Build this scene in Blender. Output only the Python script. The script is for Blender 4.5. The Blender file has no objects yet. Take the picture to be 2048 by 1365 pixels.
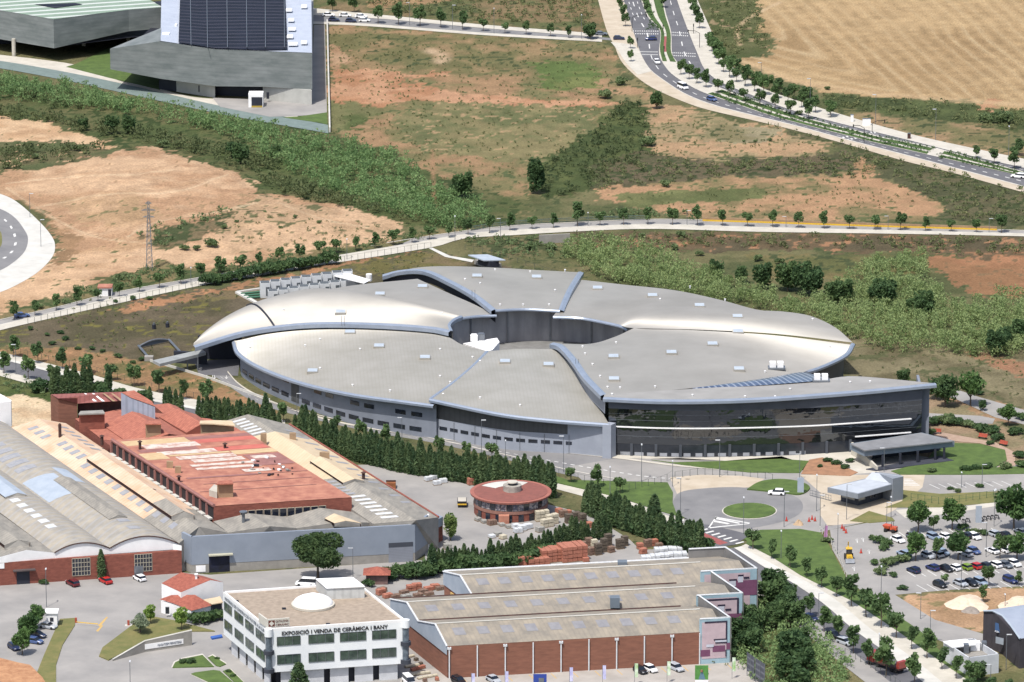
import bpy, math, random
import numpy as np
from mathutils import Vector
from mathutils.geometry import tessellate_polygon
random.seed(7); rng = np.random.default_rng(7)
scene = bpy.context.scene
COL = scene.collection
# ---------------------------------------------------------------- camera
F, TH, CZ = 10880.0, math.radians(15.2), 398.0
CY = -CZ / math.tan(TH)
cd = bpy.data.cameras.new('camera'); cam = bpy.data.objects.new('camera', cd); COL.objects.link(cam)
cam.location = (0, CY, CZ); cam.rotation_euler = (math.radians(90) - TH, 0, 0)
cd.sensor_width = 36.0; cd.lens = 36.0 * F / 2048; cd.clip_start = 10; cd.clip_end = 12000
scene.camera = cam
# ---------------------------------------------------------------- light
SUN_EL, SUN_AZ = 63.0, 208.0         # azimuth measured clockwise from +Y (view direction)
el, az = math.radians(SUN_EL), math.radians(SUN_AZ)
sd = Vector((math.sin(az) * math.cos(el), math.cos(az) * math.cos(el), math.sin(el)))
w = bpy.data.worlds.new('World'); scene.world = w; w.use_nodes = True
nt = w.node_tree; nt.nodes.clear()
o_ = nt.nodes.new('ShaderNodeOutputWorld'); bg = nt.nodes.new('ShaderNodeBackground'); sk = nt.nodes.new('ShaderNodeTexSky')
sk.sky_type = 'NISHITA'; sk.sun_disc = False; sk.sun_elevation = el; sk.sun_rotation = az
sk.air_density = 1.0; sk.dust_density = 3.0
bg.inputs['Strength'].default_value = 0.15
nt.links.new(sk.outputs[0], bg.inputs[0]); nt.links.new(bg.outputs[0], o_.inputs[0])
sl = bpy.data.lights.new('sun', 'SUN'); sl.energy = 4.2; sl.angle = math.radians(0.53); sl.color = (1.0, 0.96, 0.90)
so = bpy.data.objects.new('sun', sl); COL.objects.link(so)
so.rotation_euler = (-sd).to_track_quat('-Z', 'Y').to_euler(); so.location = (0, 0, 300)
vs = scene.view_settings
vs.view_transform = 'Standard'; vs.look = 'None'; vs.exposure = 0.16; vs.gamma = 1.0
# ---------------------------------------------------------------- pixel <-> world
cT, sT = math.cos(TH), math.sin(TH)
def ray(px, py):
    u = (px - 1024) / F; v = (py - 682.5) / F
    return (u, cT - v * sT, -sT - v * cT)
def G(px, py, z=0.0):                       # point of the photo's ray at height z
    d = ray(px, py); t = (z - CZ) / d[2]
    return Vector((d[0] * t, CY + d[1] * t, z))
def zat(P, py):                             # height over P seen at picture row py
    d = ray(1024, py); return CZ + (P[1] - CY) * d[2] / d[1]
def proj(x, y, z):
    x = np.asarray(x, float); y = np.asarray(y, float) - CY; z = np.asarray(z, float) - CZ
    dep = y * cT - z * sT; dn = -y * sT - z * cT
    return 1024 + F * x / dep, 682.5 + F * dn / dep
def lerp(a, b, t): return a + (b - a) * t
# ---------------------------------------------------------------- materials
K = 0.68
def lin(c):
    return tuple(((v / 255) / 12.92 if v / 255 < .04045 else ((v / 255 + .055) / 1.055) ** 2.4) for v in c)
def alb(c, k=K):
    l = lin(c); g = sum(l) / 3
    return tuple(min(.82, (g + (v - g) * .94) * k) for v in l)
_M = {}
def M(name, c1, c2=None, scale=.3, rough=.85, metal=0., detail=6., stripe=None, aniso=None, spec=None, bump=0., k=K, mixlo=.35, mixhi=.65, bscale=None):
    """procedural material; colours given as they look in sunlight; stripe=(dx,dy,dz,period,strength[,dark colour])"""
    if name in _M: return _M[name]
    m = bpy.data.materials.new(name); m.use_nodes = True; n = m.node_tree; b = n.nodes['Principled BSDF']
    b.inputs['Roughness'].default_value = rough; b.inputs['Metallic'].default_value = metal
    if spec is not None: b.inputs['Specular IOR Level'].default_value = spec
    a1 = alb(c1, k)
    geo = n.nodes.new('ShaderNodeNewGeometry'); pos = geo.outputs['Position']
    if aniso:
        vm = n.nodes.new('ShaderNodeVectorMath'); vm.operation = 'MULTIPLY'; vm.inputs[1].default_value = aniso
        n.links.new(pos, vm.inputs[0]); npos = vm.outputs[0]
    else: npos = pos
    c2 = c2 or tuple(v * .93 for v in c1)
    nz = n.nodes.new('ShaderNodeTexNoise'); nz.inputs['Scale'].default_value = scale; nz.inputs['Detail'].default_value = detail; nz.inputs['Roughness'].default_value = .62
    n.links.new(npos, nz.inputs['Vector'])
    mr = n.nodes.new('ShaderNodeMapRange'); mr.inputs[1].default_value = mixlo; mr.inputs[2].default_value = mixhi
    n.links.new(nz.outputs[0], mr.inputs[0])
    mx = n.nodes.new('ShaderNodeMix'); mx.data_type = 'RGBA'
    mx.inputs[6].default_value = (*a1, 1); mx.inputs[7].default_value = (*alb(c2, k), 1)
    n.links.new(mr.outputs[0], mx.inputs[0]); colout = mx.outputs[2]
    hgt = None
    if stripe:
        dx, dy, dz, per, st = stripe[:5]
        dt = n.nodes.new('ShaderNodeVectorMath'); dt.operation = 'DOT_PRODUCT'; dt.inputs[1].default_value = (dx, dy, dz)
        n.links.new(pos, dt.inputs[0])
        m1 = n.nodes.new('ShaderNodeMath'); m1.operation = 'MULTIPLY'; m1.inputs[1].default_value = 2 * math.pi / per
        m2 = n.nodes.new('ShaderNodeMath'); m2.operation = 'SINE'
        m3 = n.nodes.new('ShaderNodeMapRange'); m3.inputs[1].default_value = .2; m3.inputs[2].default_value = .95; m3.inputs[3].default_value = 0; m3.inputs[4].default_value = st
        n.links.new(dt.outputs['Value'], m1.inputs[0]); n.links.new(m1.outputs[0], m2.inputs[0]); n.links.new(m2.outputs[0], m3.inputs[0])
        mx2 = n.nodes.new('ShaderNodeMix'); mx2.data_type = 'RGBA'
        dc = stripe[5] if len(stripe) > 5 else tuple(v * .6 for v in c1)
        mx2.inputs[7].default_value = (*alb(dc, k), 1)
        n.links.new(colout, mx2.inputs[6]); n.links.new(m3.outputs[0], mx2.inputs[0]); colout = mx2.outputs[2]
    n.links.new(colout, b.inputs['Base Color'])
    if bump:
        bn = n.nodes.new('ShaderNodeBump'); bn.inputs['Strength'].default_value = bump; bn.inputs['Distance'].default_value = .15
        if bscale:
            nb = n.nodes.new('ShaderNodeTexNoise'); nb.inputs['Scale'].default_value = bscale; nb.inputs['Detail'].default_value = 3
            n.links.new(npos, nb.inputs['Vector']); n.links.new(nb.outputs[0], bn.inputs['Height'])
        else: n.links.new(nz.outputs[0], bn.inputs['Height'])
        n.links.new(bn.outputs[0], b.inputs['Normal'])
    _M[name] = m; return m
def glassm(name, c, rough=.06, spec=1.0, metal=0.):
    if name in _M: return _M[name]
    m = M(name, c, tuple(v * .6 for v in c), scale=.25, rough=rough, metal=metal, spec=spec); return m
# ---------------------------------------------------------------- objects
def obj(name, verts, faces, mat, parent=None, smooth=False):
    me = bpy.data.meshes.new(name)
    me.from_pydata([tuple(v) for v in verts], [], faces); me.update()
    if mat: me.materials.append(mat)
    if smooth:
        me.polygons.foreach_set('use_smooth', [True] * len(me.polygons))
    o = bpy.data.objects.new(name, me); COL.objects.link(o)
    if parent:
        o.parent = parent
        if parent.type == 'EMPTY' and parent.get('_org') is None:
            pass
        o.matrix_parent_inverse = parent.matrix_world.inverted() if False else o.matrix_parent_inverse
    return o
def npobj(name, V, nper, mat, parent=None, idx=None):
    """V (n,3) verts; faces are consecutive groups of nper, or idx"""
    me = bpy.data.meshes.new(name); nv = len(V)
    me.vertices.add(nv); me.vertices.foreach_set('co', np.asarray(V, np.float32).ravel())
    if idx is None:
        nf = nv // nper; li = np.arange(nv, dtype=np.int32)
    else:
        nf = len(idx); li = np.asarray(idx, np.int32).ravel()
    me.loops.add(nf * nper); me.loops.foreach_set('vertex_index', li)
    me.polygons.add(nf); me.polygons.foreach_set('loop_start', np.arange(0, nf * nper, nper, dtype=np.int32))
    me.update(calc_edges=True); me.validate()
    if mat: me.materials.append(mat)
    o = bpy.data.objects.new(name, me); COL.objects.link(o)
    if parent: o.parent = parent
    return o
def tag(o, label=None, cat=None, group=None, kind=None):
    if label: o['label'] = label
    if cat: o['category'] = cat
    if group: o['group'] = group
    if kind: o['kind'] = kind
    return o
def thing(name, label, cat, loc=(0, 0, 0), rz=0., group=None):
    o = bpy.data.objects.new(name, None); COL.objects.link(o); o.empty_display_size = .5
    o.location = loc; o.rotation_euler = (0, 0, rz); tag(o, label, cat, group); return o
def structure(o): o['kind'] = 'structure'; return o
class MB:
    def __init__(s): s.v = []; s.f = []
    def add(s, V, Fc):
        n = len(s.v); s.v += [tuple(p) for p in V]; s.f += [tuple(i + n for i in f) for f in Fc]; return s
    def hexa(s, q0, q1):                 # two quads (bottom, top)
        return s.add(list(q0) + list(q1), [(3, 2, 1, 0), (4, 5, 6, 7), (0, 1, 5, 4), (1, 2, 6, 5), (2, 3, 7, 6), (3, 0, 4, 7)])
    def box(s, c, d, rz=0.):             # centre-bottom c, dims d
        x, y, z = c; a, b_, h = d[0] / 2, d[1] / 2, d[2]; cs, sn = math.cos(rz), math.sin(rz)
        q = [(x + u * cs - v * sn, y + u * sn + v * cs) for u, v in ((-a, -b_), (a, -b_), (a, b_), (-a, b_))]
        return s.hexa([(p[0], p[1], z) for p in q], [(p[0], p[1], z + h) for p in q])
    def cyl(s, c, r, h, n=12, r2=None, cap=True):
        x, y, z = c; r2 = r if r2 is None else r2
        V = [(x + r * math.cos(2 * math.pi * i / n), y + r * math.sin(2 * math.pi * i / n), z) for i in range(n)]
        V += [(x + r2 * math.cos(2 * math.pi * i / n), y + r2 * math.sin(2 * math.pi * i / n), z + h) for i in range(n)]
        Fc = [(i, (i + 1) % n, n + (i + 1) % n, n + i) for i in range(n)]
        if cap: Fc += [tuple(range(n - 1, -1, -1)), tuple(range(n, 2 * n))]
        return s.add(V, Fc)
    def tube(s, pts, r, n=6, r2=None):
        r2 = r if r2 is None else r2; base = len(s.v); P = [Vector(p) for p in pts]; m = len(P)
        for i, p in enumerate(P):
            t = (P[min(i + 1, m - 1)] - P[max(i - 1, 0)]).normalized()
            a = t.orthogonal().normalized() if i == 0 else (a - t * a.dot(t)).normalized()
            b_ = t.cross(a); rr = lerp(r, r2, i / max(1, m - 1))
            for k in range(n):
                an = 2 * math.pi * k / n; s.v.append(tuple(p + a * (rr * math.cos(an)) + b_ * (rr * math.sin(an))))
        for i in range(m - 1):
            for k in range(n):
                s.f.append((base + i * n + k, base + i * n + (k + 1) % n, base + (i + 1) * n + (k + 1) % n, base + (i + 1) * n + k))
        s.f.append(tuple(base + k for k in range(n - 1, -1, -1))); s.f.append(tuple(base + (m - 1) * n + k for k in range(n)))
        return s
    def build(s, name, mat, parent=None, smooth=False): return obj(name, s.v, s.f, mat, parent, smooth)
def fillpoly(P):
    P = [Vector(p) for p in P]; t = tessellate_polygon([P]); out = []
    for a, b_, c in t:
        nrm = (P[b_] - P[a]).cross(P[c] - P[a]); out.append((a, b_, c) if nrm.z >= 0 else (a, c, b_))
    return out
def sheet(name, px, z, mat, parent=None):
    P = [G(x, y, z) for x, y in px]; return obj(name, P, fillpoly(P), mat, parent)
def slab(name, px, z0, z1, mat, parent=None):      # solid raised area (lawn, kerbed island)
    P = [G(x, y, z1) for x, y in px]; n = len(P); t = fillpoly(P)
    V = P + [Vector((p.x, p.y, z0)) for p in P]
    ar = sum(P[i].x * P[(i + 1) % n].y - P[(i + 1) % n].x * P[i].y for i in range(n))
    Fc = list(t)
    for i in range(n):
        j = (i + 1) % n; Fc.append((i, n + i, n + j, j) if ar > 0 else (j, n + j, n + i, i))
    return obj(name, V, Fc, mat, parent)
def cr(pts, n=6):                                  # catmull-rom through 2D/3D points
    P = [np.array(p, float) for p in pts]; P = [2 * P[0] - P[1]] + P + [2 * P[-1] - P[-2]]; out = []
    for i in range(1, len(P) - 2):
        for k in range(n):
            t = k / n
            out.append(.5 * ((2 * P[i]) + (-P[i - 1] + P[i + 1]) * t + (2 * P[i - 1] - 5 * P[i] + 4 * P[i + 1] - P[i + 2]) * t * t + (-P[i - 1] + 3 * P[i] - 3 * P[i + 1] + P[i + 2]) * t ** 3))
    out.append(P[-2]); return out
def strip(name, A, B, z, mat, n=6, parent=None):
    """ribbon between two picture polylines"""
    a = cr(A, n); b_ = cr(B, n); N = 60
    def res(L, N):
        W = [G(p[0], p[1], z) for p in L]; s = [0]
        for i in range(1, len(W)): s.append(s[-1] + (W[i] - W[i - 1]).length)
        out = []; j = 0
        for k in range(N + 1):
            t = s[-1] * k / N
            while j < len(s) - 2 and s[j + 1] < t: j += 1
            out.append(lerp(W[j], W[j + 1], (t - s[j]) / max(1e-6, s[j + 1] - s[j])))
        return out
    a = res(a, N); b_ = res(b_, N)
    V = a + b_; Fc = []
    for i in range(N): Fc.append((i, i + 1, N + 2 + i, N + 1 + i))
    o = obj(name, V, Fc, mat, parent)
    if o.data.polygons[N // 2].normal.z < 0: o.data.flip_normals()
    return o
def blk(name, top, z1, z0, mat, parent=None):      # box whose top outline is seen at picture points top, height z1
    P = [G(x, y, z1) for x, y in top]; n = len(P)
    V = P + [Vector((p.x, p.y, z0)) for p in P]
    ar = sum(P[i].x * P[(i + 1) % n].y - P[(i + 1) % n].x * P[i].y for i in range(n))
    up = tuple(range(n)) if ar > 0 else tuple(range(n - 1, -1, -1))
    Fc = [up, tuple(n + i for i in reversed(up))]
    for i in range(n):
        j = (i + 1) % n; Fc.append((i, n + i, n + j, j) if ar > 0 else (j, n + j, n + i, i))
    return obj(name, V, Fc, mat, parent)
def wbox(mb, A, B, u0, u1, z0, z1, out, th=.06):    # thin box standing proud of wall AB (metres along), out = outward unit vector
    d = (B - A); d.z = 0; d.normalize(); o = out
    p = [A + d * u0 - o * .05, A + d * u1 - o * .05, A + d * u1 + o * th, A + d * u0 + o * th]
    return mb.hexa([(q.x, q.y, z0) for q in p], [(q.x, q.y, z1) for q in p])
def outn(A, B, inside):
    d = (B - A); d.z = 0; d.normalize(); n_ = Vector((d.y, -d.x, 0))
    return n_ if (inside - A).dot(n_) < 0 else -n_
_fontobj = {}
def text(s, size, pos, xdir, updir, mat, parent, name='lettering', width=None, thick=.02, bold=0.):
    cu = bpy.data.curves.new('txt', 'FONT'); cu.body = s; cu.size = size; cu.extrude = thick; cu.resolution_u = 2; cu.offset = bold
    t = bpy.data.objects.new('txt', cu); COL.objects.link(t)
    bpy.context.view_layer.update()
    me = bpy.data.meshes.new_from_object(t); bpy.data.objects.remove(t); bpy.data.curves.remove(cu)
    xs = [v.co.x for v in me.vertices]; wd = max(xs) - min(xs); x0 = min(xs)
    sx = (width / wd) if width else 1
    X = Vector(xdir).normalized(); U = Vector(updir).normalized(); N_ = X.cross(U)
    for v in me.vertices:
        c = v.co.copy(); v.co = Vector(pos) + X * ((c.x - x0) * sx) + U * c.y + N_ * c.z
    me.name = name; me.materials.clear(); me.materials.append(mat)
    o = bpy.data.objects.new(name, me); COL.objects.link(o); o.parent = parent; return o
def dup(root, loc, rz=0., scale=(1, 1, 1), label=None, group=None, mats=None):
    r = root.copy(); COL.objects.link(r); r.location = loc; r.rotation_euler = (0, 0, rz); r.scale = scale
    if label: r['label'] = label
    if group: r['group'] = group
    for ch in list(root.children):
        c = ch.copy(); COL.objects.link(c); c.parent = r
        for g in ch.children:
            d_ = g.copy(); COL.objects.link(d_); d_.parent = c
    return r
_used = set()
def put(root, loc, rz=0., scale=(1, 1, 1), label=None, group=None):
    """first use moves the thing itself, later uses copy it with its parts"""
    if root.name in _used: return dup(root, loc, rz, scale, label, group)
    _used.add(root.name); root.location = loc; root.rotation_euler = (0, 0, rz); root.scale = scale
    if label: root['label'] = label
    if group: root['group'] = group
    return root
ORD = ['first', 'second', 'third', 'fourth', 'fifth', 'sixth', 'seventh', 'eighth', 'ninth', 'tenth', 'eleventh', 'twelfth', 'thirteenth', 'fourteenth', 'fifteenth', 'sixteenth', 'seventeenth', 'eighteenth', 'nineteenth', 'twentieth']
def nth(i):
    if i < 20: return ORD[i]
    t = ['twenty', 'thirty', 'forty', 'fifty', 'sixty', 'seventy', 'eighty', 'ninety'][(i + 1) // 10 - 2]; r = (i + 1) % 10
    return t + '-' + ORD[r - 1] if r else t[:-1] + 'ieth'
# ================================================================= ground
def vnoise(x, y, s, seed=0):
    x = x / s + seed * 17.3; y = y / s + seed * 9.1
    xi = np.floor(x).astype(np.int64); yi = np.floor(y).astype(np.int64); fx = x - xi; fy = y - yi
    fx = fx * fx * (3 - 2 * fx); fy = fy * fy * (3 - 2 * fy)
    def h(a, b_):
        n_ = (a * 374761393 + b_ * 668265263 + seed * 974711) & 0xffffffff
        n_ = ((n_ ^ (n_ >> 13)) * 1274126177) & 0xffffffff
        return ((n_ ^ (n_ >> 16)) & 0xffff) / 65535.
    return (h(xi, yi) * (1 - fx) + h(xi + 1, yi) * fx) * (1 - fy) + (h(xi, yi + 1) * (1 - fx) + h(xi + 1, yi + 1) * fx) * fy
def fbm(x, y, s, seed=0, o=4):
    r = 0; a = .5; t = 0
    for i in range(o): r = r + a * vnoise(x, y, s / 2 ** i, seed + i * 7); t += a; a *= .55
    return r / t
def inpoly(px, py, poly):
    ins = np.zeros(px.shape, bool); n_ = len(poly)
    for i in range(n_):
        x1, y1 = poly[i]; x2, y2 = poly[(i + 1) % n_]
        if y1 == y2: continue
        c = ((y1 > py) != (y2 > py)) & (px < (x2 - x1) * (py - y1) / (y2 - y1) + x1)
        ins ^= c
    return ins
X0, X1, Y0, Y1 = -215., 215., -330., 520.
gx = np.arange(X0, X1 + .01, .62); gy = []
yy = Y0
while yy < Y1:
    gy.append(yy); yy += 1.0 + .9 * max(0, (yy + 100)) / 500
gy = np.array(gy); NX, NY = len(gx), len(gy)
XX, YY = np.meshgrid(gx, gy)
MOUND = [(150, 345), (170, 330), (220, 303), (290, 297), (400, 325), (480, 352), (510, 385), (680, 412), (790, 450), (690, 480), (560, 495), (400, 500), (320, 480), (220, 470), (190, 430), (170, 390)]
PX0, PY0 = proj(XX, YY, 0)
def blur(a, k):
    for _ in range(2):
        for ax in (0, 1):
            c = np.cumsum(np.pad(a, [(k + 1, k) if i == ax else (0, 0) for i in (0, 1)], mode='edge'), axis=ax)
            a = (np.take(c, np.arange(2 * k + 1, c.shape[ax]), axis=ax) - np.take(c, np.arange(0, c.shape[ax] - 2 * k - 1), axis=ax)) / (2 * k + 1)
    return a
ZZ = blur(inpoly(PX0, PY0, MOUND).astype(float), 9) * 2.2
def height(x, y):
    i = np.clip(np.searchsorted(gy, y) - 1, 0, NY - 2); j = np.clip(((np.asarray(x) - X0) / .62).astype(int), 0, NX - 2)
    return ZZ[i, j]
ZZ = ZZ + 0.0
PX, PY = proj(XX, YY, ZZ)
n1 = fbm(XX, YY, 14, 1); n2 = fbm(XX, YY, 5, 2); n3 = fbm(XX, YY, 45, 3); n4 = vnoise(XX, YY, 1.6, 4); n5 = vnoise(XX, YY, 3.2, 9)
JX = PX + (fbm(XX, YY, 9, 11) - .5) * 42 + (vnoise(XX, YY, 2.2, 31) - .5) * 26 + (rng.random(XX.shape) - .5) * 10; JY = PY + (fbm(XX, YY, 9, 12) - .5) * 20 + (vnoise(XX, YY, 2.2, 32) - .5) * 11
colr = np.zeros((NY, NX, 3))
def L3(c): return np.array(alb(c))
def paint(poly, cA, cB, sc=n1, lo=.4, hi=.6, speck=None, spk=.72, jag=True, clump=True):
    m = np.ones(PX.shape, bool) if poly is None else inpoly(JX if jag else PX, JY if jag else PY, poly)
    t = np.clip((sc + (n2 - .5) * .35 - lo) / (hi - lo), 0, 1)[..., None]
    c = L3(cA) * (1 - t) + L3(cB) * t
    c = c * (.86 + .28 * n5[..., None]) * (.93 + .14 * n4[..., None])
    if speck:
        sm = (n4 * .6 + n5 * .4 + (n1 - .5) * .5) > spk
        c = np.where(sm[..., None], L3(speck) * (.8 + .4 * n5[..., None]), c)
    colr[m] = c[m]
DG = (80, 92, 58)
paint(None, (128, 124, 84), (100, 108, 68), speck=DG, spk=.75)
paint([(655, 50), (1215, 80), (1232, 140), (1240, 205), (1190, 265), (1130, 320), (1060, 370), (1040, 440), (960, 410), (830, 340), (760, 300), (655, 275)], (180, 142, 104), (136, 130, 86), lo=.38, hi=.6, speck=(92, 106, 66), spk=.78)
paint([(660, 60), (900, 72), (1210, 95), (1200, 140), (1000, 150), (820, 150), (670, 130)], (168, 140, 100), (128, 124, 80), lo=.42, hi=.58, speck=DG, spk=.76)
paint([(1060, 125), (1180, 120), (1210, 180), (1090, 175)], (130, 140, 78), (105, 128, 66))
paint([(900, 200), (1200, 215), (1180, 270), (1100, 330), (840, 300), (780, 230)], (150, 140, 96), (118, 124, 80), speck=(180, 150, 110), spk=.74)
paint([(660, 137), (770, 143), (905, 151), (790, 163), (880, 180), (970, 188), (1100, 200), (1240, 209), (1180, 218), (1000, 205), (900, 203), (790, 206), (765, 217), (700, 200), (664, 205)], (214, 160, 122), (196, 138, 98), speck=(120, 118, 74), spk=.84)
paint([(660, 95), (700, 100), (690, 130), (664, 135)], (205, 165, 130), (180, 140, 105))
paint([(640, 200), (720, 205), (760, 225), (700, 260), (655, 255)], (100, 115, 65), (130, 130, 85))
paint([(640, -60), (1215, -60), (1215, 78), (972, 50), (763, 28), (640, 20)], (150, 128, 92), (108, 116, 72), speck=DG, spk=.7)
paint([(740, -60), (900, -60), (900, 8), (740, 12)], (190, 155, 110), (175, 140, 100))
paint([(1290, 203), (1230, 210), (1195, 250), (1110, 310), (1060, 360), (1090, 400), (1180, 385), (1220, 345), (1290, 325), (1305, 262)], (84, 100, 56), (104, 116, 66), speck=(66, 84, 48), spk=.68)
paint([(1190, 165), (1290, 150), (1300, 215), (1225, 205)], (190, 150, 112), (150, 140, 96), speck=DG, spk=.66)
paint([(1300, 205), (1400, 222), (1660, 285), (1640, 308), (1420, 322), (1290, 318), (1300, 265)], (202, 162, 122), (172, 152, 112), speck=(108, 112, 72), spk=.7)
paint([(1420, 240), (1560, 262), (1540, 285), (1400, 280)], (170, 158, 125), (150, 140, 100), speck=DG, spk=.68)
paint([(1180, 322), (1290, 302), (1420, 322), (1600, 310), (1690, 303), (1740, 330), (1730, 362), (1500, 352), (1180, 384)], (98, 100, 70), (120, 108, 84), speck=(74, 86, 54), spk=.66)
paint([(1200, 375), (1500, 354), (1720, 350), (1800, 372), (1885, 415), (1850, 442), (1400, 442), (1190, 396)], (200, 154, 114), (150, 134, 92), speck=(104, 112, 70), spk=.72)
paint([(1240, 388), (1500, 372), (1560, 385), (1450, 405), (1240, 412)], (128, 132, 82), (108, 118, 70))
paint([(1400, -60), (1530, -60), (1552, 90), (1480, 118), (1440, 110), (1400, 40)], (112, 116, 74), (92, 104, 60), speck=(160, 140, 105), spk=.74)
straw = [(1520, -60), (2100, -60), (2100, 222), (1900, 203), (1640, 186), (1560, 155), (1470, 120), (1540, 107), (1553, 85), (1522, 55)]
paint(straw, (206, 172, 124), (184, 150, 104), sc=n3, lo=.3, hi=.7)
yap = 95 + (PX - 1600) * .46
l1 = PX - 1.15 * PY; l2 = PX + 2.3 * PY - 3.45 * yap
LL = np.logaddexp(l1 / 22, l2 / 22) * 22 + (n3 - .5) * 34
sw = np.clip(np.sin(LL * 2 * np.pi / 33) * 1.6 - .25, 0, 1) * (.35 + .65 * n2)
bid = np.floor(LL / 33 - .25).astype(np.int64); amp = ((bid * 7919 + 13) % 97) / 97.; sw = sw * (.25 + 1.1 * amp) * (.4 + .9 * n2)
ms = inpoly(PX, PY, straw)
colr[ms] = (colr * (1 - .42 * sw[..., None] * n3[..., None] * 1.5) + .42 * n3[..., None] * 1.5 * sw[..., None] * L3((246, 220, 176)))[ms]
dk = np.clip(-np.sin(LL * 2 * np.pi / 33) * 1.4 - .5, 0, 1) * n1
colr[ms] = (colr * (1 - .22 * dk[..., None]))[ms]
paint([(1640, 188), (1900, 206), (2100, 224), (2100, 262), (1900, 245), (1660, 215)], (102, 116, 68), (84, 98, 58), speck=(70, 84, 48), spk=.7)
paint([(1660, 218), (1900, 248), (2100, 268), (2100, 330), (1900, 300), (1700, 240)], (178, 146, 108), (132, 128, 84), speck=DG, spk=.7)
paint([(1970, 195), (2000, 200), (1990, 225), (1955, 222)], (205, 155, 115), (195, 140, 100))
paint([(1430, 218), (1700, 290), (2100, 385), (2100, 462), (1880, 442), (1886, 412), (1800, 370), (1760, 350), (1700, 300)], (94, 98, 68), (118, 112, 82), speck=(76, 88, 54), spk=.64)
paint([(1705, 318), (1745, 330), (1750, 360), (1728, 358)], (205, 155, 115), (180, 140, 100))
paint([(-60, 140), (-60, 245), (120, 250), (230, 292), (420, 330), (520, 385), (800, 452), (1020, 455), (1060, 400), (830, 335), (660, 262), (500, 235), (300, 205)], (92, 108, 62), (118, 118, 76), speck=(68, 86, 48), spk=.62)
paint([(-60, 228), (70, 240), (130, 262), (220, 284), (232, 300), (140, 298), (-60, 276)], (232, 192, 152), (216, 172, 130), speck=(120, 120, 80), spk=.86)
paint([(-60, 285), (100, 280), (240, 298), (220, 310), (120, 332), (-60, 352)], (98, 110, 70), (120, 116, 80), speck=(220, 180, 140), spk=.8)
DIRT = [(-60, 355), (120, 332), (220, 303), (290, 295), (400, 322), (485, 350), (515, 385), (680, 408), (810, 448), (800, 478), (700, 496), (560, 512), (400, 548), (320, 520), (200, 560), (130, 590), (60, 606), (-60, 640), (-60, 560), (80, 540), (125, 490), (100, 430), (-60, 370)]
paint(DIRT, (228, 186, 148), (204, 158, 120), sc=n1, lo=.35, hi=.62, speck=(172, 140, 104), spk=.80)
paint([(120, 395), (260, 380), (330, 430), (260, 460), (140, 440)], (218, 176, 136), (196, 158, 118), speck=(130, 125, 84), spk=.82)
paint([(520, 392), (800, 448), (790, 480), (560, 505), (430, 500), (440, 430)], (226, 184, 146), (206, 168, 130), speck=(112, 112, 76), spk=.71)
paint([(260, 475), (400, 442), (470, 425), (440, 460), (380, 480), (330, 500)], (112, 112, 74), (140, 122, 90), speck=DG, spk=.6)
paint([(90, 430), (150, 470), (160, 510), (130, 560), (60, 600), (-60, 640), (-60, 600), (80, 560), (120, 500)], (168, 132, 96), (188, 146, 106), speck=(120, 112, 76), spk=.76)
paint([(130, 590), (320, 520), (400, 545), (560, 512), (800, 478), (930, 450), (940, 465), (660, 508), (518, 538), (408, 556), (232, 588), (113, 618), (-60, 655), (-60, 640)], (150, 134, 92), (110, 116, 72), speck=(82, 100, 58), spk=.6)
paint([(30, 560), (180, 500), (290, 470), (300, 485), (180, 560), (20, 625), (-60, 645), (-60, 600)], (232, 188, 148), (212, 168, 126), speck=(116, 118, 76), spk=.76)
paint([(-60, 665), (400, 578), (640, 534), (860, 500), (940, 522), (1150, 562), (1140, 640), (700, 680), (400, 700), (300, 722), (130, 694), (-60, 676)], (118, 106, 86), (102, 96, 72), speck=(128, 122, 58), spk=.74)
paint([(380, 600), (640, 545), (860, 503), (935, 520), (900, 540), (700, 552), (560, 580), (400, 610)], (140, 122, 90), (124, 118, 66), speck=(104, 100, 70), spk=.7)
paint([(230, 615), (640, 535), (860, 499), (640, 548), (420, 588), (250, 628)], (196, 140, 98), (176, 130, 92), speck=DG, spk=.8)
paint([(-60, 690), (130, 694), (300, 726), (420, 760), (520, 800), (560, 830), (430, 815), (180, 752), (-60, 700)], (176, 134, 94), (134, 124, 76), speck=(190, 140, 98), spk=.68)
paint([(925, 475), (1150, 470), (1400, 480), (1180, 560), (940, 520)], (110, 114, 72), (134, 126, 88), speck=DG, spk=.6)
paint([(1140, 462), (2100, 474), (2100, 522), (1700, 505), (1150, 495)], (106, 96, 74), (124, 104, 78), speck=(178, 128, 92), spk=.72)
paint([(1500, 512), (1840, 512), (1840, 560), (1500, 560)], (136, 124, 80), (112, 116, 68), speck=DG, spk=.66)
paint([(1838, 518), (2100, 512), (2100, 596), (1960, 594), (1900, 562)], (190, 132, 92), (166, 120, 82), sc=n3, speck=(140, 112, 80), spk=.78)
paint([(1640, 670), (2100, 690), (2100, 838), (1900, 800), (1740, 790), (1690, 740)], (148, 138, 106), (122, 114, 84), speck=(100, 104, 70), spk=.68)
paint([(1930, 705), (2100, 725), (2100, 760), (1980, 735)], (182, 130, 98), (150, 128, 96), speck=DG, spk=.68)
paint([(1840, 795), (2000, 800), (2100, 850), (1850, 835)], (186, 150, 116), (170, 134, 100))
paint([(-60, 752), (110, 765), (110, 800), (-60, 790)], (84, 104, 52), (110, 120, 66), speck=DG, spk=.66)
paint([(-60, 788), (100, 795), (120, 870), (-60, 870)], (240, 212, 176), (222, 186, 148), speck=(150, 140, 96), spk=.84)
paint([(-60, 1305), (60, 1330), (110, 1400), (-60, 1420)], (206, 156, 112), (190, 136, 96), speck=(110, 110, 60), spk=.7)
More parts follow.
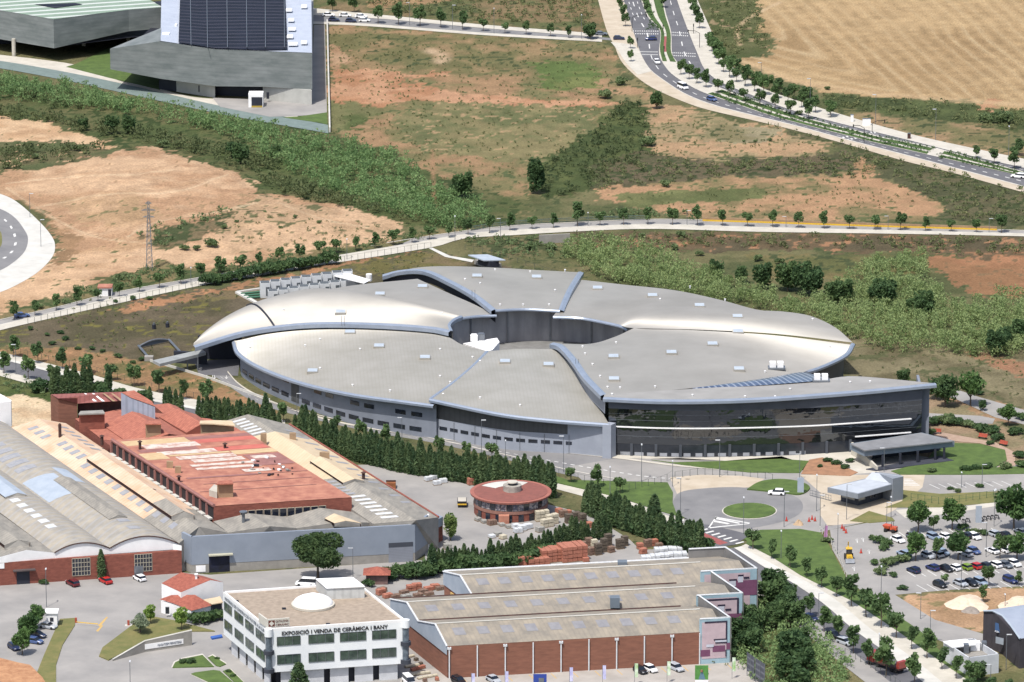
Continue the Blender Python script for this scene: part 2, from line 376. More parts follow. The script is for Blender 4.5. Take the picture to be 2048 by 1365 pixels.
paint([(1400, 1120), (1560, 1130), (1700, 1250), (1830, 1400), (1400, 1400)], (112, 118, 70), (96, 108, 62), speck=(84, 100, 52), spk=.64)
paint([(1240, 1230), (1480, 1180), (1560, 1400), (1400, 1400)], (130, 124, 84), (112, 116, 72), speck=DG, spk=.7)
paint([(1440, 960), (2100, 940), (2100, 1400), (1640, 1400)], (142, 134, 92), (120, 122, 78), speck=DG, spk=.72)
paint([(1780, 1195), (1960, 1180), (2100, 1170), (2100, 1260), (1900, 1262), (1820, 1230)], (212, 168, 130), (190, 150, 112), speck=(150, 134, 92), spk=.78)
paint([(1600, 770), (1880, 790), (2100, 900), (2100, 960), (1780, 940), (1600, 900)], (176, 148, 120), (150, 138, 104))
def track(pts, w_, c, a):
    P = cr(pts, 10); d2 = np.full(PX.shape, 1e9); n_ = len(P)
    for i in range(n_ - 1):
        (x1, y1), (x2, y2) = P[i][:2], P[i + 1][:2]; dx, dy = x2 - x1, (y2 - y1) * 3
        t = np.clip(((PX - x1) * dx + (PY - y1) * 3 * dy) / (dx * dx + dy * dy + 1e-9), 0, 1); d2 = np.minimum(d2, (PX - x1 - t * dx) ** 2 + ((PY - y1) * 3 - t * dy) ** 2)
    k = (np.clip(1.3 - np.sqrt(d2) / w_, 0, 1) * a * (.5 + n5))[..., None]; k = np.clip(k, 0, 1); colr[:] = colr * (1 - k) + k * L3(c)
for pts in ([(0, 372), (90, 430), (180, 470), (290, 482)], [(0, 362), (120, 350), (240, 345), (330, 335)], [(60, 410), (200, 385), (330, 380), (440, 345)], [(240, 470), (300, 440), (420, 420), (500, 400)], [(540, 400), (620, 430), (720, 450)]):
    track(pts, 7, (196, 154, 116), .5); track([(x + 14, y + 5) for x, y in pts], 4, (248, 218, 182), .45)
track([(1560, 5), (1500, 35), (1475, 60), (1480, 90)], 6, (222, 190, 150), .8); track([(664, 200), (800, 190), (1000, 203), (1240, 208)], 8, (220, 164, 124), .4); track([(865, 300), (868, 400)], 5, (190, 140, 104), .5)
track([(1520, 80), (1700, 60), (2048, 130)], 6, (190, 156, 112), .35); track([(1480, 122), (1600, 165), (1800, 192), (2048, 210)], 14, (226, 190, 146), .5)
for pts in ([(860, 102), (885, 112), (880, 124)], [(1700, 250), (1800, 268)]): track(pts, 18, (226, 190, 156), .6)
lum = colr.mean(-1, keepdims=True); colr = (lum + (colr - lum) * .83) * .87 * np.array([1.0, .985, .89])
gm = bpy.data.materials.new('open_ground'); gm.use_nodes = True; n_ = gm.node_tree; b_ = n_.nodes['Principled BSDF']
at = n_.nodes.new('ShaderNodeAttribute'); at.attribute_name = 'soil'
gn = n_.nodes.new('ShaderNodeNewGeometry'); nz = n_.nodes.new('ShaderNodeTexNoise'); nz.inputs['Scale'].default_value = 1.3; nz.inputs['Detail'].default_value = 5
n_.links.new(gn.outputs['Position'], nz.inputs['Vector'])
mr = n_.nodes.new('ShaderNodeMapRange'); mr.inputs[1].default_value = .3; mr.inputs[2].default_value = .7; mr.inputs[3].default_value = .78; mr.inputs[4].default_value = 1.18
n_.links.new(nz.outputs[0], mr.inputs[0])
vm = n_.nodes.new('ShaderNodeVectorMath'); vm.operation = 'SCALE'; n_.links.new(at.outputs['Color'], vm.inputs[0]); n_.links.new(mr.outputs[0], vm.inputs['Scale'])
n_.links.new(vm.outputs[0], b_.inputs['Base Color']); b_.inputs['Roughness'].default_value = .95; b_.inputs['Specular IOR Level'].default_value = .1
bn = n_.nodes.new('ShaderNodeBump'); bn.inputs['Strength'].default_value = .7; bn.inputs['Distance'].default_value = .6
n_.links.new(nz.outputs[0], bn.inputs['Height']); n_.links.new(bn.outputs[0], b_.inputs['Normal'])
ZG = ZZ + (fbm(XX, YY, 4, 21) - .5) * np.clip(ZZ, 0, 1) * 1.2
V = np.stack([XX, YY, ZG], -1).reshape(-1, 3)
ii = (np.arange(NY - 1)[:, None] * NX + np.arange(NX - 1)[None, :]).ravel()
idx = np.stack([ii, ii + 1, ii + NX + 1, ii + NX], -1)
ground = npobj('ground', V, 4, gm, idx=idx); structure(ground)
ca = ground.data.color_attributes.new('soil', 'FLOAT_COLOR', 'POINT')
ca.data.foreach_set('color', np.concatenate([colr.reshape(-1, 3), np.ones((NX * NY, 1))], 1).astype(np.float32).ravel())
# outer land, one big sheet a little lower, reaching the horizon
fm = M('far_land', (150, 136, 96), (112, 118, 76), scale=.02, rough=.95)
structure(obj('terrain', [(-6000, -2500, -.6), (6000, -2500, -.6), (6000, 9000, -.6), (-6000, 9000, -.6)], [(0, 1, 2, 3)], fm))
# ---------------------------------------------------------------- paving materials
ASP = M('asphalt', (158, 157, 157), (134, 134, 136), scale=.12, rough=.9, k=.62, detail=12, mixlo=.3, mixhi=.7)
ASPD = M('dark_asphalt', (126, 126, 130), (104, 104, 110), scale=.12, rough=.9, k=.62, detail=12, mixlo=.3, mixhi=.7)
ASPL = M('worn_asphalt', (180, 176, 171), (150, 148, 146), scale=.09, rough=.92, detail=12, mixlo=.3, mixhi=.72)
CONC = M('pale_concrete_paving', (222, 216, 202), (204, 198, 184), scale=.25, rough=.9)
CONW = M('white_concrete_paving', (230, 228, 220), (212, 210, 202), scale=.2, rough=.9)
SAND = M('sand_path', (216, 202, 180), (200, 184, 160), scale=.2, rough=.95)
KERB = M('kerb_stone', (226, 222, 212), (206, 200, 188), scale=.5)
LINE = M('road_paint', (244, 244, 240), (226, 226, 222), scale=1.5)
LINEY = M('yellow_paint', (226, 190, 110), (210, 170, 100), scale=1.5)
LAWN = M('lawn', (98, 124, 54), (78, 102, 44), scale=.35, rough=.95, detail=8, bump=.5, bscale=2.5)
LAWND = M('dry_lawn', (140, 132, 78), (112, 118, 62), scale=.3, rough=.95, detail=8, bump=.5, bscale=2.5)
PLANT = M('low_planting', (86, 118, 48), (60, 86, 36), scale=.9, rough=.95, bump=1., bscale=3.)
def S(name, o): o.name = name; return structure(o)
# ---------------------------------------------------------------- upper avenue
LLe = [(1235, -40), (1247, 0), (1266, 62), (1277, 97), (1288, 122), (1303, 143), (1331, 164), (1365, 186), (1406, 204), (1463, 221), (1590, 252), (1678, 276), (1811, 311), (1906, 336), (2100, 388)]
LRe = [(1270, -40), (1282, 0), (1297, 36), (1320, 62), (1318, 103), (1322, 120), (1339, 144), (1363, 162), (1395, 180), (1427, 193), (1463, 205), (1536, 230), (1621, 253), (1700, 273), (1764, 289), (1875, 314), (2020, 347), (2100, 366)]
RLe = [(1322, -40), (1330, 20), (1342, 64), (1344, 107), (1352, 122), (1380, 150), (1441, 177), (1526, 208), (1621, 239), (1729, 266), (1764, 275), (1875, 298), (2048, 345), (2100, 359)]
RRe = [(1345, -40), (1354, 0), (1380, 71), (1395, 107), (1409, 138), (1440, 164), (1495, 187), (1558, 212), (1622, 232), (1716, 256), (1811, 279), (1938, 311), (2048, 336), (2100, 348)]
PRe = [(1380, -40), (1395, 0), (1414, 43), (1428, 75), (1443, 116), (1481, 146), (1524, 176), (1590, 200), (1669, 225), (1811, 266), (1938, 295), (2048, 318), (2100, 330)]
PLe = [(1185, -40), (1196, 0), (1213, 60), (1229, 92), (1242, 122), (1266, 148), (1298, 172), (1341, 193), (1395, 214), (1441, 226), (1558, 253), (1669, 282), (1811, 323), (1906, 346), (2100, 400)]
S('pavement', strip('pavement', PLe, LLe, .10, SAND))
S('pavement', strip('pavement', RRe, PRe, .10, CONC))
S('road', strip('road', LLe, LRe, .02, ASPD)); S('road', strip('road', RLe, RRe, .02, ASPD))
S('median', strip('median', LRe, RLe, .12, CONC))
def off(A, B, a, b_):     # polyline pair inside a ribbon (A,B same count not needed)
    A = cr(A, 8); B = cr(B, 8)
    def rs(L, N=80):
        L = np.array(L); s = np.r_[0, np.cumsum(np.hypot(*np.diff(L, axis=0).T))]; t = np.linspace(0, s[-1], N)
        return np.stack([np.interp(t, s, L[:, 0]), np.interp(t, s, L[:, 1])], -1)
    A, B = rs(A), rs(B); return [tuple(p) for p in A + (B - A) * a], [tuple(p) for p in A + (B - A) * b_]
for a_, b_q in ((.06, .36), (.56, .94)):
    p0, p1 = off(LRe, RLe, a_, b_q)
    for i0, i1 in ((0, 15), (23, 60), (61, 80)): S('planted_strip', strip('planted_strip', p0[i0:i1:3] + [p0[i1 - 1]], p1[i0:i1:3] + [p1[i1 - 1]], .16, PLANT))
def kerbline(A, name='kerb', w=1.1, z=.13, m=None):
    B = [(x, y - w) for x, y in A]; S(name, strip(name, A, B, z, m or KERB))
for e in (LLe, RRe): kerbline(e, w=1.6)
kerbline(LRe, w=1.2); kerbline(RLe, w=1.2)
def seg(L, f0, f1):
    n_ = len(L); return L[int(f0 * (n_ - 1)):int(f1 * (n_ - 1)) + 1]
S('side_path', strip('side_path', [(1195, 0), (1213, 62), (1222, 78), (1180, 78), (1180, 60)], [(1240, 0), (1262, 60), (1266, 74), (1262, 80), (1240, 80)], .08, CONC)) if False else None
# side road going left
SRt = [(620, 30), (763, 38), (972, 57), (1204, 75), (1262, 80)]; SRb = [(620, 43), (740, 48), (972, 66), (1221, 81), (1272, 90)]
S('road', strip('road', SRb, SRt, .03, ASP))
S('pavement', strip('pavement', SRt[:4], [(620, 16), (763, 30), (972, 50), (1204, 68)], .12, CONC))
S('pavement', strip('pavement', [(620, 48), (740, 53), (972, 71), (1204, 84)], SRb[:3] + [(1204, 79)], .12, CONC))
S('pavement', strip('pavement', [(1221, 84), (1235, 100), (1252, 126), (1275, 150)], [(1268, 90), (1277, 100), (1290, 124), (1303, 143)], .14, CONC))
S('parking_area', sheet('parking_area', [(600, 22), (700, 26), (760, 36), (760, 44), (640, 44), (600, 60)], .04, ASP))
# middle road
MRu = [(-40, 650), (0, 640), (113, 615), (232, 585), (408, 554), (518, 535), (660, 507), (806, 481), (939, 461), (1038, 451), (1138, 446), (1320, 439), (1519, 445), (1738, 452), (1994, 460), (2100, 463)]
MRl = [(-40, 671), (0, 661), (53, 648), (232, 608), (408, 570), (518, 552), (640, 531), (859, 496), (926, 477), (1005, 472), (1138, 464), (1300, 458), (1519, 464), (1800, 468), (2048, 473), (2100, 475)]
MRm = [(-40, 660), (0, 650), (80, 631), (232, 595), (408, 560), (518, 542), (650, 516), (830, 486), (933, 468), (1020, 461), (1138, 455), (1310, 449), (1519, 455), (1770, 461), (2020, 467), (2100, 469)]
S('road', strip('road', MRm, MRu, .03, ASPL)); S('pavement', strip('pavement', MRl, MRm, .12, CONC))
kerbline(MRm, w=.8); kerbline(MRu, w=1.0)
# lower left road (leads past the cypresses)
LUa = [(-40, 692), (0, 704), (50, 716), (174, 747), (281, 778), (436, 808), (540, 832), (570, 842)]
LUb = [(-40, 706), (0, 718), (50, 731), (174, 764), (281, 797), (436, 828), (540, 852), (570, 862)]
LUc = [(-40, 728), (0, 740), (50, 753), (174, 786), (281, 815), (436, 846), (540, 872), (570, 880)]
LUd = [(-40, 742), (0, 752), (50, 766), (174, 800), (281, 830), (436, 862), (540, 886), (570, 892)]
S('pavement', strip('pavement', LUb, LUa, .12, CONC)); S('road', strip('road', LUc, LUb, .03, ASPD)); S('pavement', strip('pavement', LUd, LUc, .12, CONC))
kerbline(LUb, w=4.5, m=CONW)
# ring road round the hall
RI = [(405, 742), (440, 760), (500, 800), (560, 822), (640, 842), (750, 866), (867, 886), (1018, 921), (1134, 950), (1260, 972), (1345, 975)]
RO = [(455, 745), (478, 770), (520, 795), (590, 822), (686, 848), (833, 872), (963, 888), (1127, 906), (1240, 918), (1345, 932), (1440, 940)]
S('road', strip('road', RI, RO, .03, ASP))
kerbline(RO, w=3.2, m=CONC)
kerbline([(300, 722), (413, 756), (500, 788), (560, 812), (640, 832), (750, 856), (867, 878), (1018, 912), (1134, 940), (1250, 962)], w=1.5, m=KERB)
# left curved road (roundabout at the left edge)
S('pavement', sheet('pavement', [tuple(p) for p in cr([(-60, 372), (0, 388), (35, 405), (75, 440), (100, 468), (110, 490), (104, 515), (75, 545), (30, 572), (-10, 588), (-60, 600)], 6)], .04, CONW))
S('road', sheet('road', [tuple(p) for p in cr([(-60, 400), (0, 418), (30, 436), (50, 462), (56, 480), (48, 505), (20, 530), (-10, 545), (-60, 560)], 6)], .07, ASP))
S('verge', sheet('verge', [tuple(p) for p in cr([(-60, 440), (-20, 450), (0, 462), (4, 480), (0, 495), (-20, 510), (-60, 520)], 6)], .10, LAWND))
# forecourt, roundabout and approach
FORE = [(1134, 934), (1240, 916), (1345, 905), (1640, 900), (1700, 885), (1960, 935), (2100, 925), (2100, 1010), (1980, 1010), (1800, 1030), (1730, 1045), (1660, 1060), (1600, 1075), (1510, 1062), (1470, 1080), (1400, 1100), (1330, 1080), (1210, 1000), (1180, 975)]
S('forecourt', sheet('forecourt', FORE, .035, ASPL))
S('pavement', sheet('pavement', [(1210, 915), (1216, 908), (1450, 922), (1700, 902), (1760, 945), (1680, 950), (1560, 912), (1300, 918)], .05, CONC))
S('pavement', sheet('pavement', [(1600, 950), (1690, 950), (1850, 950), (1845, 975), (1790, 1020), (1745, 1044), (1655, 1052), (1640, 1030), (1640, 985)], .05, SAND))
S('pavement', sheet('pavement', [(1340, 955), (1400, 950), (1480, 952), (1530, 958), (1500, 975), (1450, 978), (1390, 984), (1355, 990), (1348, 975)], .055, SAND))
rbo = [tuple(p) for p in cr([(1345, 1005), (1360, 985), (1410, 977), (1480, 975), (1560, 984), (1600, 1000), (1602, 1025), (1560, 1045), (1480, 1058), (1400, 1048), (1350, 1028), (1345, 1005)], 5)][:-1]
S('road', sheet('road', rbo, .06, ASP))
def ell(cx, cy, rx, ry, n_=40): return [(cx + rx * math.cos(2 * math.pi * i / n_), cy + ry * math.sin(2 * math.pi * i / n_)) for i in range(n_)]
S('kerb', slab('kerb', ell(1499, 1022, 55, 16.2), 0, .15, KERB))
S('lawn', slab('lawn', ell(1499, 1021, 52.5, 15.2), 0, .3, LAWN))
S('lawn', slab('lawn', [(1303, 920), (1345, 925), (1450, 922), (1560, 918), (1618, 922), (1600, 946), (1500, 945), (1400, 935)], 0, .16, LAWN))
S('flower_bed', slab('flower_bed', [(1618, 920), (1645, 915), (1716, 945), (1700, 952), (1602, 948)], 0, .15, M('bed_soil', (190, 140, 104), (160, 120, 90), scale=.5)))
S('lawn', slab('lawn', [tuple(p) for p in cr([(1494, 978), (1520, 963), (1560, 958), (1600, 963), (1620, 975), (1600, 988), (1560, 984), (1494, 978)], 4)][:-1], 0, .4, LAWN))
S('lawn', slab('lawn', [(1100, 948), (1135, 960), (1335, 965), (1346, 985), (1345, 1005), (1352, 1025), (1370, 1036), (1320, 1022), (1240, 995), (1110, 965)], 0, .2, LAWN))
S('pavement', sheet('pavement', [(1100, 962), (1240, 996), (1340, 1033), (1375, 1037), (1345, 1048), (1230, 1010), (1100, 975)], .06, CONC))
S('lawn', slab('lawn', [(1488, 1078), (1520, 1060), (1600, 1058), (1640, 1065), (1655, 1085), (1690, 1150), (1700, 1200), (1600, 1150)], 0, .2, LAWN))
S('lawn', slab('lawn', [(1782, 942), (1850, 925), (1880, 885), (1960, 888), (2010, 900), (2014, 920), (1990, 935), (2100, 930), (2100, 946), (1960, 949), (1800, 949)], 0, .2, LAWN))
S('gravel_path', sheet('gravel_path', [(1862, 862), (1900, 868), (1990, 885), (2030, 905), (2030, 932), (1995, 935), (2014, 920), (2010, 900), (1960, 887), (1900, 882), (1850, 875)], .06, M('gravel', (196, 168, 146), (180, 150, 128), scale=.8)))
S('road', sheet('road', [(1842, 826), (1960, 832), (1990, 838), (1985, 848), (1843, 846)], .05, ASPL))
S('road', sheet('road', [(1860, 765), (1900, 775), (1960, 795), (2100, 835), (2100, 862), (1990, 835), (1915, 800), (1870, 785)], .06, ASPL))
S('lawn', slab('lawn', [(1805, 1002), (1803, 980), (1880, 988), (2100, 978), (2100, 1000), (1990, 1005), (1880, 1015), (1770, 1015)], 0, .15, LAWND))
S('lawn', slab('lawn', [(1700, 1042), (1738, 1022), (1785, 1036), (1790, 1042), (1740, 1046)], 0, .16, LAWND))
# bottom-right avenue
A1 = [(1485, 1088), (1560, 1130), (1650, 1185), (1780, 1270), (1920, 1365), (1990, 1420)]      # right edge of right pavement
A2 = [(1470, 1092), (1540, 1135), (1640, 1198), (1760, 1290), (1870, 1370), (1940, 1430)]
A3 = [(1440, 1095), (1530, 1145), (1590, 1180), (1690, 1250), (1880, 1380), (1930, 1430)]
AV = lambda *p: list(p)
a_lawnR = AV((1500, 1068), (1600, 1110), (1700, 1172), (1749, 1202), (1808, 1240), (1850, 1270), (1890, 1310), (1995, 1385))
a_pavR = AV((1492, 1088), (1597, 1142), (1632, 1160), (1700, 1200), (1790, 1259), (1862, 1310), (1942, 1365), (1995, 1400))
a_strip = AV((1482, 1093), (1570, 1142), (1611, 1162), (1675, 1202), (1740, 1257), (1817, 1310), (1885, 1365), (1940, 1405))
a_white = AV((1468, 1096), (1541, 1142), (1582, 1164), (1645, 1206), (1707, 1259), (1781, 1312), (1847, 1365), (1900, 1410))
a_roadL = AV((1420, 1100), (1500, 1152), (1540, 1175), (1590, 1208), (1650, 1259), (1715, 1312), (1790, 1372), (1840, 1412))
a_pavL = a_roadL
a_out = AV((1400, 1106), (1470, 1162), (1515, 1190), (1565, 1225), (1622, 1275), (1680, 1325), (1750, 1380), (1800, 1420))
S('pavement', strip('pavement', a_strip, a_pavR, .13, CONC))
S('pavement', strip('pavement', a_white, a_strip, .16, CONW))
S('road', strip('road', a_roadL, a_white, .05, ASPD))
S('pavement', strip('pavement', a_out, a_roadL, .12, ASPL))
S('lawn', strip('lawn', a_pavR, a_lawnR, .17, LAWN))
# zebra crossing and approach
S('road', sheet('road', [(1345, 1045), (1420, 1050), (1470, 1062), (1500, 1070), (1470, 1090), (1380, 1100), (1330, 1070)], .075, ASPD))
# car park
S('car_park', sheet('car_park', [(1660, 1060), (1740, 1045), (1800, 1030), (2100, 1012), (2100, 1170), (1900, 1180), (1790, 1190), (1870, 1240), (1990, 1275), (1990, 1300), (1900, 1290), (1780, 1240), (1700, 1160), (1665, 1100)], .05, ASPL))
S('road', sheet('road', [(1800, 1035), (2100, 985), (2100, 1012), (1850, 1045)], .055, ASPL))
S('pavement', sheet('pavement', [(1790, 1020), (1880, 1014), (1900, 1018), (2100, 986), (2100, 996), (1880, 1030), (1810, 1036)], .09, CONC))
# factory yards
S('factory_yard', sheet('factory_yard', [(-60, 1170), (360, 1145), (420, 1150), (850, 1120), (850, 1060), (800, 1000), (740, 950), (715, 930), (760, 930), (830, 945), (940, 970), (1180, 1030), (1260, 1080), (1280, 1100), (1420, 1095), (1420, 1340), (800, 1420), (-60, 1420)], .03, ASPL))
S('car_park', sheet('car_park', [(800, 1340), (1480, 1318), (1580, 1420), (800, 1420)], .045, M('pale_asphalt', (196, 190, 182), (176, 170, 162), scale=.15)))
S('lawn', slab('lawn', [(88, 1310), (72, 1350), (72, 1400), (112, 1400), (112, 1330), (125, 1290), (150, 1250), (150, 1236), (120, 1238)], 0, .2, LAWND))
S('lawn', slab('lawn', [(198, 1312), (205, 1295), (262, 1252), (300, 1232), (345, 1240), (430, 1262), (380, 1262), (285, 1285), (217, 1320)], 0, .3, LAWND))
for q in ([(345, 1335), (350, 1325), (365, 1318), (405, 1310), (428, 1333)], [(416, 1315), (425, 1311), (452, 1328), (440, 1333), (432, 1331)], [(382, 1348), (390, 1345), (428, 1340), (440, 1342), (478, 1375), (440, 1375)], [(446, 1342), (460, 1338), (495, 1372), (480, 1375)]):
    S('kerb', slab('kerb', [(x + (x - 410) * .04, y + (y - 1340) * .08) for x, y in q], 0, .15, KERB)); S('lawn', slab('lawn', q, 0, .25, LAWN))
S('dirt_bank', sheet('dirt_bank', [(-60, 1315), (0, 1316), (35, 1325), (60, 1330), (85, 1355), (110, 1400), (-60, 1420)], .5, M('bank_soil', (214, 160, 114), (180, 126, 86), scale=.6, bump=1., bscale=1.2)))
# ---------------------------------------------------------------- road markings
def marks(name, quads, z, m=None):
    mb = MB()
    for q in quads:
        P = [G(x, y, z) for x, y in q]; a = sum(P[i].x * P[(i + 1) % 4].y - P[(i + 1) % 4].x * P[i].y for i in range(4))
        if a < 0: P = P[::-1]
        mb.add(P, [(0, 1, 2, 3)])
    return structure(mb.build(name, m or LINE))
def dashes(A, B, fr, n_, duty=.4, w=.03, t0=0., t1=1.):
    a, b2 = off(A, B, fr - w, fr + w); a = np.array(a); b2 = np.array(b2); out = []; N = len(a) - 1
    for i in range(n_):
        s0 = (t0 + (t1 - t0) * i / n_) * N; s1 = s0 + (t1 - t0) * duty / n_ * N
        g = lambda L, s: tuple(L[min(int(s), N - 1)] + (L[min(int(s) + 1, N)] - L[min(int(s), N - 1)]) * (s - int(s)))
        out.append([g(a, s0), g(a, s1), g(b2, s1), g(b2, s0)])
    return out
marks('road_marking', dashes(LLe, LRe, .5, 44, .4, .025), .03)
marks('road_marking', dashes(RLe, RRe, .5, 44, .4, .025), .03)
marks('road_marking', dashes(LLe, LRe, .27, 8, .4, .02, 0, .09) + dashes(LLe, LRe, .75, 8, .4, .02, 0, .09), .035)
def zebra(x0, y0, x1, y1, n_, h, dy=0, duty=.5):
    return [[(lerp(x0, x1, i / n_), lerp(y0, y1, i / n_)), (lerp(x0, x1, (i + duty) / n_), lerp(y0, y1, (i + duty) / n_)), (lerp(x0, x1, (i + duty) / n_) + dy, lerp(y0, y1, (i + duty) / n_) + h), (lerp(x0, x1, i / n_) + dy, lerp(y0, y1, i / n_) + h)] for i in range(n_)]
zs = []
for yo in (0, 5.5): zs += zebra(1266, 61.5 + yo, 1319, 62 + yo, 12, 1.6) + zebra(1341, 64 + yo, 1378, 66 + yo, 9, 1.6) + zebra(1281, 103 + yo, 1317, 103.5 + yo, 9, 1.6) + zebra(1343, 105 + yo, 1393, 107 + yo, 12, 1.6)
for yo in (0, 4.5): zs += zebra(1676 + yo * 2, 276 + yo, 1706 + yo * 2, 270 + yo, 4, 2.2, 3) 
zs += zebra(1740, 264, 1762, 259, 4, 4, 4)
marks('pedestrian_crossing', zs, .036)
S('red_crossing', sheet('red_crossing', [(1324, 73), (1341, 73), (1339, 104), (1320, 104)], .128, M('red_paving', (178, 96, 92), (160, 84, 82), scale=.8)))
strokes = []
for i in range(11):
    x = 1352 + i * 12.6; y = 1052 + i * 3.5; strokes.append([(x, y), (x + 4.5, y + .6), (x + 26, y + 15 - i * .3), (x + 21.5, y + 15 - i * .3)])
marks('pedestrian_crossing', [[(1350 + i * 12, 1044 + i * 4.3), (1366 + i * 12, 1040 + i * 4.3), (1369 + i * 12, 1041.6 + i * 4.3), (1353 + i * 12, 1045.8 + i * 4.3)] for i in range(11)], .082)
S('red_crossing', sheet('red_crossing', [(1384, 1064), (1398, 1062), (1456, 1086), (1440, 1090), (1412, 1082)], .085, M('red_paving', (178, 96, 92))))
marks('road_marking', [[(1430, 1035), (1480, 1046), (1478, 1048), (1428, 1038)], [(1430, 1041), (1460, 1047), (1455, 1049), (1426, 1044)], [(1431, 1034), (1434, 1034), (1420, 1055), (1416, 1056)], [(1418, 1055), (1500, 1047), (1498, 1048.4), (1420, 1057)], [(1432, 1034), (1500, 1046), (1498, 1047.5), (1432, 1036)]], .086)
marks('road_marking', dashes(RI, RO, .45, 60, .5, .012), .055)
marks('road_marking', dashes([(-60, 405), (0, 420), (30, 440), (50, 465), (52, 490), (30, 520), (-20, 545)], [(-60, 430), (-10, 446), (4, 462), (5, 480), (4, 492), (-10, 510), (-60, 520)], .45, 12, .35, .05), .085)
pk = []
for i in range(9): pk.append([(1858 + i * 18, 969 + -i * .8), (1860 + i * 18, 969 - i * .8), (1880 + i * 18, 978 - i * .8), (1878 + i * 18, 978 - i * .8)])
pk += [[(1808 + 0, 958 + i * 3), (1822 + i * 4, 958 + i * 3), (1824 + i * 4, 959.3 + i * 3), (1808, 959.3 + i * 3)] for i in range(5)]
for i in range(12): pk.append([(1812 + i * 21, 1143 - i * .9), (1814 + i * 21, 1143 - i * .9), (1832 + i * 21, 1154 - i * .9), (1830 + i * 21, 1154 - i * .9)])
for i in range(12): pk.append([(1832 + i * 21, 1170 - i * .9), (1834 + i * 21, 1170 - i * .9), (1857 + i * 21, 1183 - i * .9), (1855 + i * 21, 1183 - i * .9)])
for i in range(10): pk.append([(1792 + i * 21, 1061 - i * .5), (1794 + i * 21, 1061 - i * .5), (1812 + i * 21, 1074 - i * .5), (1810 + i * 21, 1074 - i * .5)])
marks('parking_bay_lines', pk, .062)
marks('parking_bay_lines', [[(925 + i * 44, 1357 - i * 2.4), (927 + i * 44, 1357 - i * 2.4), (938 + i * 44, 1367 - i * 2.4), (936 + i * 44, 1367 - i * 2.4)] for i in range(13)], .055, LINEY)
marks('road_marking', [[(155, 1243.5), (196, 1248), (196, 1249.6), (155, 1246)], [(196, 1251), (213, 1234), (216, 1235), (200, 1254)], [(192, 1262), (204, 1250), (206, 1252), (196, 1264)]], .045, LINEY)
for x, y, r_ in ((1713, 1082, 0), (1725, 1080, 0), (1737, 1104, 0), (1707, 1138, 0)):
    marks('road_arrow', [[(x, y - 4), (x + 1.5, y - 4), (x + 2.5, y + 4), (x + 1, y + 4)], [(x - 3, y - 1), (x + 1, y - 5), (x + 4, y - 1), (x + 1, y - 2)]], .064)
for x in (413, 424.5, 428, 452): 
    marks('road_arrow', [[(x, 748), (x + 1, 748), (x + 1.6, 756), (x + .4, 756)], [(x - 2, 755), (x + 3.6, 755), (x + 1.6, 758), (x + .4, 758)]], .045)
# ================================================================= round hall
ROOFM = M('seamed_metal_roof', (208, 204, 195), (188, 184, 175), scale=.07, rough=.3, metal=.3, k=.68, detail=12, mixlo=.3, mixhi=.72)
ROOFS = M('lined_metal_roof', (204, 200, 190), (188, 184, 172), scale=.09, rough=.4, metal=.12, k=.76, stripe=(.995, .06, 0, .95, .18, (176, 168, 146)))
def anisoroof(m):
    n = m.node_tree; b = n.nodes['Principled BSDF']; b.inputs['Metallic'].default_value = .36; b.inputs['Roughness'].default_value = .64; b.inputs['Anisotropic'].default_value = .92
    g = n.nodes.new('ShaderNodeNewGeometry'); s = n.nodes.new('ShaderNodeVectorMath'); s.operation = 'SUBTRACT'; c = G(1084, 731); s.inputs[1].default_value = (c.x, c.y, 0)
    x = n.nodes.new('ShaderNodeVectorMath'); x.operation = 'CROSS_PRODUCT'; x.inputs[1].default_value = (0, 0, 1); q = n.nodes.new('ShaderNodeVectorMath'); q.operation = 'NORMALIZE'
    n.links.new(g.outputs['Position'], s.inputs[0]); n.links.new(s.outputs[0], x.inputs[0]); n.links.new(x.outputs[0], q.inputs[0]); n.links.new(q.outputs[0], b.inputs['Tangent'])
anisoroof(ROOFM); anisoroof(ROOFS)
FASC = M('blue_grey_fascia', (182, 194, 212), (168, 182, 202), scale=.4, rough=.35, metal=.35)
WALLG = M('grey_panel_wall', (146, 153, 167), (134, 141, 154), scale=.2, rough=.6, metal=.0, k=.74, stripe=(1, .3, 0, 3.4, .12, (110, 116, 128)))
WALLD = M('dark_mesh_wall', (96, 98, 100), (84, 86, 88), scale=.3, rough=.7, stripe=(1, .3, 0, 1.1, .3, (70, 72, 76)))
WALLL = M('light_panel_wall', (170, 177, 190), (158, 165, 178), scale=.2, rough=.6, k=.76)
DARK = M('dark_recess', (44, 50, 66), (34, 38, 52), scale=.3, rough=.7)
WIN = M('window_glass', (52, 60, 76), (30, 36, 48), scale=.5, rough=.12, spec=.8)
WHITE = M('white_paint', (240, 240, 240), (226, 226, 226), scale=.3, rough=.7, k=.95)
STEEL = M('grey_steel', (150, 156, 164), (130, 136, 144), scale=.6, rough=.4, metal=.5)
hall = thing('research_hall', 'huge round hall with overlapping metal roof petals round an open court', 'building')
def P3(L): return [G(x, y, z) for x, y, z in L]
def curve(L, N):
    c = cr(P3(L), 8); c = np.array(c); s = np.r_[0, np.cumsum(np.linalg.norm(np.diff(c, axis=0), axis=1))]
    t = np.linspace(0, s[-1], N); return np.stack([np.interp(t, s, c[:, i]) for i in range(3)], -1)
PATCH = []
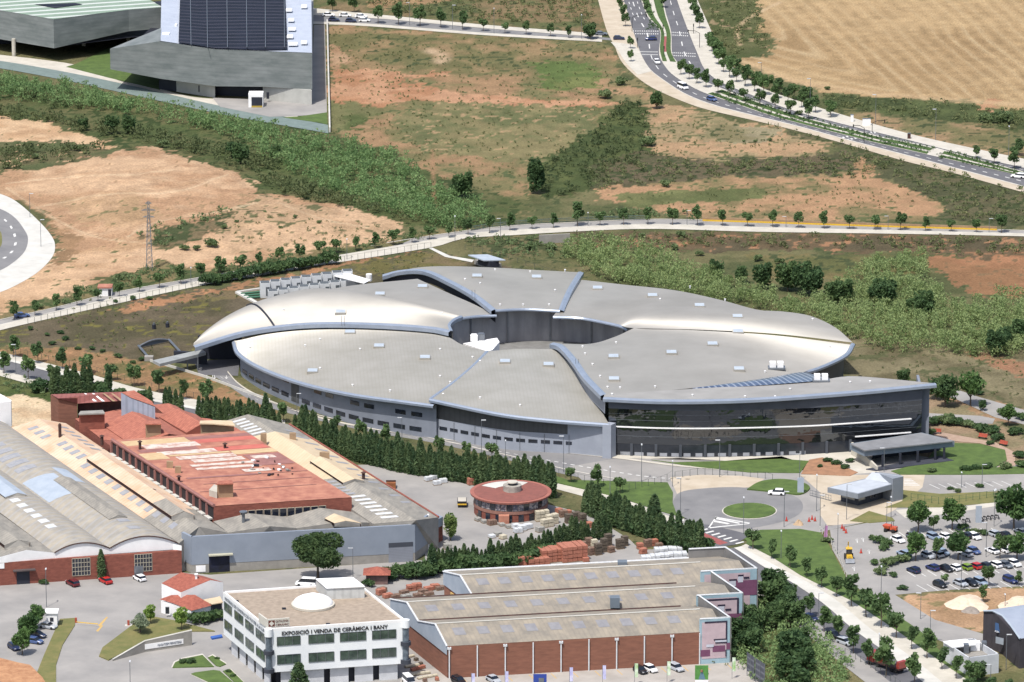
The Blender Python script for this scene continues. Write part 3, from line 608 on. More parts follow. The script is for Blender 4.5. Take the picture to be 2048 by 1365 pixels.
def coons(bot, top, left, right, N=48, Mv=28, bulge=0.):
    """bot/top run along u, left/right along v from bot to top"""
    B, T, L, R_ = curve(bot, N + 1), curve(top, N + 1), curve(left, Mv + 1), curve(right, Mv + 1)
    u = np.linspace(0, 1, N + 1)[None, :, None]; v = np.linspace(0, 1, Mv + 1)[:, None, None]
    S_ = (1 - v) * B[None] + v * T[None] + (1 - u) * L[:, None] + u * R_[:, None] - ((1 - u) * (1 - v) * B[0] + u * (1 - v) * B[-1] + (1 - u) * v * T[0] + u * v * T[-1])
    if bulge: S_[..., 2] += bulge * (np.sin(np.pi * v[..., 0]) ** .9 * np.sin(np.pi * np.clip(u[..., 0] * .9 + .08, 0, 1)))
    return S_
def petal(name, mat, *a, **k):
    S_ = coons(*a, **k); n_, m_ = S_.shape[:2]; PATCH.append(S_)
    V = S_.reshape(-1, 3); Fc = [(i * m_ + j, i * m_ + j + 1, (i + 1) * m_ + j + 1, (i + 1) * m_ + j) for i in range(n_ - 1) for j in range(m_ - 1)]
    V2 = V.copy(); V2[:, 2] -= .35; nb = len(V)
    o = obj(name, V, Fc, mat, hall, smooth=True)
    if o.data.polygons[len(Fc) // 2].normal.z < 0: o.data.flip_normals()
    return o, S_
def fascia(L, w=.45, drop=1.0, name='fascia', off_=0.):
    c = curve(L, 50) if not isinstance(L, np.ndarray) else L
    ce = np.array(G(1084, 737)); mb = MB(); V = []
    for i, p in enumerate(c):
        t = c[min(i + 1, len(c) - 1)] - c[max(i - 1, 0)]; t[2] = 0; t = t / (np.linalg.norm(t) + 1e-9); nrm = np.array([t[1], -t[0], 0])
        if nrm[1] > 0: nrm = -nrm                    # towards the viewer's side of the edge
        V += [p + nrm * -.5 + [0, 0, .12], p + nrm * .15 + [0, 0, .22], p + nrm * w * 1.2 + [0, 0, -.1], p + nrm * w * 1.2 + [0, 0, -drop * .7], p + nrm * .1 + [0, 0, -drop]]
    Fc = [(i * 5 + k, i * 5 + k + 1, i * 5 + k + 6, i * 5 + k + 5) for i in range(len(c) - 1) for k in range(4)]
    return obj(name, V, Fc, FASC, hall, smooth=False)
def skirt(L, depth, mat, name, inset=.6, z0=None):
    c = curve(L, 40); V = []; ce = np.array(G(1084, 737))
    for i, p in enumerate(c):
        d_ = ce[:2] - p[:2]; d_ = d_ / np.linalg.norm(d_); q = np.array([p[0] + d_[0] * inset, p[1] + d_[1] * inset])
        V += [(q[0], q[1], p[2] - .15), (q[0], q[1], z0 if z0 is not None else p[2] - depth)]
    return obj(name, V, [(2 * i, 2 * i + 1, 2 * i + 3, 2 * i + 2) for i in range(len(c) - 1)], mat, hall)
# far petal
f_l = [(765, 551, 5), (800, 542, 6.5), (850, 541, 8.5), (900, 562, 10.4), (950, 590, 11), (990, 621, 10.8)]
f_r = [(1160, 545, 7.6), (1150, 560, 9), (1138, 580, 10), (1128, 602, 10.4), (1120, 622, 10.2)]
f_in = [(990, 621, 10.8), (1050, 618.5, 10.4), (1120, 622, 10.2)]
petal('roof_petal', ROOFM, [(765, 551, 5), (830, 540.5, 7), (1000, 538, 7), (1160, 545, 7.6)], f_in, f_l, f_r, bulge=.3)
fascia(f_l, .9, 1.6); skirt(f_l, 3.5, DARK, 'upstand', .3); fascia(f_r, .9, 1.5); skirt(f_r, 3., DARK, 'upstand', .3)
fascia(f_in, .3, .6)
# left far petal (under it)
petal('roof_petal', ROOFM, [(600, 592, 5), (700, 572, 6.4), (835, 558, 7)], [(880, 655, 9.2), (925, 636, 9.6), (990, 631, 9.3)], [(600, 592, 5), (740, 610, 8.5), (880, 655, 9.2)], [(835, 558, 7), (900, 588, 8.8), (950, 610, 9.3), (990, 631, 9.3)], bulge=.4)
fascia([(905, 641, 9.6), (930, 635.5, 9.6), (960, 632, 9.5), (993, 631, 9.4)], .3, .6)
# far right petal
g_in = [(1106, 633, 9.6), (1150, 634.5, 9.4), (1180, 638, 9.3), (1240, 651, 9.3), (1268, 656.5, 13.2), (1400, 660, 14.1), (1550, 668, 13), (1703, 685, 10.4)]
petal('roof_petal', ROOFM, g_in, [(1163, 560, 7.5), (1250, 570, 8.3), (1350, 581, 9), (1440, 600, 9), (1515, 620, 9.5), (1562, 623, 9.5), (1620, 632, 9.5), (1670, 655, 9.6), (1706, 686, 10.2)],
      [(1106, 633, 9.6), (1128, 605, 9.6), (1163, 560, 7.5)], [(1703, 685, 10.4), (1706, 686, 10.2)], bulge=.3)
fascia([(1106, 634, 9.6), (1150, 635.5, 9.4), (1180, 639, 9.3), (1240, 652, 9.3), (1256, 660, 9.6)], .35, .6)
# big right petal
r_l = [(1107, 687, 13.2), (1125, 693, 14), (1150, 720, 14.7), (1175, 755, 15.1), (1210, 791, 15.3)]
r_in = [(1107, 687, 13.2), (1180, 690, 12.8), (1230, 676, 13), (1268, 656.5, 13.2)]
r_cr = [(1268, 656.5, 13.2), (1400, 660, 14.1), (1550, 668, 13), (1703, 685, 10.4)]
r_b = [(1210, 791, 15.3), (1385, 777, 14.6), (1560, 755, 13.4), (1640, 735, 12.3), (1690, 711, 11), (1704, 690, 10.2)]
petal('roof_petal', ROOFM, r_l[::1], r_cr, r_in, r_b, bulge=1.3)
fascia(r_l, 1.0, 1.7); skirt(r_l, 5., WALLG, 'upstand', -.1)
fascia([(1600, 746, 12.8), (1640, 735, 12.3), (1690, 711, 11), (1706, 688, 10.2)], .5, .9)
skirt([(1560, 756, 13), (1640, 736, 12.1), (1690, 712, 10.8), (1704, 691, 10)], 9, WALLD, 'outer_wall', 2.2, z0=0)
# left upper petal with its long wing over the entrance
l_lo = [(387, 693, 7.5), (480, 665, 9.8), (568, 651, 11), (650, 646, 11.8), (760, 648, 12.3), (860, 655, 12.6), (902, 663, 12.6)]
l_up = [(388, 690, 7.5), (405, 668, 8), (450, 635, 8.5), (510, 606, 8.8), (570, 588, 9.2), (640, 577, 9.6), (760, 591, 11), (860, 616, 12), (922, 633, 12)]
l_in = [(902, 663, 12.6), (897, 650, 12.6), (906, 640, 12.4), (922, 633, 12)]
_, SL = petal('roof_petal', ROOFM, l_lo, l_up, [(387, 693, 7.5), (388, 690, 7.5)], l_in, bulge=2.8, N=60)
fascia(l_lo, .9, 1.6); skirt(l_lo[2:], 2.2, WALLD, 'upstand', .6); fascia(l_in, .5, 1.3)
MB().tube([Vector(SL[i, 19]) + Vector((0, 0, .12)) - Vector((0, 0, 0)) for i in range(0, 29)], .28, 5).build('roof_joint', DARK, hall)
# left front petal
q_b = [(468, 684, 7.6), (478, 708, 7.2), (520, 735, 7.1), (600, 765, 7.6), (700, 788, 8.8), (800, 802, 9.5), (868, 811, 9.6)]
q_t = [(468, 684, 7.6), (540, 668, 9), (640, 659, 10), (760, 659, 10.6), (880, 670, 11), (925, 690, 10.8), (975, 703, 10.9)]
q_r = [(868, 811, 9.6), (915, 765, 10.9), (952, 731, 11.3), (975, 703, 10.9)]
petal('roof_petal', ROOFS, q_b, q_t, [(468, 684, 7.6), (468.3, 683.7, 7.6)], q_r, bulge=1.0, N=60)
fascia(q_b, .5, .9)
# front petal
p_l = [(860, 799, 10.8), (908, 765, 11.7), (948, 731, 12), (975, 703, 11.6)]
p_b = [(860, 799, 10.8), (1000, 828, 10), (1100, 840, 9.4), (1218, 849, 9)]
p_t = [(975, 703, 11.6), (1040, 698, 12.3), (1108, 699, 12)]
petal('roof_petal', ROOFS, p_b, p_t, p_l, [(1218, 849, 9), (1190, 800, 10), (1155, 745, 11.2), (1108, 699, 12)], bulge=.5)
fascia(p_l, .45, 1.0); fascia(p_b, .5, .9)
# outer walls
def wallpath(L, inset, zfun0, ztop, mat, name, N=40):
    c = curve(L, N); ce = np.array(G(1084, 737)); V = []
    pts = []
    for p in c:
        d_ = ce[:2] - p[:2]; d_ /= np.linalg.norm(d_); q = p[:2] + d_ * inset; pts.append(q)
        z0 = zfun0; z1 = (p[2] - .3) if ztop is None else ztop
        V += [(q[0], q[1], z1), (q[0], q[1], z0)]
    o = obj(name, V, [(2 * i, 2 * i + 1, 2 * i + 3, 2 * i + 2) for i in range(N - 1)], mat, hall)
    return o, pts
def along(pts):
    s = [0.]
    for i in range(1, len(pts)): s.append(s[-1] + np.linalg.norm(pts[i] - pts[i - 1]))
    def f(d_):
        j = max(0, min(len(s) - 2, int(np.searchsorted(s, d_)) - 1)); t = (d_ - s[j]) / (s[j + 1] - s[j]); return pts[j] * (1 - t) + pts[j + 1] * t
    return f, s[-1]
wq, ptq = wallpath([(468, 684, 7.6), (470, 700, 7.3), (478, 708, 7.2), (520, 735, 7.1), (600, 765, 7.6), (700, 788, 8.8), (800, 802, 9.5), (868, 811, 9.6)], 1.6, 0, None, WALLG, 'outer_wall')
wp, ptp = wallpath(p_b[:1] + [(1000, 828, 10), (1100, 840, 9.4), (1200, 848, 9)], 1.9, 0, 5.2, WALLL, 'outer_wall')
wp2, _ = wallpath(p_b[:1] + [(1000, 828, 10), (1100, 840, 9.4), (1200, 848, 9)], 2.0, 5.1, None, WALLD, 'mesh_wall')
fq, lq = along(ptq); fp, lp = along(ptp)
def wallbox(f, s0, s1, z0, z1, mat, name, par, th=.08):
    n_ = max(1, int((s1 - s0) / 3)); mb = MB()
    for i in range(n_):
        a = f(s0 + (s1 - s0) * i / n_); b2 = f(s0 + (s1 - s0) * (i + 1) / n_); A = Vector((a[0], a[1], 0)); B = Vector((b2[0], b2[1], 0))
        d_ = (B - A).normalized(); o_n = Vector((d_.y, -d_.x, 0))
        if o_n.y > 0: o_n = -o_n
        wbox(mb, A, B, 0, (B - A).length, z0, z1, o_n, th)
    return mb.build(name, mat, par)
for i in range(16):
    s = 9 + i * (lq - 12) / 16
    if 6 <= i <= 6: wallbox(fq, s, s + 3.6, .8, 7.2, WALLD, 'louvre_panel', wq); continue
    wallbox(fq, s, s + 3.6, 1.4, 2.6, WIN, 'window', wq)
    if i % 3 != 1: wallbox(fq, s + .6, s + 3.8, 5.4, 6.6, WIN, 'window', wq)
for i in range(13):
    s = 2 + i * (lp - 4) / 13
    wallbox(fp, s, s + 2.4, 2.4, 3.3, WIN, 'window', wp)
for i in range(8): 
    s = i * lp / 7.2; wallbox(fp, s, s + .12, 0, 5, STEEL, 'joint', wp, .12)
blk('gable_wall', [(1133, 842), (1218, 850), (1224, 846), (1140, 838)], 8.8, 0, WALLL, hall)
gw = blk('stair_block', [(1205, 850), (1222, 851), (1232, 846), (1214, 844)], 9.0, 0, WALLL, hall)
for x in (1146, 1155, 1164, 1173): 
    A = G(x, 905); MB().box((A.x, A.y - 1.0, .2), (1.0, .3, 5.)).build('door', STEEL, hall)
# inner court
ci = G(1084, 737); inn = [(902, 663, 10.0), (900, 652, 10), (925, 637, 9.3), (990, 632, 9.1), (993, 622, 10.3), (1050, 619.5, 10), (1118, 623, 9.9), (1120, 634, 9.1), (1180, 639, 9), (1240, 652, 9), (1262, 662, 9.5)]
cw = []
for k in range(41):
    a = math.radians(-8 + 196 * k / 40); cw.append(np.array([ci.x + 28.4 * math.cos(a), ci.y + 1 + 27.5 * math.sin(a)]))
V = []
for q in cw: V += [(q[0], q[1], 9.4), (q[0], q[1], 0)]
iw = obj('court_wall', V, [(2 * i, 2 * i + 1, 2 * i + 3, 2 * i + 2) for i in range(40)], M('court_panels', (158, 158, 160), (136, 136, 140), scale=.25, rough=.7, k=.95, stripe=(1, 0, 0, 6.2, .3, (100, 100, 106)), aniso=(1, 1, .4)), hall)
for k in range(4, 40, 5):
    q = cw[k]; d_ = np.array([ci.x, ci.y]) - q; d_ /= np.linalg.norm(d_); q = q + d_ * .3; MB().box((q[0], q[1], 0), (.35, .35, 9.4)).build('wall_post', STEEL, iw)
obj('court_floor', [tuple(ci + Vector((29 * math.cos(a), 29 * math.sin(a), .1))) for a in [2 * math.pi * i / 48 for i in range(48)]], [tuple(range(48))], M('court_paving', (150, 150, 148), (128, 128, 126), scale=.3), hall)
pr = blk('plant_room', [(926, 687), (994, 676), (999, 684), (985, 700), (975, 703)], 6, 0, WHITE, hall)
for x, y in ((948, 682), (962, 680)):
    c_ = G(x, y, 6.02); MB().box(c_, (2, 1.6, 1.6)).box(c_ + Vector((0, 0, 1.6)), (1.5, 1.2, .3)).build('air_unit', STEEL if x > 950 else WHITE, hall)
# glass wing
gb = [(1217, 910), (1330, 914), (1450, 914), (1600, 910), (1700, 904), (1842, 893)]
gp = [np.array(G(p[0], p[1]))[:2] for p in cr(gb, 10)]
gf, gl = along(gp)
GL = bpy.data.materials.new('mirror_glass'); GL.use_nodes = True; n_ = GL.node_tree; b_ = n_.nodes['Principled BSDF']
b_.inputs['Base Color'].default_value = (.11, .12, .135, 1); b_.inputs['Metallic'].default_value = .9; b_.inputs['Roughness'].default_value = .04
ge = n_.nodes.new('ShaderNodeNewGeometry'); nz = n_.nodes.new('ShaderNodeTexNoise'); nz.inputs['Scale'].default_value = .35; nz.inputs['Detail'].default_value = 2
n_.links.new(ge.outputs['Position'], nz.inputs['Vector']); bn = n_.nodes.new('ShaderNodeBump'); bn.inputs['Strength'].default_value = .25; bn.inputs['Distance'].default_value = .25
n_.links.new(nz.outputs[0], bn.inputs['Height']); n_.links.new(bn.outputs[0], b_.inputs['Normal'])
gs = wallbox(gf, 0, gl, 3.2, 12.6, GL, 'glass_facade', hall, .0)
wallbox(gf, 0, gl, 12.6, 15.4, M('dark_grey_band', (92, 98, 110), (80, 86, 98), scale=.3), 'upper_band', hall, .35)
wallbox(gf, 0, gl, 0, 3.2, M('plinth_glass', (58, 64, 74), (44, 50, 60), scale=.4, rough=.2), 'ground_floor', hall, -.5)
wallbox(gf, 0, gl * .62, .1, 1.0, M('plinth_band', (186, 190, 198), (170, 174, 182), scale=.4), 'plinth', hall, -.35)
lv = wallbox(gf, 0, gl * .965, 7.6, 7.85, WHITE, 'white_louvre', gs, .4); wallbox(gf, gl * .78, gl * .965, 3.9, 4.15, WHITE, 'white_louvre', gs, .4)
for z in (5.3, 9.6, 11.2): wallbox(gf, 0, gl, z, z + .07, STEEL, 'mullion', gs, .05)
for i in range(10):
    s = 6 + i * gl / 13
    a = gf(s); MB().box((a[0], a[1] - .1, 0), (.7, .5, 3.3)).build('column', M('column_grey', (84, 90, 100)), hall)
rf = [(1207, 796, 15.5), (1330, 801, 15.6), (1500, 798, 15.9), (1700, 784, 16.3), (1871, 768, 16.8)]
rb = [(1209, 789, 15.5), (1385, 778, 15.4), (1560, 768, 15.5), (1640, 761, 15.6), (1712, 753, 15.8), (1870, 767, 16.7)]
petal('wing_roof', M('grey_membrane_roof', (176, 174, 170), (162, 160, 156), scale=.15, rough=.7), rf, rb, [rf[0], rb[0]], [rf[-1], rb[-1]], bulge=0)
fascia(rf, .8, 1.1)
obj('soffit', [tuple(p - np.array([0, 0, .9])) for p in curve(rf, 30)] + [tuple(p - np.array([0, 0, .95])) for p in curve(rb, 30)], [(i, i + 30, i + 31, i + 1) for i in range(29)], WALLG, hall)
skirt([(1700, 757, 15.6), (1712, 753, 15.8), (1866, 767, 16.6)], 15, WALLG, 'rear_wall', 1., z0=0)
e0 = gp[-1]; mbw = MB(); mbw.hexa([(e0[0] - .5, e0[1], 0), (e0[0], e0[1], 0), (e0[0] + .2, e0[1] + 14, 0), (e0[0] - .5, e0[1] + 14, 0)], [(e0[0] - .5, e0[1], 15.4), (e0[0], e0[1], 15.4), (e0[0] + .2, e0[1] + 14, 15.4), (e0[0] - .5, e0[1] + 14, 15.4)]).build('end_wall', WALLG, hall)
SOL = M('solar_glazing', (96, 112, 142), (70, 84, 112), scale=.5, rough=.2, spec=.9, stripe=(1, .35, 0, 1.7, .6, (190, 200, 214)))
_, SS = petal('solar_glazing', SOL, [(1385, 778, 14.9), (1500, 772.5, 15.6), (1645, 761.5, 16)], [(1385, 776.5, 15.1), (1480, 764, 15.2), (1560, 752, 15.3), (1605, 745, 14.8), (1650, 756, 15.6)], [(1385, 778, 14.9), (1385, 776.5, 15.1)], [(1645, 761.5, 16), (1650, 756, 15.6)], bulge=.3)
PATCH.pop()
# things on the roof
AP = np.concatenate([p.reshape(-1, 3) for p in PATCH]); APX, APY = proj(AP[:, 0], AP[:, 1], AP[:, 2])
def onroof(px, py):
    d_ = (APX - px) ** 2 + (3 * (APY - py)) ** 2; i = np.argsort(d_)[:4]; z = float(np.average(AP[i, 2], weights=1 / (d_[i] + .5))); return G(px, py, z)
SKL = M('skylight_pane', (214, 224, 232), (196, 208, 220), scale=.5, rough=.3)
for x, y in [(954, 554), (1073, 556), (1195, 578), (1305, 593), (845, 575), (703, 599), (681, 626), (700, 666), (758, 694), (850, 717), (625, 744), (1010, 725), (1097, 731), (1227, 715), (1228, 760), (1343, 707), (1425, 690), (1476, 665), (1399, 613), (1475, 635), (1478, 740), (760, 590)]:
    p = onroof(x, y); p.z += .1
    f_ = MB().box(p - Vector((0, 0, .5)), (3.0, 3.4, .85)).build('skylight', ROOFM, hall); MB().box(p + Vector((0, 0, .36)), (2.6, 3.0, .08)).build('pane', SKL, f_)
rs_ = random.Random(3)
for x, y in [(567, 621), (610, 693), (500, 696), (640, 738), (705, 772), (780, 783), (880, 754), (900, 766), (886, 790), (960, 797), (880, 700), (945, 716), (1040, 812), (960, 724), (1060, 545), (990, 541), (1130, 542), (960, 568), (1110, 582), (1000, 611), (1046, 611), (1098, 611), (640, 680), (720, 700), (1165, 695), (1185, 730), (1170, 709), (1200, 754), (1215, 776), (1240, 777), (1224, 790), (1310, 775), (1385, 792), (1550, 795), (1580, 780), (1700, 766), (1740, 765), (1232, 687), (1320, 600), (1450, 601), (1380, 575), (1625, 640), (1660, 695), (930, 560), (884, 628), (790, 660), (1530, 745), (1490, 795)]:
    p = onroof(x, y); MB().cyl(p - Vector((0, 0, .3)), .2, .6, 6).box(p + Vector((0, 0, .3)), (.5, .5, .12)).build('roof_vent', WHITE, hall)
for x, y in ((1553, 738), (1642, 763)):
    p = onroof(x, y); a = MB().box(p, (4.5, 3, .5)).build('roof_unit', STEEL, hall); MB().box(p + Vector((-1, .4, .5)), (1.6, 2, 1.3)).box(p + Vector((1, .4, .5)), (1.6, 2, 1.3)).build('fan_box', WHITE, a)
for x, y in ((686, 648), (1154, 735), (947, 596)):
    p = onroof(x, y); MB().tube([p + Vector((-.4, -.4, -.5)), p + Vector((-.4, -.4, 2.4))], .06, 5).tube([p + Vector((.4, -.4, -.5)), p + Vector((.4, -.4, 2.4))], .06, 5).build('ladder', STEEL, hall)
# entrance under the wing
A = G(392, 742); B = G(480, 742); mb = MB(); mb.hexa([(A.x, A.y + 12, 0), (B.x, B.y + 12, 0), (B.x, B.y + 13, 0), (A.x, A.y + 13, 0)], [(A.x, A.y + 12, 6.6), (B.x, B.y + 12, 8.2), (B.x, B.y + 13, 8.2), (A.x, A.y + 13, 6.6)]).build('entrance_painted_shade', DARK, hall)  # near-black panel, its colour stands in for the shade under the wing
S('road', sheet('road', [(388, 722), (480, 718), (476, 752), (398, 750)], .058, ASPD))
cp = blk('entrance_canopy', [(306, 721), (404, 699), (412, 705), (320, 728)], 4.2, 3.4, M('canopy_grey', (176, 180, 180), (156, 160, 160), scale=.3), hall)
A = G(345, 738); B = G(412, 742)
MB().hexa([(A.x, A.y + 6, 0), (B.x, B.y + 6, 0), (B.x, B.y + 7, 0), (A.x, A.y + 7, 0)], [(A.x, A.y + 6, 3.3), (B.x, B.y + 6, 3.3), (B.x, B.y + 7, 3.3), (A.x, A.y + 7, 3.3)]).build('canopy_painted_shade', DARK, hall)  # dark colour paints the shaded opening below the canopy
for x in (375, 396): MB().cyl(G(x, 741), .2, 3.6, 8).build('column', STEEL, hall)
# terrace at the glass wing
tr = thing('terrace_pavilion', 'low flat-roofed terrace pavilion with a blue-grey fascia at the right foot of the glass front', 'pavilion')
blk('roof', [(1702, 888), (1729, 901), (1908, 882), (1842, 866)], 5.0, 4.7, M('terrace_deck', (150, 152, 156), (134, 136, 140), scale=.3), tr)
blk('fascia', [(1700, 887.5), (1728.5, 901.5), (1909, 882.2), (1843, 865.5)], 4.68, 3.1, M('blue_grey_cladding', (140, 156, 172), (128, 144, 160), scale=.3, stripe=(1, 0, 0, 6, .3, (120, 134, 150))), tr)
blk('inner_wall', [(1745, 895), (1880, 880), (1870, 874), (1745, 886)], 3.1, 0, DARK, tr)
for x, y in ((1765, 936), (1800, 931), (1835, 927), (1870, 922), (1888, 920)): MB().box(G(x, y), (.6, .6, 3.2)).build('column', DARK, tr)
blk('floor', [(1732, 938), (1752, 941), (1908, 921), (1880, 912)], .3, 0, M('dark_decking', (70, 74, 88), (56, 60, 74), scale=.3), tr)
rw = thing('ramp_wall', 'pale sloping concrete ramp wall beside the sandy path right of the glass front', 'wall')
A, B = G(1702, 910), G(1752, 942); mb = MB(); mb.hexa([(A.x, A.y, 0), (B.x, B.y, 0), (B.x + .5, B.y, 0), (A.x + .5, A.y, 0)], [(A.x, A.y, 3.4), (B.x, B.y, 1.2), (B.x + .5, B.y, 1.2), (A.x + .5, A.y, 3.4)]).build('wall_panel', CONC, rw)
# ================================================================= factory
FIB = M('fibre_cement_roof', (178, 172, 160), (148, 144, 136), scale=.35, rough=.9, detail=8, stripe=(.75, -.66, 0, 1.1, .28, (120, 116, 110)), aniso=(1.6, .5, 1))
FIBP = M('patched_cement_roof', (190, 180, 162), (162, 158, 150), scale=.3, rough=.9, detail=9, stripe=(.75, -.66, 0, 2.6, .3, (178, 184, 194)), mixlo=.35, mixhi=.65)
CREAM = M('orange_stained_roof', (238, 218, 192), (226, 186, 152), scale=.16, rough=.9, stripe=(.75, -.66, 0, 1.3, .25, (222, 160, 112)))
CREAM2 = M('yellow_stained_roof', (232, 212, 178), (222, 198, 164), scale=.3, rough=.9, stripe=(.75, -.66, 0, 1.2, .3, (214, 184, 140)))
BRICK = M('red_brick', (168, 98, 80), (132, 74, 62), scale=.7, rough=.95, aniso=(1, 1, 2.5), detail=10, mixlo=.3, mixhi=.7)
BRICKB = M('brown_brick', (150, 100, 80), (124, 82, 66), scale=.35, k=.85, detail=10, mixlo=.3, mixhi=.7, rough=.95, aniso=(1, 1, 5))
RED = M('red_membrane', (212, 146, 118), (174, 108, 90), scale=.28, rough=.85, detail=8)
TILE = M('red_roof_tiles', (206, 128, 102), (172, 102, 84), scale=.9, rough=.9, detail=8, stripe=(.75, -.66, 0, .9, .35, (150, 74, 58)), bump=.3)
MAUVE = M('mauve_membrane', (176, 122, 114), (156, 106, 100), scale=.4)
BLUEC = M('blue_grey_cladding_wall', (150, 160, 174), (140, 150, 164), scale=.2, rough=.55, k=.78)
CBL = M('concrete_wall', (176, 172, 164), (156, 152, 146), scale=.4)
TAN = M('tan_render', (186, 156, 122), (168, 140, 110), scale=.5)
RUST = M('rusty_steel', (92, 60, 52), (70, 48, 44), scale=1.)
PANEB = M('blue_roof_sheet', (190, 202, 216), (174, 188, 204), scale=.3)
def bay(par, L, R_, Q, mats, cuts=(0, 1), wallm=None, z0=0., front=True):
    """gabled bay: left eave L, ridge R_, right eave Q, each [(px,py,z) back, front]"""
    L, R_, Q = P3(L), P3(R_), P3(Q)
    for i in range(len(cuts) - 1):
        a, b2 = cuts[i], cuts[i + 1]; mb = MB(); n_ = 1
        q = [lerp(L[0], L[1], a), lerp(L[0], L[1], b2), lerp(R_[0], R_[1], b2), lerp(R_[0], R_[1], a), lerp(Q[0], Q[1], a), lerp(Q[0], Q[1], b2)]
        o = mb.add(q, [(0, 1, 2, 3), (3, 2, 5, 4)]).build('roof', mats[i], par)
        if o.data.polygons[0].normal.z < 0: o.data.flip_normals()
    mb = MB()
    for k in (0, 1):
        if k == 1 and not front: continue
        dn = Vector((0, 0, -.03)); pts = [L[k] + dn, R_[k] + dn, Q[k] + dn]
        mb.add(pts + [Vector((Q[k].x, Q[k].y, z0)), Vector((L[k].x, L[k].y, z0))], [(0, 1, 2, 3, 4)])
    for E in (L, Q):
        mb.add([E[0] - Vector((0, 0, .03)), E[1] - Vector((0, 0, .03)), Vector((E[1].x, E[1].y, z0)), Vector((E[0].x, E[0].y, z0))], [(0, 1, 2, 3)])
    return mb.build('wall', wallm or CBL, par)
fac = thing('factory', 'sprawling old ceramics factory with grey vaulted sheds and red brick front', 'factory')
DV = G(22, 956, 7.2) - G(218, 1097, 7.2)
def vault(par, A, B, z, rise, lng, mat, n_=14):
    A, B = G(*A, z), G(*B, z); D = DV * lng; V = []; sh = []
    for k in range(n_ + 1):
        t = k / n_; h = rise * (1 - (2 * t - 1) ** 2); p = lerp(A, B, t) + Vector((0, 0, h)); sh.append(p)
    M_ = 10
    V = [p + D * (j / M_) for j in range(M_ + 1) for p in sh]
    o = obj('roof', V, [(j * (n_ + 1) + k, j * (n_ + 1) + k + 1, (j + 1) * (n_ + 1) + k + 1, (j + 1) * (n_ + 1) + k) for j in range(M_) for k in range(n_)], mat, par, smooth=True)
    if o.data.polygons[3].normal.z < 0: o.data.flip_normals()
    # front gable, dark rim
    dn = -DV.normalized() * .05; V = [p + dn for p in sh] + [Vector((B.x, B.y, 5.7)) + dn, Vector((A.x, A.y, 5.7)) + dn]
    obj('gable', V, [tuple(range(len(V)))], WHITE, par)
    MB().tube([p - DV.normalized() * .25 + Vector((0, 0, .03)) for p in sh], .16, 5).build('rim', RUST, par)
    return o
vault(fac, (108, 1105.5), (219, 1096.5), 7.2, 1.9, 1.4, FIBP); vault(fac, (219, 1096.5), (356, 1087), 7.2, 2.4, 1.9, FIBP)
bay(fac, [(-200, 970, 7.2), (-4, 1115, 7.2)], [(-145, 957, 8.5), (53, 1100, 8.5)], [(-90, 962, 7.2), (108, 1105.5, 7.2)], [FIB], z0=5.7, wallm=WHITE)
A, B = G(-60, 1176), G(364, 1147); B2 = B.copy()
ov = outn(A, B, G(150, 900))
MB().hexa([A, B, B - ov * .8, A - ov * .8], [Vector((p.x, p.y, 5.75)) for p in (A, B, B - ov * .8, A - ov * .8)]).build('brick_wall', BRICK, fac)
w0 = obj('white_band', [Vector((B.x, B.y, 5.7)) + ov * .02, Vector((B.x, B.y, 7.0)) + ov * .02, G(346, 1087.8, 7.2), G(346, 1100, 5.7)], [(0, 1, 2, 3)], WHITE, fac)
WL = (B - A).length
def frame_window(par, A, B, u0, u1, z0, z1, nx, nz, out, fm=WHITE, gm_=WIN, name='window'):
    f_ = wbox(MB(), A, B, u0, u1, z0, z1, out, .05).build(name, gm_, par); mb = MB(); w_ = .09
    for i in range(nx + 1):
        u = u0 + (u1 - u0) * i / nx; wbox(mb, A, B, u - w_ / 2, u + w_ / 2, z0, z1, out, .13)
    for i in range(nz + 1):
        z = z0 + (z1 - z0) * i / nz; wbox(mb, A, B, u0, u1, z - w_ / 2, z + w_ / 2, out, .12)
    mb.build('frame', fm, f_); return f_
def upx(A, B, px):      # distance along AB at which the picture column px is met
    a = (proj(A.x, A.y, 0)[0], proj(B.x, B.y, 0)[0]); return (px - a[0]) / (a[1] - a[0]) * (B - A).length
FW = M('cream_window_frame', (214, 206, 184), (200, 190, 170), scale=1)
frame_window(fac, A, B, upx(A, B, 144), upx(A, B, 180), 1.2, 5.5, 6, 4, ov, FW); frame_window(fac, A, B, upx(A, B, 269), upx(A, B, 304), 1.2, 5.5, 6, 4, ov, FW)
dr = wbox(MB(), A, B, upx(A, B, 33), upx(A, B, 59), 0, 3.2, ov, .08).build('door', DARK, fac); wbox(MB(), A, B, upx(A, B, 26), upx(A, B, 70), 3.5, 3.8, ov, 1.1).build('door_canopy', M('dark_canopy', (96, 84, 84)), dr)
sg = wbox(MB(), A, B, upx(A, B, -14), upx(A, B, 9), 4.3, 5.6, ov, .15).build('sign_panel', WHITE, fac)
wbox(MB(), A, B, upx(A, B, 268), upx(A, B, 286), 0, 2.6, ov, .2).build('door', STEEL, fac)
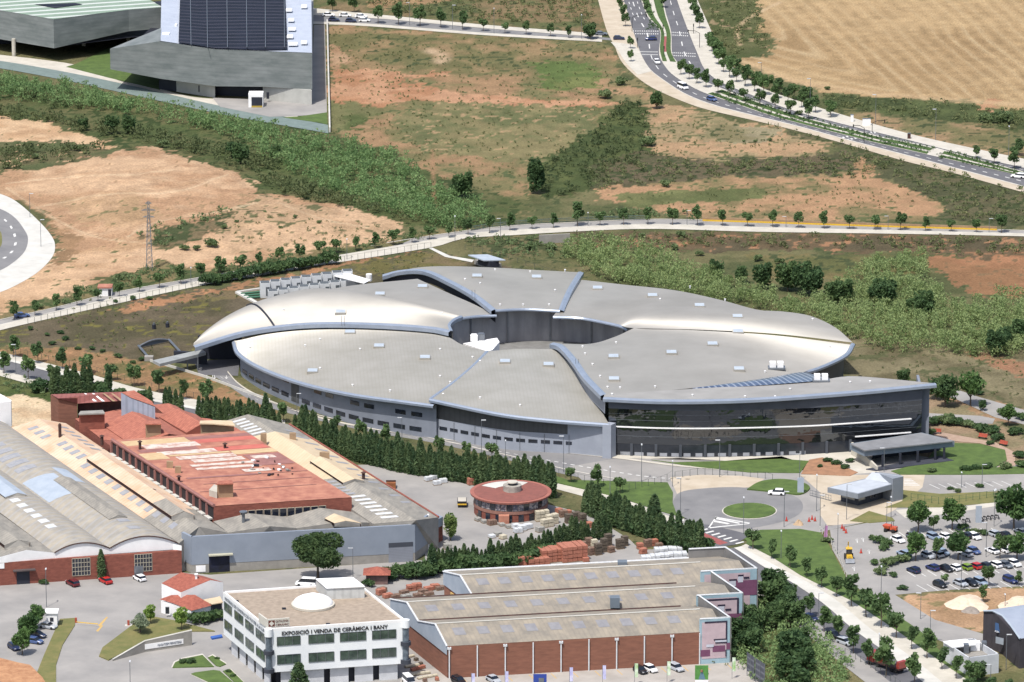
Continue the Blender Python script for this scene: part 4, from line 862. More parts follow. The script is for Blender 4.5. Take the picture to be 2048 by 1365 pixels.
def monitor(par, L, R_, Q, mat, drop=1.1):
    Lw, Rw, Qw = P3(L), P3(R_), P3(Q)
    q = Lw + Rw + Qw; o = obj('roof_lantern', q, [(0, 1, 3, 2), (2, 3, 5, 4)], mat, par)
    if o.data.polygons[0].normal.z < 0: o.data.flip_normals()
    mb = MB(); dv = Vector((0, 0, -drop)); e = Vector((0, 0, -.04))
    ins = (Rw[0] - Lw[0]); ins.z = 0; ins = ins.normalized() * .4
    mb.add([Lw[0] + e + ins, Lw[1] + e + ins, Lw[1] + dv + ins, Lw[0] + dv + ins], [(0, 1, 2, 3)]); mb.add([Qw[0] + e - ins, Qw[1] + e - ins, Qw[1] + dv - ins, Qw[0] + dv - ins], [(0, 1, 2, 3)]); mb.build('lantern_side', RUST, o)
    for k in (0, 1): MB().add([Lw[k] + e, Rw[k] + e, Qw[k] + e, Qw[k] + dv, Lw[k] + dv], [(0, 1, 2, 3, 4)]).build('lantern_end', CBL, o)
monitor(fac, [(107, 960, 9.6), (218, 1039, 9.6)], [(122, 951, 10.3), (237, 1031, 10.3)], [(142, 956, 9.7), (255, 1034, 9.7)], FIB)
monitor(fac, [(-80, 928, 9.2), (10, 995, 9.2)], [(-55, 919, 9.9), (35, 986, 9.9)], [(-36, 924, 9.3), (54, 990, 9.3)], PANEB)
monitor(fac, [(-60, 1040, 9.), (9, 1091, 9.)], [(-34, 1028, 9.8), (37, 1080, 9.8)], [(-8, 1034, 9.1), (62, 1085, 9.1)], FIB)
V = []
for t in [i / 8 for i in range(9)]:
    for (x, y) in ((42, 973), (86, 1002)):
        pass
bay(fac, [(22, 856, 7.2), (358, 1087, 7.2)], [(78, 838, 9.4), (398, 1054, 9.4)], [(132, 847, 7.6), (456, 1066, 7.6)], [CREAM, FIB], (0, .80, 1), front=True)
monitor(fac, [(173, 917, 9.8), (343, 1033, 9.8)], [(198, 904, 10.9), (369, 1023, 10.9)], [(222, 911, 9.9), (391, 1031, 9.9)], CREAM)
obj('lantern_patch', P3([(305, 1006.5, 9.86), (343, 1032.4, 9.86), (369, 1022.6, 10.96), (331, 996.6, 10.96)]), [(0, 1, 2, 3)], FIB, fac)
bay(fac, [(427, 1043, 7.6), (456, 1066, 7.6)], [(497.5, 1027, 9.3), (540, 1053, 9.3)], [(572, 1034, 7.6), (594, 1057, 7.6)], [FIB])
bay(fac, [(572, 1034, 7.6), (594, 1057, 7.6)], [(641, 1016, 9.3), (684, 1044, 9.3)], [(704, 1024, 7.6), (744, 1046, 7.6)], [FIB])
monitor(fac, [(649, 1037, 9.5), (669, 1047, 9.5)], [(668, 1027, 10.2), (691, 1042, 10.2)], [(700, 1038, 9.5), (724, 1047, 9.5)], CREAM2, .9)
bay(fac, [(446, 843.5, 8), (746, 1048, 8)], [(495.7, 829, 10.6), (832, 1041, 10.6)], [(579, 850, 8), (877, 1035, 8)], [FIB, CREAM2, FIB], (0, .17, .60, 1))
mb = MB().tube(P3([(579, 849, 8.1), (877, 1034.5, 8.1)]), .3, 5).build('eaves_wall', BRICK, fac)
monitor(fac, [(619.4, 922, 10.4), (686, 966, 10.4)], [(640, 913, 11.3), (709, 958, 11.3)], [(660, 919, 10.5), (729, 962, 10.5)], CREAM2)
# skylight strips on the sheds
SKS = M('pale_roof_strip', (232, 232, 228), (208, 214, 222), scale=.8); SKB = M('weathered_rooflight', (178, 178, 180), (156, 160, 170), scale=.8)
def strips(par, L, R_, t0, t1, n_, a, b2, mat, duty=.5, lift=.05, name='rooflight'):
    L, R_ = P3(L), P3(R_)
    for i in range(n_):
        u0 = t0 + (t1 - t0) * i / n_; u1 = u0 + (t1 - t0) * duty / n_
        q = [lerp(lerp(L[0], L[1], u), lerp(R_[0], R_[1], u), v) + Vector((0, 0, lift)) for u, v in ((u0, a), (u1, a), (u1, b2), (u0, b2))]
        o = obj(name, q, [(0, 1, 2, 3)], mat, par)
        if o.data.polygons[0].normal.z < 0: o.data.flip_normals()
Lf, Rf, Qf = [(446, 843.5, 8), (746, 1048, 8)], [(495.7, 829, 10.6), (832, 1041, 10.6)], [(579, 850, 8), (877, 1035, 8)]
strips(fac, Lf, Rf, .02, .17, 6, .25, .75, SKS); strips(fac, Lf, Rf, .76, .98, 7, .35, .75, SKS); strips(fac, Lf, Rf, .62, .76, 5, .3, .6, SKB); strips(fac, Rf, Qf, .1, .9, 12, .5, .85, SKB, .25)
L3_, R3_, Q3_ = [(22, 856, 7.2), (358, 1087, 7.2)], [(78, 838, 9.4), (398, 1054, 9.4)], [(132, 847, 7.6), (456, 1066, 7.6)]
strips(fac, L3_, R3_, .04, .16, 3, .35, .7, SKB, .45); strips(fac, L3_, R3_, .20, .36, 4, .5, .85, SKB, .5); strips(fac, L3_, R3_, .38, .95, 12, .3, .6, SKB, .5); strips(fac, R3_, Q3_, .05, .30, 6, .4, .75, SKB, .4)
def vpt(A, B, z, rise, t, s):
    p = lerp(G(*A, z), G(*B, z), t) + DV * s; p.z = z + rise * (1 - (2 * t - 1) ** 2); return p
def vstrip(A, B, z, rise, s0, s1, n_, t0, t1, mat, duty=.6, name='rooflight'):
    for i in range(n_):
        a = s0 + (s1 - s0) * i / n_; b2 = a + (s1 - s0) / n_ * duty; V = []
        for k in range(5):
            t = t0 + (t1 - t0) * k / 4
            V += [vpt(A, B, z, rise, t, a) + Vector((0, 0, .05)), vpt(A, B, z, rise, t, b2) + Vector((0, 0, .05))]
        o = obj(name, V, [(2 * k, 2 * k + 1, 2 * k + 3, 2 * k + 2) for k in range(4)], mat, fac)
        if o.data.polygons[0].normal.z < 0: o.data.flip_normals()
vstrip((108, 1105.5), (219, 1096.5), 7.2, 1.9, .22, .95, 10, .30, .46, SKS)
vstrip((219, 1096.5), (356, 1087), 7.2, 2.4, .62, .90, 1, .02, .5, PANEB, 1, 'roof_sheet')
vstrip((219, 1096.5), (356, 1087), 7.2, 2.4, .78, .98, 1, .58, .8, PANEB, 1, 'roof_sheet')
vstrip((219, 1096.5), (356, 1087), 7.2, 2.4, 1.0, 1.5, 6, .1, .4, SKB)
vstrip((219, 1096.5), (356, 1087), 7.2, 2.4, .1, .5, 4, .45, .62, SKB, .4)
# blue front building
blu = thing('warehouse', 'long low blue-grey clad warehouse front with a pale concrete base behind the stone pine', 'warehouse')
a0, a1, a2, a3 = G(364.5, 1138), G(383.5, 1147.5), G(830, 1123), G(857, 1103)
def wallrun(P, z0, z1, m, nm, par, th=.6, grow=0.):
    for i in range(len(P) - 1):
        A, B = P[i], P[i + 1]; o2 = outn(A, B, G(600, 1000)); q = [A + o2 * grow, B + o2 * grow, B - o2 * th, A - o2 * th]
        MB().hexa([(p.x, p.y, z0) for p in q], [(p.x, p.y, z1) for p in q]).build(nm, m, par)
wallrun([a0, a1, a2, a3], 2.2, 9.3, BLUEC, 'cladding', blu, grow=.06)
wallrun([a0, a1, a2, a3], 0, 2.2, CBL, 'base_wall', blu)
ob = outn(a1, a2, G(600, 1000))
d1 = wbox(MB(), a1, a2, upx(a1, a2, 418), upx(a1, a2, 459), 0, 4.3, ob, .1).build('doorway', M('blue_dark_opening', (30, 36, 66), (18, 22, 38), scale=.6), blu)
wbox(MB(), a1, a2, upx(a1, a2, 417), upx(a1, a2, 465), 4.4, 4.7, ob, 1.2).build('door_canopy', M('canopy_cream', (206, 204, 180)), d1)
d2 = wbox(MB(), a1, a2, upx(a1, a2, 777), upx(a1, a2, 826), 0, 4.9, ob, .1).build('roller_door', M('grey_shutter', (156, 162, 174), (146, 152, 164), stripe=(0, 0, 1, .4, .3)), blu)
wbox(MB(), a1, a2, upx(a1, a2, 777), upx(a1, a2, 826), 3.9, 5.0, ob, .14).build('door_header', M('dark_header', (76, 82, 94)), d2)
wbox(MB(), a1, a2, upx(a1, a2, 392), upx(a1, a2, 411), .3, 1.9, ob, .1).build('notice_panel', WHITE, blu)
MB().hexa([(a3.x - .3, a3.y, 0), (a3.x + .2, a3.y - .2, 0), (a3.x + .2, a3.y + .2, 0), (a3.x - .3, a3.y + .2, 0)], [(a3.x - .3, a3.y, 9.5), (a3.x + .2, a3.y - .2, 9.5), (a3.x + .2, a3.y + .2, 9.5), (a3.x - .3, a3.y + .2, 9.5)]).build('downpipe', WHITE, blu)
lt = thing('brick_leanto', 'small red brick lean-to at the right end of the blue-grey warehouse', 'outbuilding')
blk('upper_wall', [(861, 1046), (886, 1034), (872, 1027), (850, 1030)], 6.4, 4.2, BLUEC, lt); blk('brick_wall', [(861.2, 1061), (885.5, 1049), (872, 1043), (850, 1046)], 4.2, 0, BRICK, lt)
# red brick block with the patched flat roof
red = thing('red_brick_factory', 'red brick factory block with a flat roof patched in white and ochre bands', 'factory')
ZR = 11.0
cn = [(224, 881), (427.8, 1012.5), (703.6, 995), (488, 861.5)]
blk('brick_wall', cn, ZR - .02, 0, BRICK, red)
W4 = [G(x, y, ZR) for x, y in cn]
o_ = obj('roof', [p + Vector((0, 0, .01)) for p in W4], [(0, 1, 2, 3)], RED, red)
def uvp(u, v, z=0): 
    p = lerp(lerp(W4[0], W4[1], v), lerp(W4[3], W4[2], v), u); p = p.copy(); p.z = ZR + z; return p
A, B = W4[0], W4[1]; o1 = outn(A, B, W4[2]); Lr = (B - A).length; nb = 16
rim = MB().tube([p + Vector((0, 0, .1)) for p in (A, B)], .45, 6).build('roof_edge', MAUVE, red)
for i in range(nb):
    u0 = Lr * i / nb
    wbox(MB(), A, B, u0 + .35, u0 + Lr / nb - .35, 7.6, 10.4, o1, .02).build('opening', M('black_opening', (38, 34, 40), (52, 44, 48), scale=.5), red)
    wbox(MB(), A, B, u0 - .2, u0 + .25, 7.2, 10.6, o1, .45).build('pier', MAUVE, red)
    wbox(MB(), A, B, u0 + .1, u0 + Lr / nb - .9, 7.35, 7.75, o1, 1.1).build('ledge_block', CONW, red)
A, B = W4[1], W4[2]; o1 = outn(A, B, W4[0])
for i in range(11):
    u0 = upx(Vector((A.x, A.y, 0)), Vector((B.x, B.y, 0)), 478 + i * 15.7 ) if False else (B - A).length * (.19 + i * .057)
    frame_window(red, A, B, u0, u0 + (B - A).length * .05, 7.2, 9.3, 1, 1, o1, FW)
RW = M('white_roof_coating', (232, 220, 208), (208, 166, 150), scale=.6, mixlo=.45, mixhi=.62); RO_ = M('ochre_roof_coating', (226, 200, 154), (214, 180, 134), scale=.5); RP = M('salmon_roof_coating', (222, 120, 104), (206, 108, 94), scale=.4)
PT = [(.04, .52, .03, .10, RO_), (.14, .55, .10, .165, RW), (.52, 1, .035, .075, MAUVE), (.55, 1, .08, .13, RP), (.55, 1, .14, .2, RED), (.06, .5, .17, .21, MAUVE), (.17, .62, .215, .265, RW), (.6, .98, .205, .26, RP), (.03, .2, .225, .32, RO_), (.22, .67, .27, .29, RO_), (.25, .68, .30, .345, RW), (.68, .995, .27, .325, RO_), (.32, .7, .355, .40, RW), (.26, .72, .425, .455, RW), (.26, .74, .475, .505, RW), (.56, .76, .535, .575, RW), (.72, .99, .34, .50, MAUVE), (.76, .93, .36, .40, RW), (.1, .62, .6, .62, MAUVE), (.15, .95, .7, .705, MAUVE), (.05, .9, .8, .805, MAUVE), (.3, .99, .61, .615, MAUVE)]
for k, (u0, u1, v0, v1, m_) in enumerate(PT):
    zz = .03 + .004 * k; obj('roof_patch', [uvp(u0, v0, zz), uvp(u0, v1, zz), uvp(u1, v1, zz), uvp(u1, v0, zz)], [(0, 1, 2, 3)], m_, red)
def house(par, top, z1, z0, wm, rm, nm='roof_hut', lip=.3):
    h_ = blk(nm, top, z1, z0, wm, par); ctr = [sum(c) / len(top) for c in zip(*top)]
    blk('hut_roof', [(c[0] + (x - c[0]) * 0 + (x - ctr[0]) * .06, 0) if False else (x + (x - ctr[0]) * .06, y + (y - ctr[1]) * .06) for c, (x, y) in zip(top, top)], z1 + lip, z1 + .01, rm, h_); return h_
house(red, [(434, 968), (466, 967), (463, 961), (438, 962)], ZR + 3.6, ZR, TAN, TILE)
blk('hut_annex', [(418, 980), (434, 985), (436, 972), (428, 969)], ZR + 1.6, ZR, CONC, red)
for t in ([(333, 923.5), (346, 924), (346, 922), (334, 921.5)], [(350, 934), (362, 934), (362, 932), (351, 932)]): blk('brick_chimney', t, ZR + 1.7, ZR, TAN, red)
for x, y, h_ in ((280, 899, 2.0), (450, 897, 1.2), (358, 965, 1.5), (737 - 40, 950, 0)):
    if h_: 
        p = G(x, y, ZR); MB().cyl(p, .35, h_, 8).cyl(p + Vector((0, 0, h_)), .7, .35, 8, .1).build('roof_cowl', RUST, red)
for x, y in ((502, 893), (661, 973)): 
    pass
rd = random.Random(5)
for k in range(26):
    u = .6 + rd.random() * .32; v = .38 + rd.random() * .28; p = uvp(u, v, .1 + k * .004); s_ = .3 + rd.random() * .9
    MB().box(p, (s_, s_ * .6, .15 + rd.random() * .3), rd.random() * 3).build('roof_debris', rd.choice([WHITE, RUST, CBL, DARK]), red)
# tiled gables and towers behind it
til = thing('tiled_roof_works', 'cluster of red tiled workshop roofs with brick towers behind the flat red roof', 'workshop')
bay(til, [(204, 850, 8.5), (268, 893, 8.5)], [(264, 823, 11.3), (338, 868, 11.3)], [(318, 836, 8.6), (378, 874, 8.6)], [TILE], wallm=BRICK)
bay(til, [(318, 834, 8.8), (373, 866, 8.8)], [(356, 818, 11), (405, 847, 11)], [(392, 829, 9), (440, 862, 9)], [TILE], wallm=BRICK)
bay(til, [(306, 810, 8), (330, 830, 8)], [(337, 807, 9), (356, 822, 9)], [(352, 812, 8), (375, 826, 8)], [TILE], wallm=BRICK)
obj('low_roof', P3([(150, 838, 8.3), (205, 880, 8.3), (300, 890, 8.3), (490, 862, 8.3), (420, 838, 8.3), (240, 818, 8.3)]), [(0, 1, 2, 3, 4, 5)], TILE, til)
blk('low_wall', [(150, 838), (205, 880), (224, 895), (240, 860), (240, 818)], 8.2, 0, BRICK, til)
house(til, [(291, 848), (322, 848), (320, 842), (293, 842)], 13.6, 9.5, TAN, TILE, 'tan_tower')
house(til, [(401, 847), (428, 847.5), (468, 851), (462, 842), (430, 841), (402, 842)], 12.4, 9.0, TAN, CREAM2, 'tan_hut')
blk('brick_tower', [(158, 829), (209, 827), (205, 821), (162, 823)], 12.5, 0, BRICK, til); blk('tower_cap', [(157, 828.5), (210, 826.5), (206, 820.5), (161, 822.5)], 12.85, 12.52, CBL, til)
blk('brick_block', [(101, 790), (116, 797.5), (154, 796), (152, 788)], 12.5, 0, BRICKB, til)
obj('long_roof', P3([(102, 789, 12.7), (116, 797.3, 12.7), (155, 796.8, 12.7), (155, 807.5, 11), (244, 802, 11), (244, 784, 12.8)]), [(0, 1, 2, 3, 4, 5)], M('mauve_tiles', (172, 104, 96), (154, 92, 86), scale=.7, stripe=(1, 0, 0, 1.2, .25)), til)
for u in (168, 184, 205, 222): obj('roof_strip', P3([(u, 787, 12.95), (u + 4, 787, 12.95), (u + 26, 803, 11.25), (u + 20, 803, 11.25)]), [(0, 1, 2, 3)], WHITE if u < 200 else TAN, til)
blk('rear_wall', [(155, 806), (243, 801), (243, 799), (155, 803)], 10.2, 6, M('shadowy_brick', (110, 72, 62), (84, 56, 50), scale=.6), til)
tw = thing('corrugated_tower', 'pale blue corrugated metal tower with a sloping red roof among the tiled workshops', 'tower')
obj('roof', P3([(242, 785, 15), (268, 781, 15), (304, 803, 13.6), (310, 813, 13), (262, 796, 14.4)]), [(0, 1, 2, 3, 4)], TILE, tw)
c4 = P3([(242, 785, 15), (262, 796.5, 14.3), (310, 813.5, 12.9), (303, 803, 13.5)])
mb = MB()
for i in range(4):
    a, b2 = c4[i], c4[(i + 1) % 4]; mb.add([a - Vector((0, 0, .1)), b2 - Vector((0, 0, .1)), Vector((b2.x, b2.y, 0)), Vector((a.x, a.y, 0))], [(0, 1, 2, 3)])
mb.build('corrugated_wall', M('corrugated_wall', (178, 190, 210), (166, 178, 198), scale=.5, stripe=(1, .5, 0, 1.0, .3)), tw)
sil = thing('white_clad_shed', 'tall white clad shed with a brick base at the left edge beside the vaulted roofs', 'shed')
blk('white_wall', [(-60, 790), (0, 788), (23, 801), (22, 803), (-60, 810)], 13, 6.2, WHITE, sil); blk('brick_wall', [(-60, 830), (0, 828), (21, 840), (20, 842), (-60, 850)], 6.1, 0, BRICKB, sil)
for (x, y, h_) in ((120, 872, 3.0), (204, 886, 1.8), (307, 990, 1.2), (727, 958, 1.6)):
    p = G(x, y, 9.4); MB().cyl(p - Vector((0, 0, .6)), .4, h_ + .6, 8).cyl(p + Vector((0, 0, h_)), .75 if h_ < 2.5 else .42, .3, 8, .2).build('flue', RUST, fac)
for t in ([(521, 868), (533, 868), (533, 866), (522, 866)], [(579, 867), (592, 867), (591, 865), (580, 865)], [(639, 905), (659, 906), (659, 903), (645, 903)]): blk('brick_chimney', t, 11.8, 9, TAN, fac)
pb = G(487, 1042, 9); MB().cyl(pb - Vector((0, 0, 1)), .4, 3.2, 8).cyl(pb + Vector((0, 0, 2.2)), 1.0, .2, 10).build('flue', STEEL, fac)
# ================================================================= showroom
show = thing('showroom', 'white three-storey tile showroom with a white dome on its gravel roof', 'building')
HW = 14.4; GRAV = M('gravel_roof', (190, 172, 152), (164, 148, 130), scale=.8, detail=9)
WP = M('white_panels', (244, 247, 248), (234, 238, 242), scale=.25, k=.85, rough=.5, stripe=(0, 0, 1, 2.2, .05, (220, 224, 228)))
SH = M('grey_shutter_panel', (200, 202, 206), (186, 188, 192), scale=.5, k=.95)
BLg, FLg, FRg, BRg = [Vector((p.x, p.y, 0)) for p in (G(446, 1183, HW), G(537, 1258, HW), G(811, 1240, HW), G(715, 1165, HW))]
def ring(P, n_=1): return P
MB().hexa([Vector((p.x, p.y, 4.0)) for p in (BLg, FLg, FRg, BRg)], [Vector((p.x, p.y, HW - .6)) for p in (BLg, FLg, FRg, BRg)]).build('wall', WP, show)
def inset(P, d_):
    c = sum(P, Vector()) / len(P); return [p + (c - p).normalized() * d_ for p in P]
ins = inset([BLg, FLg, FRg, BRg], 3.0)
MB().hexa([Vector((p.x, p.y, 0)) for p in ins], [Vector((p.x, p.y, 4.05)) for p in ins]).build('ground_floor', DARK, show)
ins2 = inset([BLg, FLg, FRg, BRg], .5)
obj('roof', [Vector((p.x, p.y, HW - .45)) for p in ins2], [(0, 1, 2, 3)], GRAV, show)
pp = [BLg, FLg, FRg, BRg]
for i in range(4):
    A, B = pp[i], pp[(i + 1) % 4]; o1 = outn(A, B, pp[(i + 2) % 4]); MB().hexa([(q.x, q.y, HW - .6) for q in (A, B, B - o1 * .4, A - o1 * .4)], [(q.x, q.y, HW) for q in (A, B, B - o1 * .4, A - o1 * .4)]).build('parapet', WHITE, show)
GG = M('green_tinted_glass', (96, 116, 104), (60, 76, 72), scale=.6, rough=.1, spec=.8)
for (A, B, ins_) in ((FLg, FRg, BLg), (BLg, FLg, BRg)):
    o1 = outn(A, B, ins_); Lw_ = (B - A).length
    fr = [(.06, .23), (.29, .475), (.52, .71), (.755, .93)] if A is FLg else [(.03, .2), (.26, .45), (.5, .68), (.73, .92)]
    for (z0, z1) in ((HW - 4.2, HW - 2.1), (HW - 8.6, HW - 6.4)):
        for a, b2 in fr: frame_window(show, A, B, a * Lw_, b2 * Lw_, z0, z1, 3 if A is FLg else 2, 1, o1, STEEL, GG)
    n_ = 5
    for i in range(n_): wbox(MB(), A - o1 * 1.0, B - o1 * 1.0, Lw_ * (.09 + .18 * i), Lw_ * (.09 + .18 * i + .135), 0, 3.8, o1, .1).build('shutter', SH, show)
# corner balconies and rounded corners
for P_ in (FLg, FRg):
    for z in (4.1, 8.4): MB().cyl((P_.x, P_.y, z), 1.2, .9, 16).build('corner_balcony', M('dark_balcony', (66, 72, 84), (56, 62, 74)), show)
    MB().cyl((P_.x, P_.y, 4.2), .75, HW - 5.2, 14).build('corner_glazing', M('corner_glass', (126, 140, 152), (84, 96, 110), scale=.9, rough=.2), show)
    MB().cyl((P_.x, P_.y, HW - 1.75), .95, 1.76, 18).build('corner_drum', WP, show)
BLK = M('black_lettering', (40, 40, 46), scale=1)
of = outn(FLg, FRg, BLg); df = (FRg - FLg).normalized()
text('EXPOSICIÓ I VENDA DE CERÀMICA I BANY', 1.25, FLg + df * 3.0 + of * .12 + Vector((0, 0, HW - 1.75)), df, (0, 0, 1), BLK, show, width=(FRg - FLg).length * .775, bold=.035)
ol = outn(BLg, FLg, BRg); dl = (FLg - BLg).normalized()
text('MATERIALS DE CONSTRUCCIÓ TOT PER A LA LLAR', 1.1, BLg + dl * 1.5 + ol * .12 + Vector((0, 0, HW - 1.6)), dl, (0, 0, 1), M('grey_lettering', (110, 120, 136)), show, width=(FLg - BLg).length * .88)
dc = G(626, 1211, HW - .4); rds = 38 * 1.0 / 8.4 + .1; mb = MB(); V = []; nn = 28
for j in range(9):
    a = math.pi / 2 * j / 8; r_ = rds * math.cos(a); z_ = 2.1 * math.sin(a); V += [(dc.x + r_ * math.cos(2 * math.pi * k / nn), dc.y + r_ * math.sin(2 * math.pi * k / nn), dc.z + .4 + z_) for k in range(nn)]
dm = obj('dome', V, [(j * nn + k, j * nn + (k + 1) % nn, (j + 1) * nn + (k + 1) % nn, (j + 1) * nn + k) for j in range(8) for k in range(nn)], WHITE, show, smooth=True)
MB().cyl(dc, rds + .35, .5, 28).build('dome_kerb', CONC, dm); MB().cyl(dc + Vector((0, 0, 2.4)), 1.1, .3, 16).build('dome_cap', WHITE, dm)
ph = blk('plant_box', [(654, 1177.5), (729, 1174), (705, 1155.7), (632, 1158.6)], HW + 2.2, HW - .45, M('white_sheet_cladding', (226, 228, 226), (206, 208, 206), scale=.5, stripe=(1, .4, 0, 2., .2)), show)
blk('box_lid', [(653, 1176.5), (730, 1173), (706, 1154.5), (631, 1157.5)], HW + 2.4, HW + 2.21, WHITE, ph)
for x, y in ((568, 1219), (473, 1204), (656, 1250)): MB().box(G(x, y, HW - .45), (.9, .6, .35)).build('roof_fitting', DARK, show)
sA, sB = G(534, 1256.5, HW), G(579, 1253, HW); sb = MB().hexa([sA, sB, sB + Vector((0, .35, 0)), sA + Vector((0, .35, 0))], [p + Vector((0, 0, 2.0)) for p in (sA, sB, sB + Vector((0, .35, 0)), sA + Vector((0, .35, 0)))]).build('sign_board', M('cream_sign', (236, 232, 220)), show)
sC = G(517, 1244, HW); MB().hexa([sC, sA, sA + Vector((.2, .3, 0)), sC + Vector((.2, .3, 0))], [p + Vector((0, 0, 2.0)) for p in (sC, sA, sA + Vector((.2, .3, 0)), sC + Vector((.2, .3, 0)))]).build('sign_board', M('cream_sign', (236, 232, 220)), show)
ds_ = (sB - sA).normalized(); BRN = M('brown_sign_paint', (122, 62, 50))
text('CATALONIA', .75, sA + ds_ * 2.0 + Vector((0, -.06, 1.15)), ds_, (0, 0, 1), BRN, sb, width=3.0); text('CERAMIC', .75, sA + ds_ * 2.0 + Vector((0, -.06, .3)), ds_, (0, 0, 1), BRN, sb, width=3.0)
q0 = sA + ds_ * .35 + Vector((0, -.04, .25)); u_ = Vector((0, 0, 1)); mb = MB()
MB().add([q0, q0 + ds_ * 1.45, q0 + ds_ * 1.45 + u_ * 1.45, q0 + u_ * 1.45], [(0, 1, 2, 3)]).build('emblem', BRN, sb)
c_ = q0 + ds_ * .72 + u_ * .72 + Vector((0, -.03, 0)); MB().add([c_ - u_ * .6, c_ + ds_ * .6, c_ + u_ * .6, c_ - ds_ * .6], [(0, 1, 2, 3)]).build('emblem_diamond', M('cream_sign', (236, 232, 220)), sb)
# ================================================================= brick sales warehouse
wh = thing('brick_warehouse', 'long brown brick warehouse with three stepped grey roofs and painted end walls', 'warehouse')
A0 = G(896, 1357.5); E = G(1399, 1329) - A0; D0 = G(809, 1290) - G(894, 1358)
def Wp(s, t, z): 
    p = A0 + E * s + D0 * t; return Vector((p.x, p.y, z))
FIBW = M('old_corrugated_roof', (176, 165, 147), (144, 138, 128), scale=.32, rough=.95, detail=9, stripe=(.92, .38, 0, 1.1, .22, (134, 126, 116)))
PAT = M('grey_rooflight', (156, 156, 160), (140, 140, 146), scale=.6)
PARA = M('grey_parapet', (150, 148, 146), (136, 134, 132), scale=.4)
bays = [(0, .67, 0., 1.0, 1.12), (.67, 1.34, 0., 1.0 + .11, 1.30), (1.34, 2.02, .33, 1.26, 1.49)]
zs_ = [(7.75, 10.9, 8.4), (8.4, 10.8, 8.4), (8.4, 11.0, 8.8)]
MUR = [M('mural_pale_blue', (176, 208, 222), scale=.5), M('mural_pink', (222, 198, 206), scale=.5), M('mural_purple', (138, 84, 118), (126, 74, 108), scale=.5), M('mural_dark', (52, 44, 72), scale=1), M('mural_white', (226, 230, 244), scale=1)]
TRIM = M('white_trim', (238, 242, 246), scale=1)
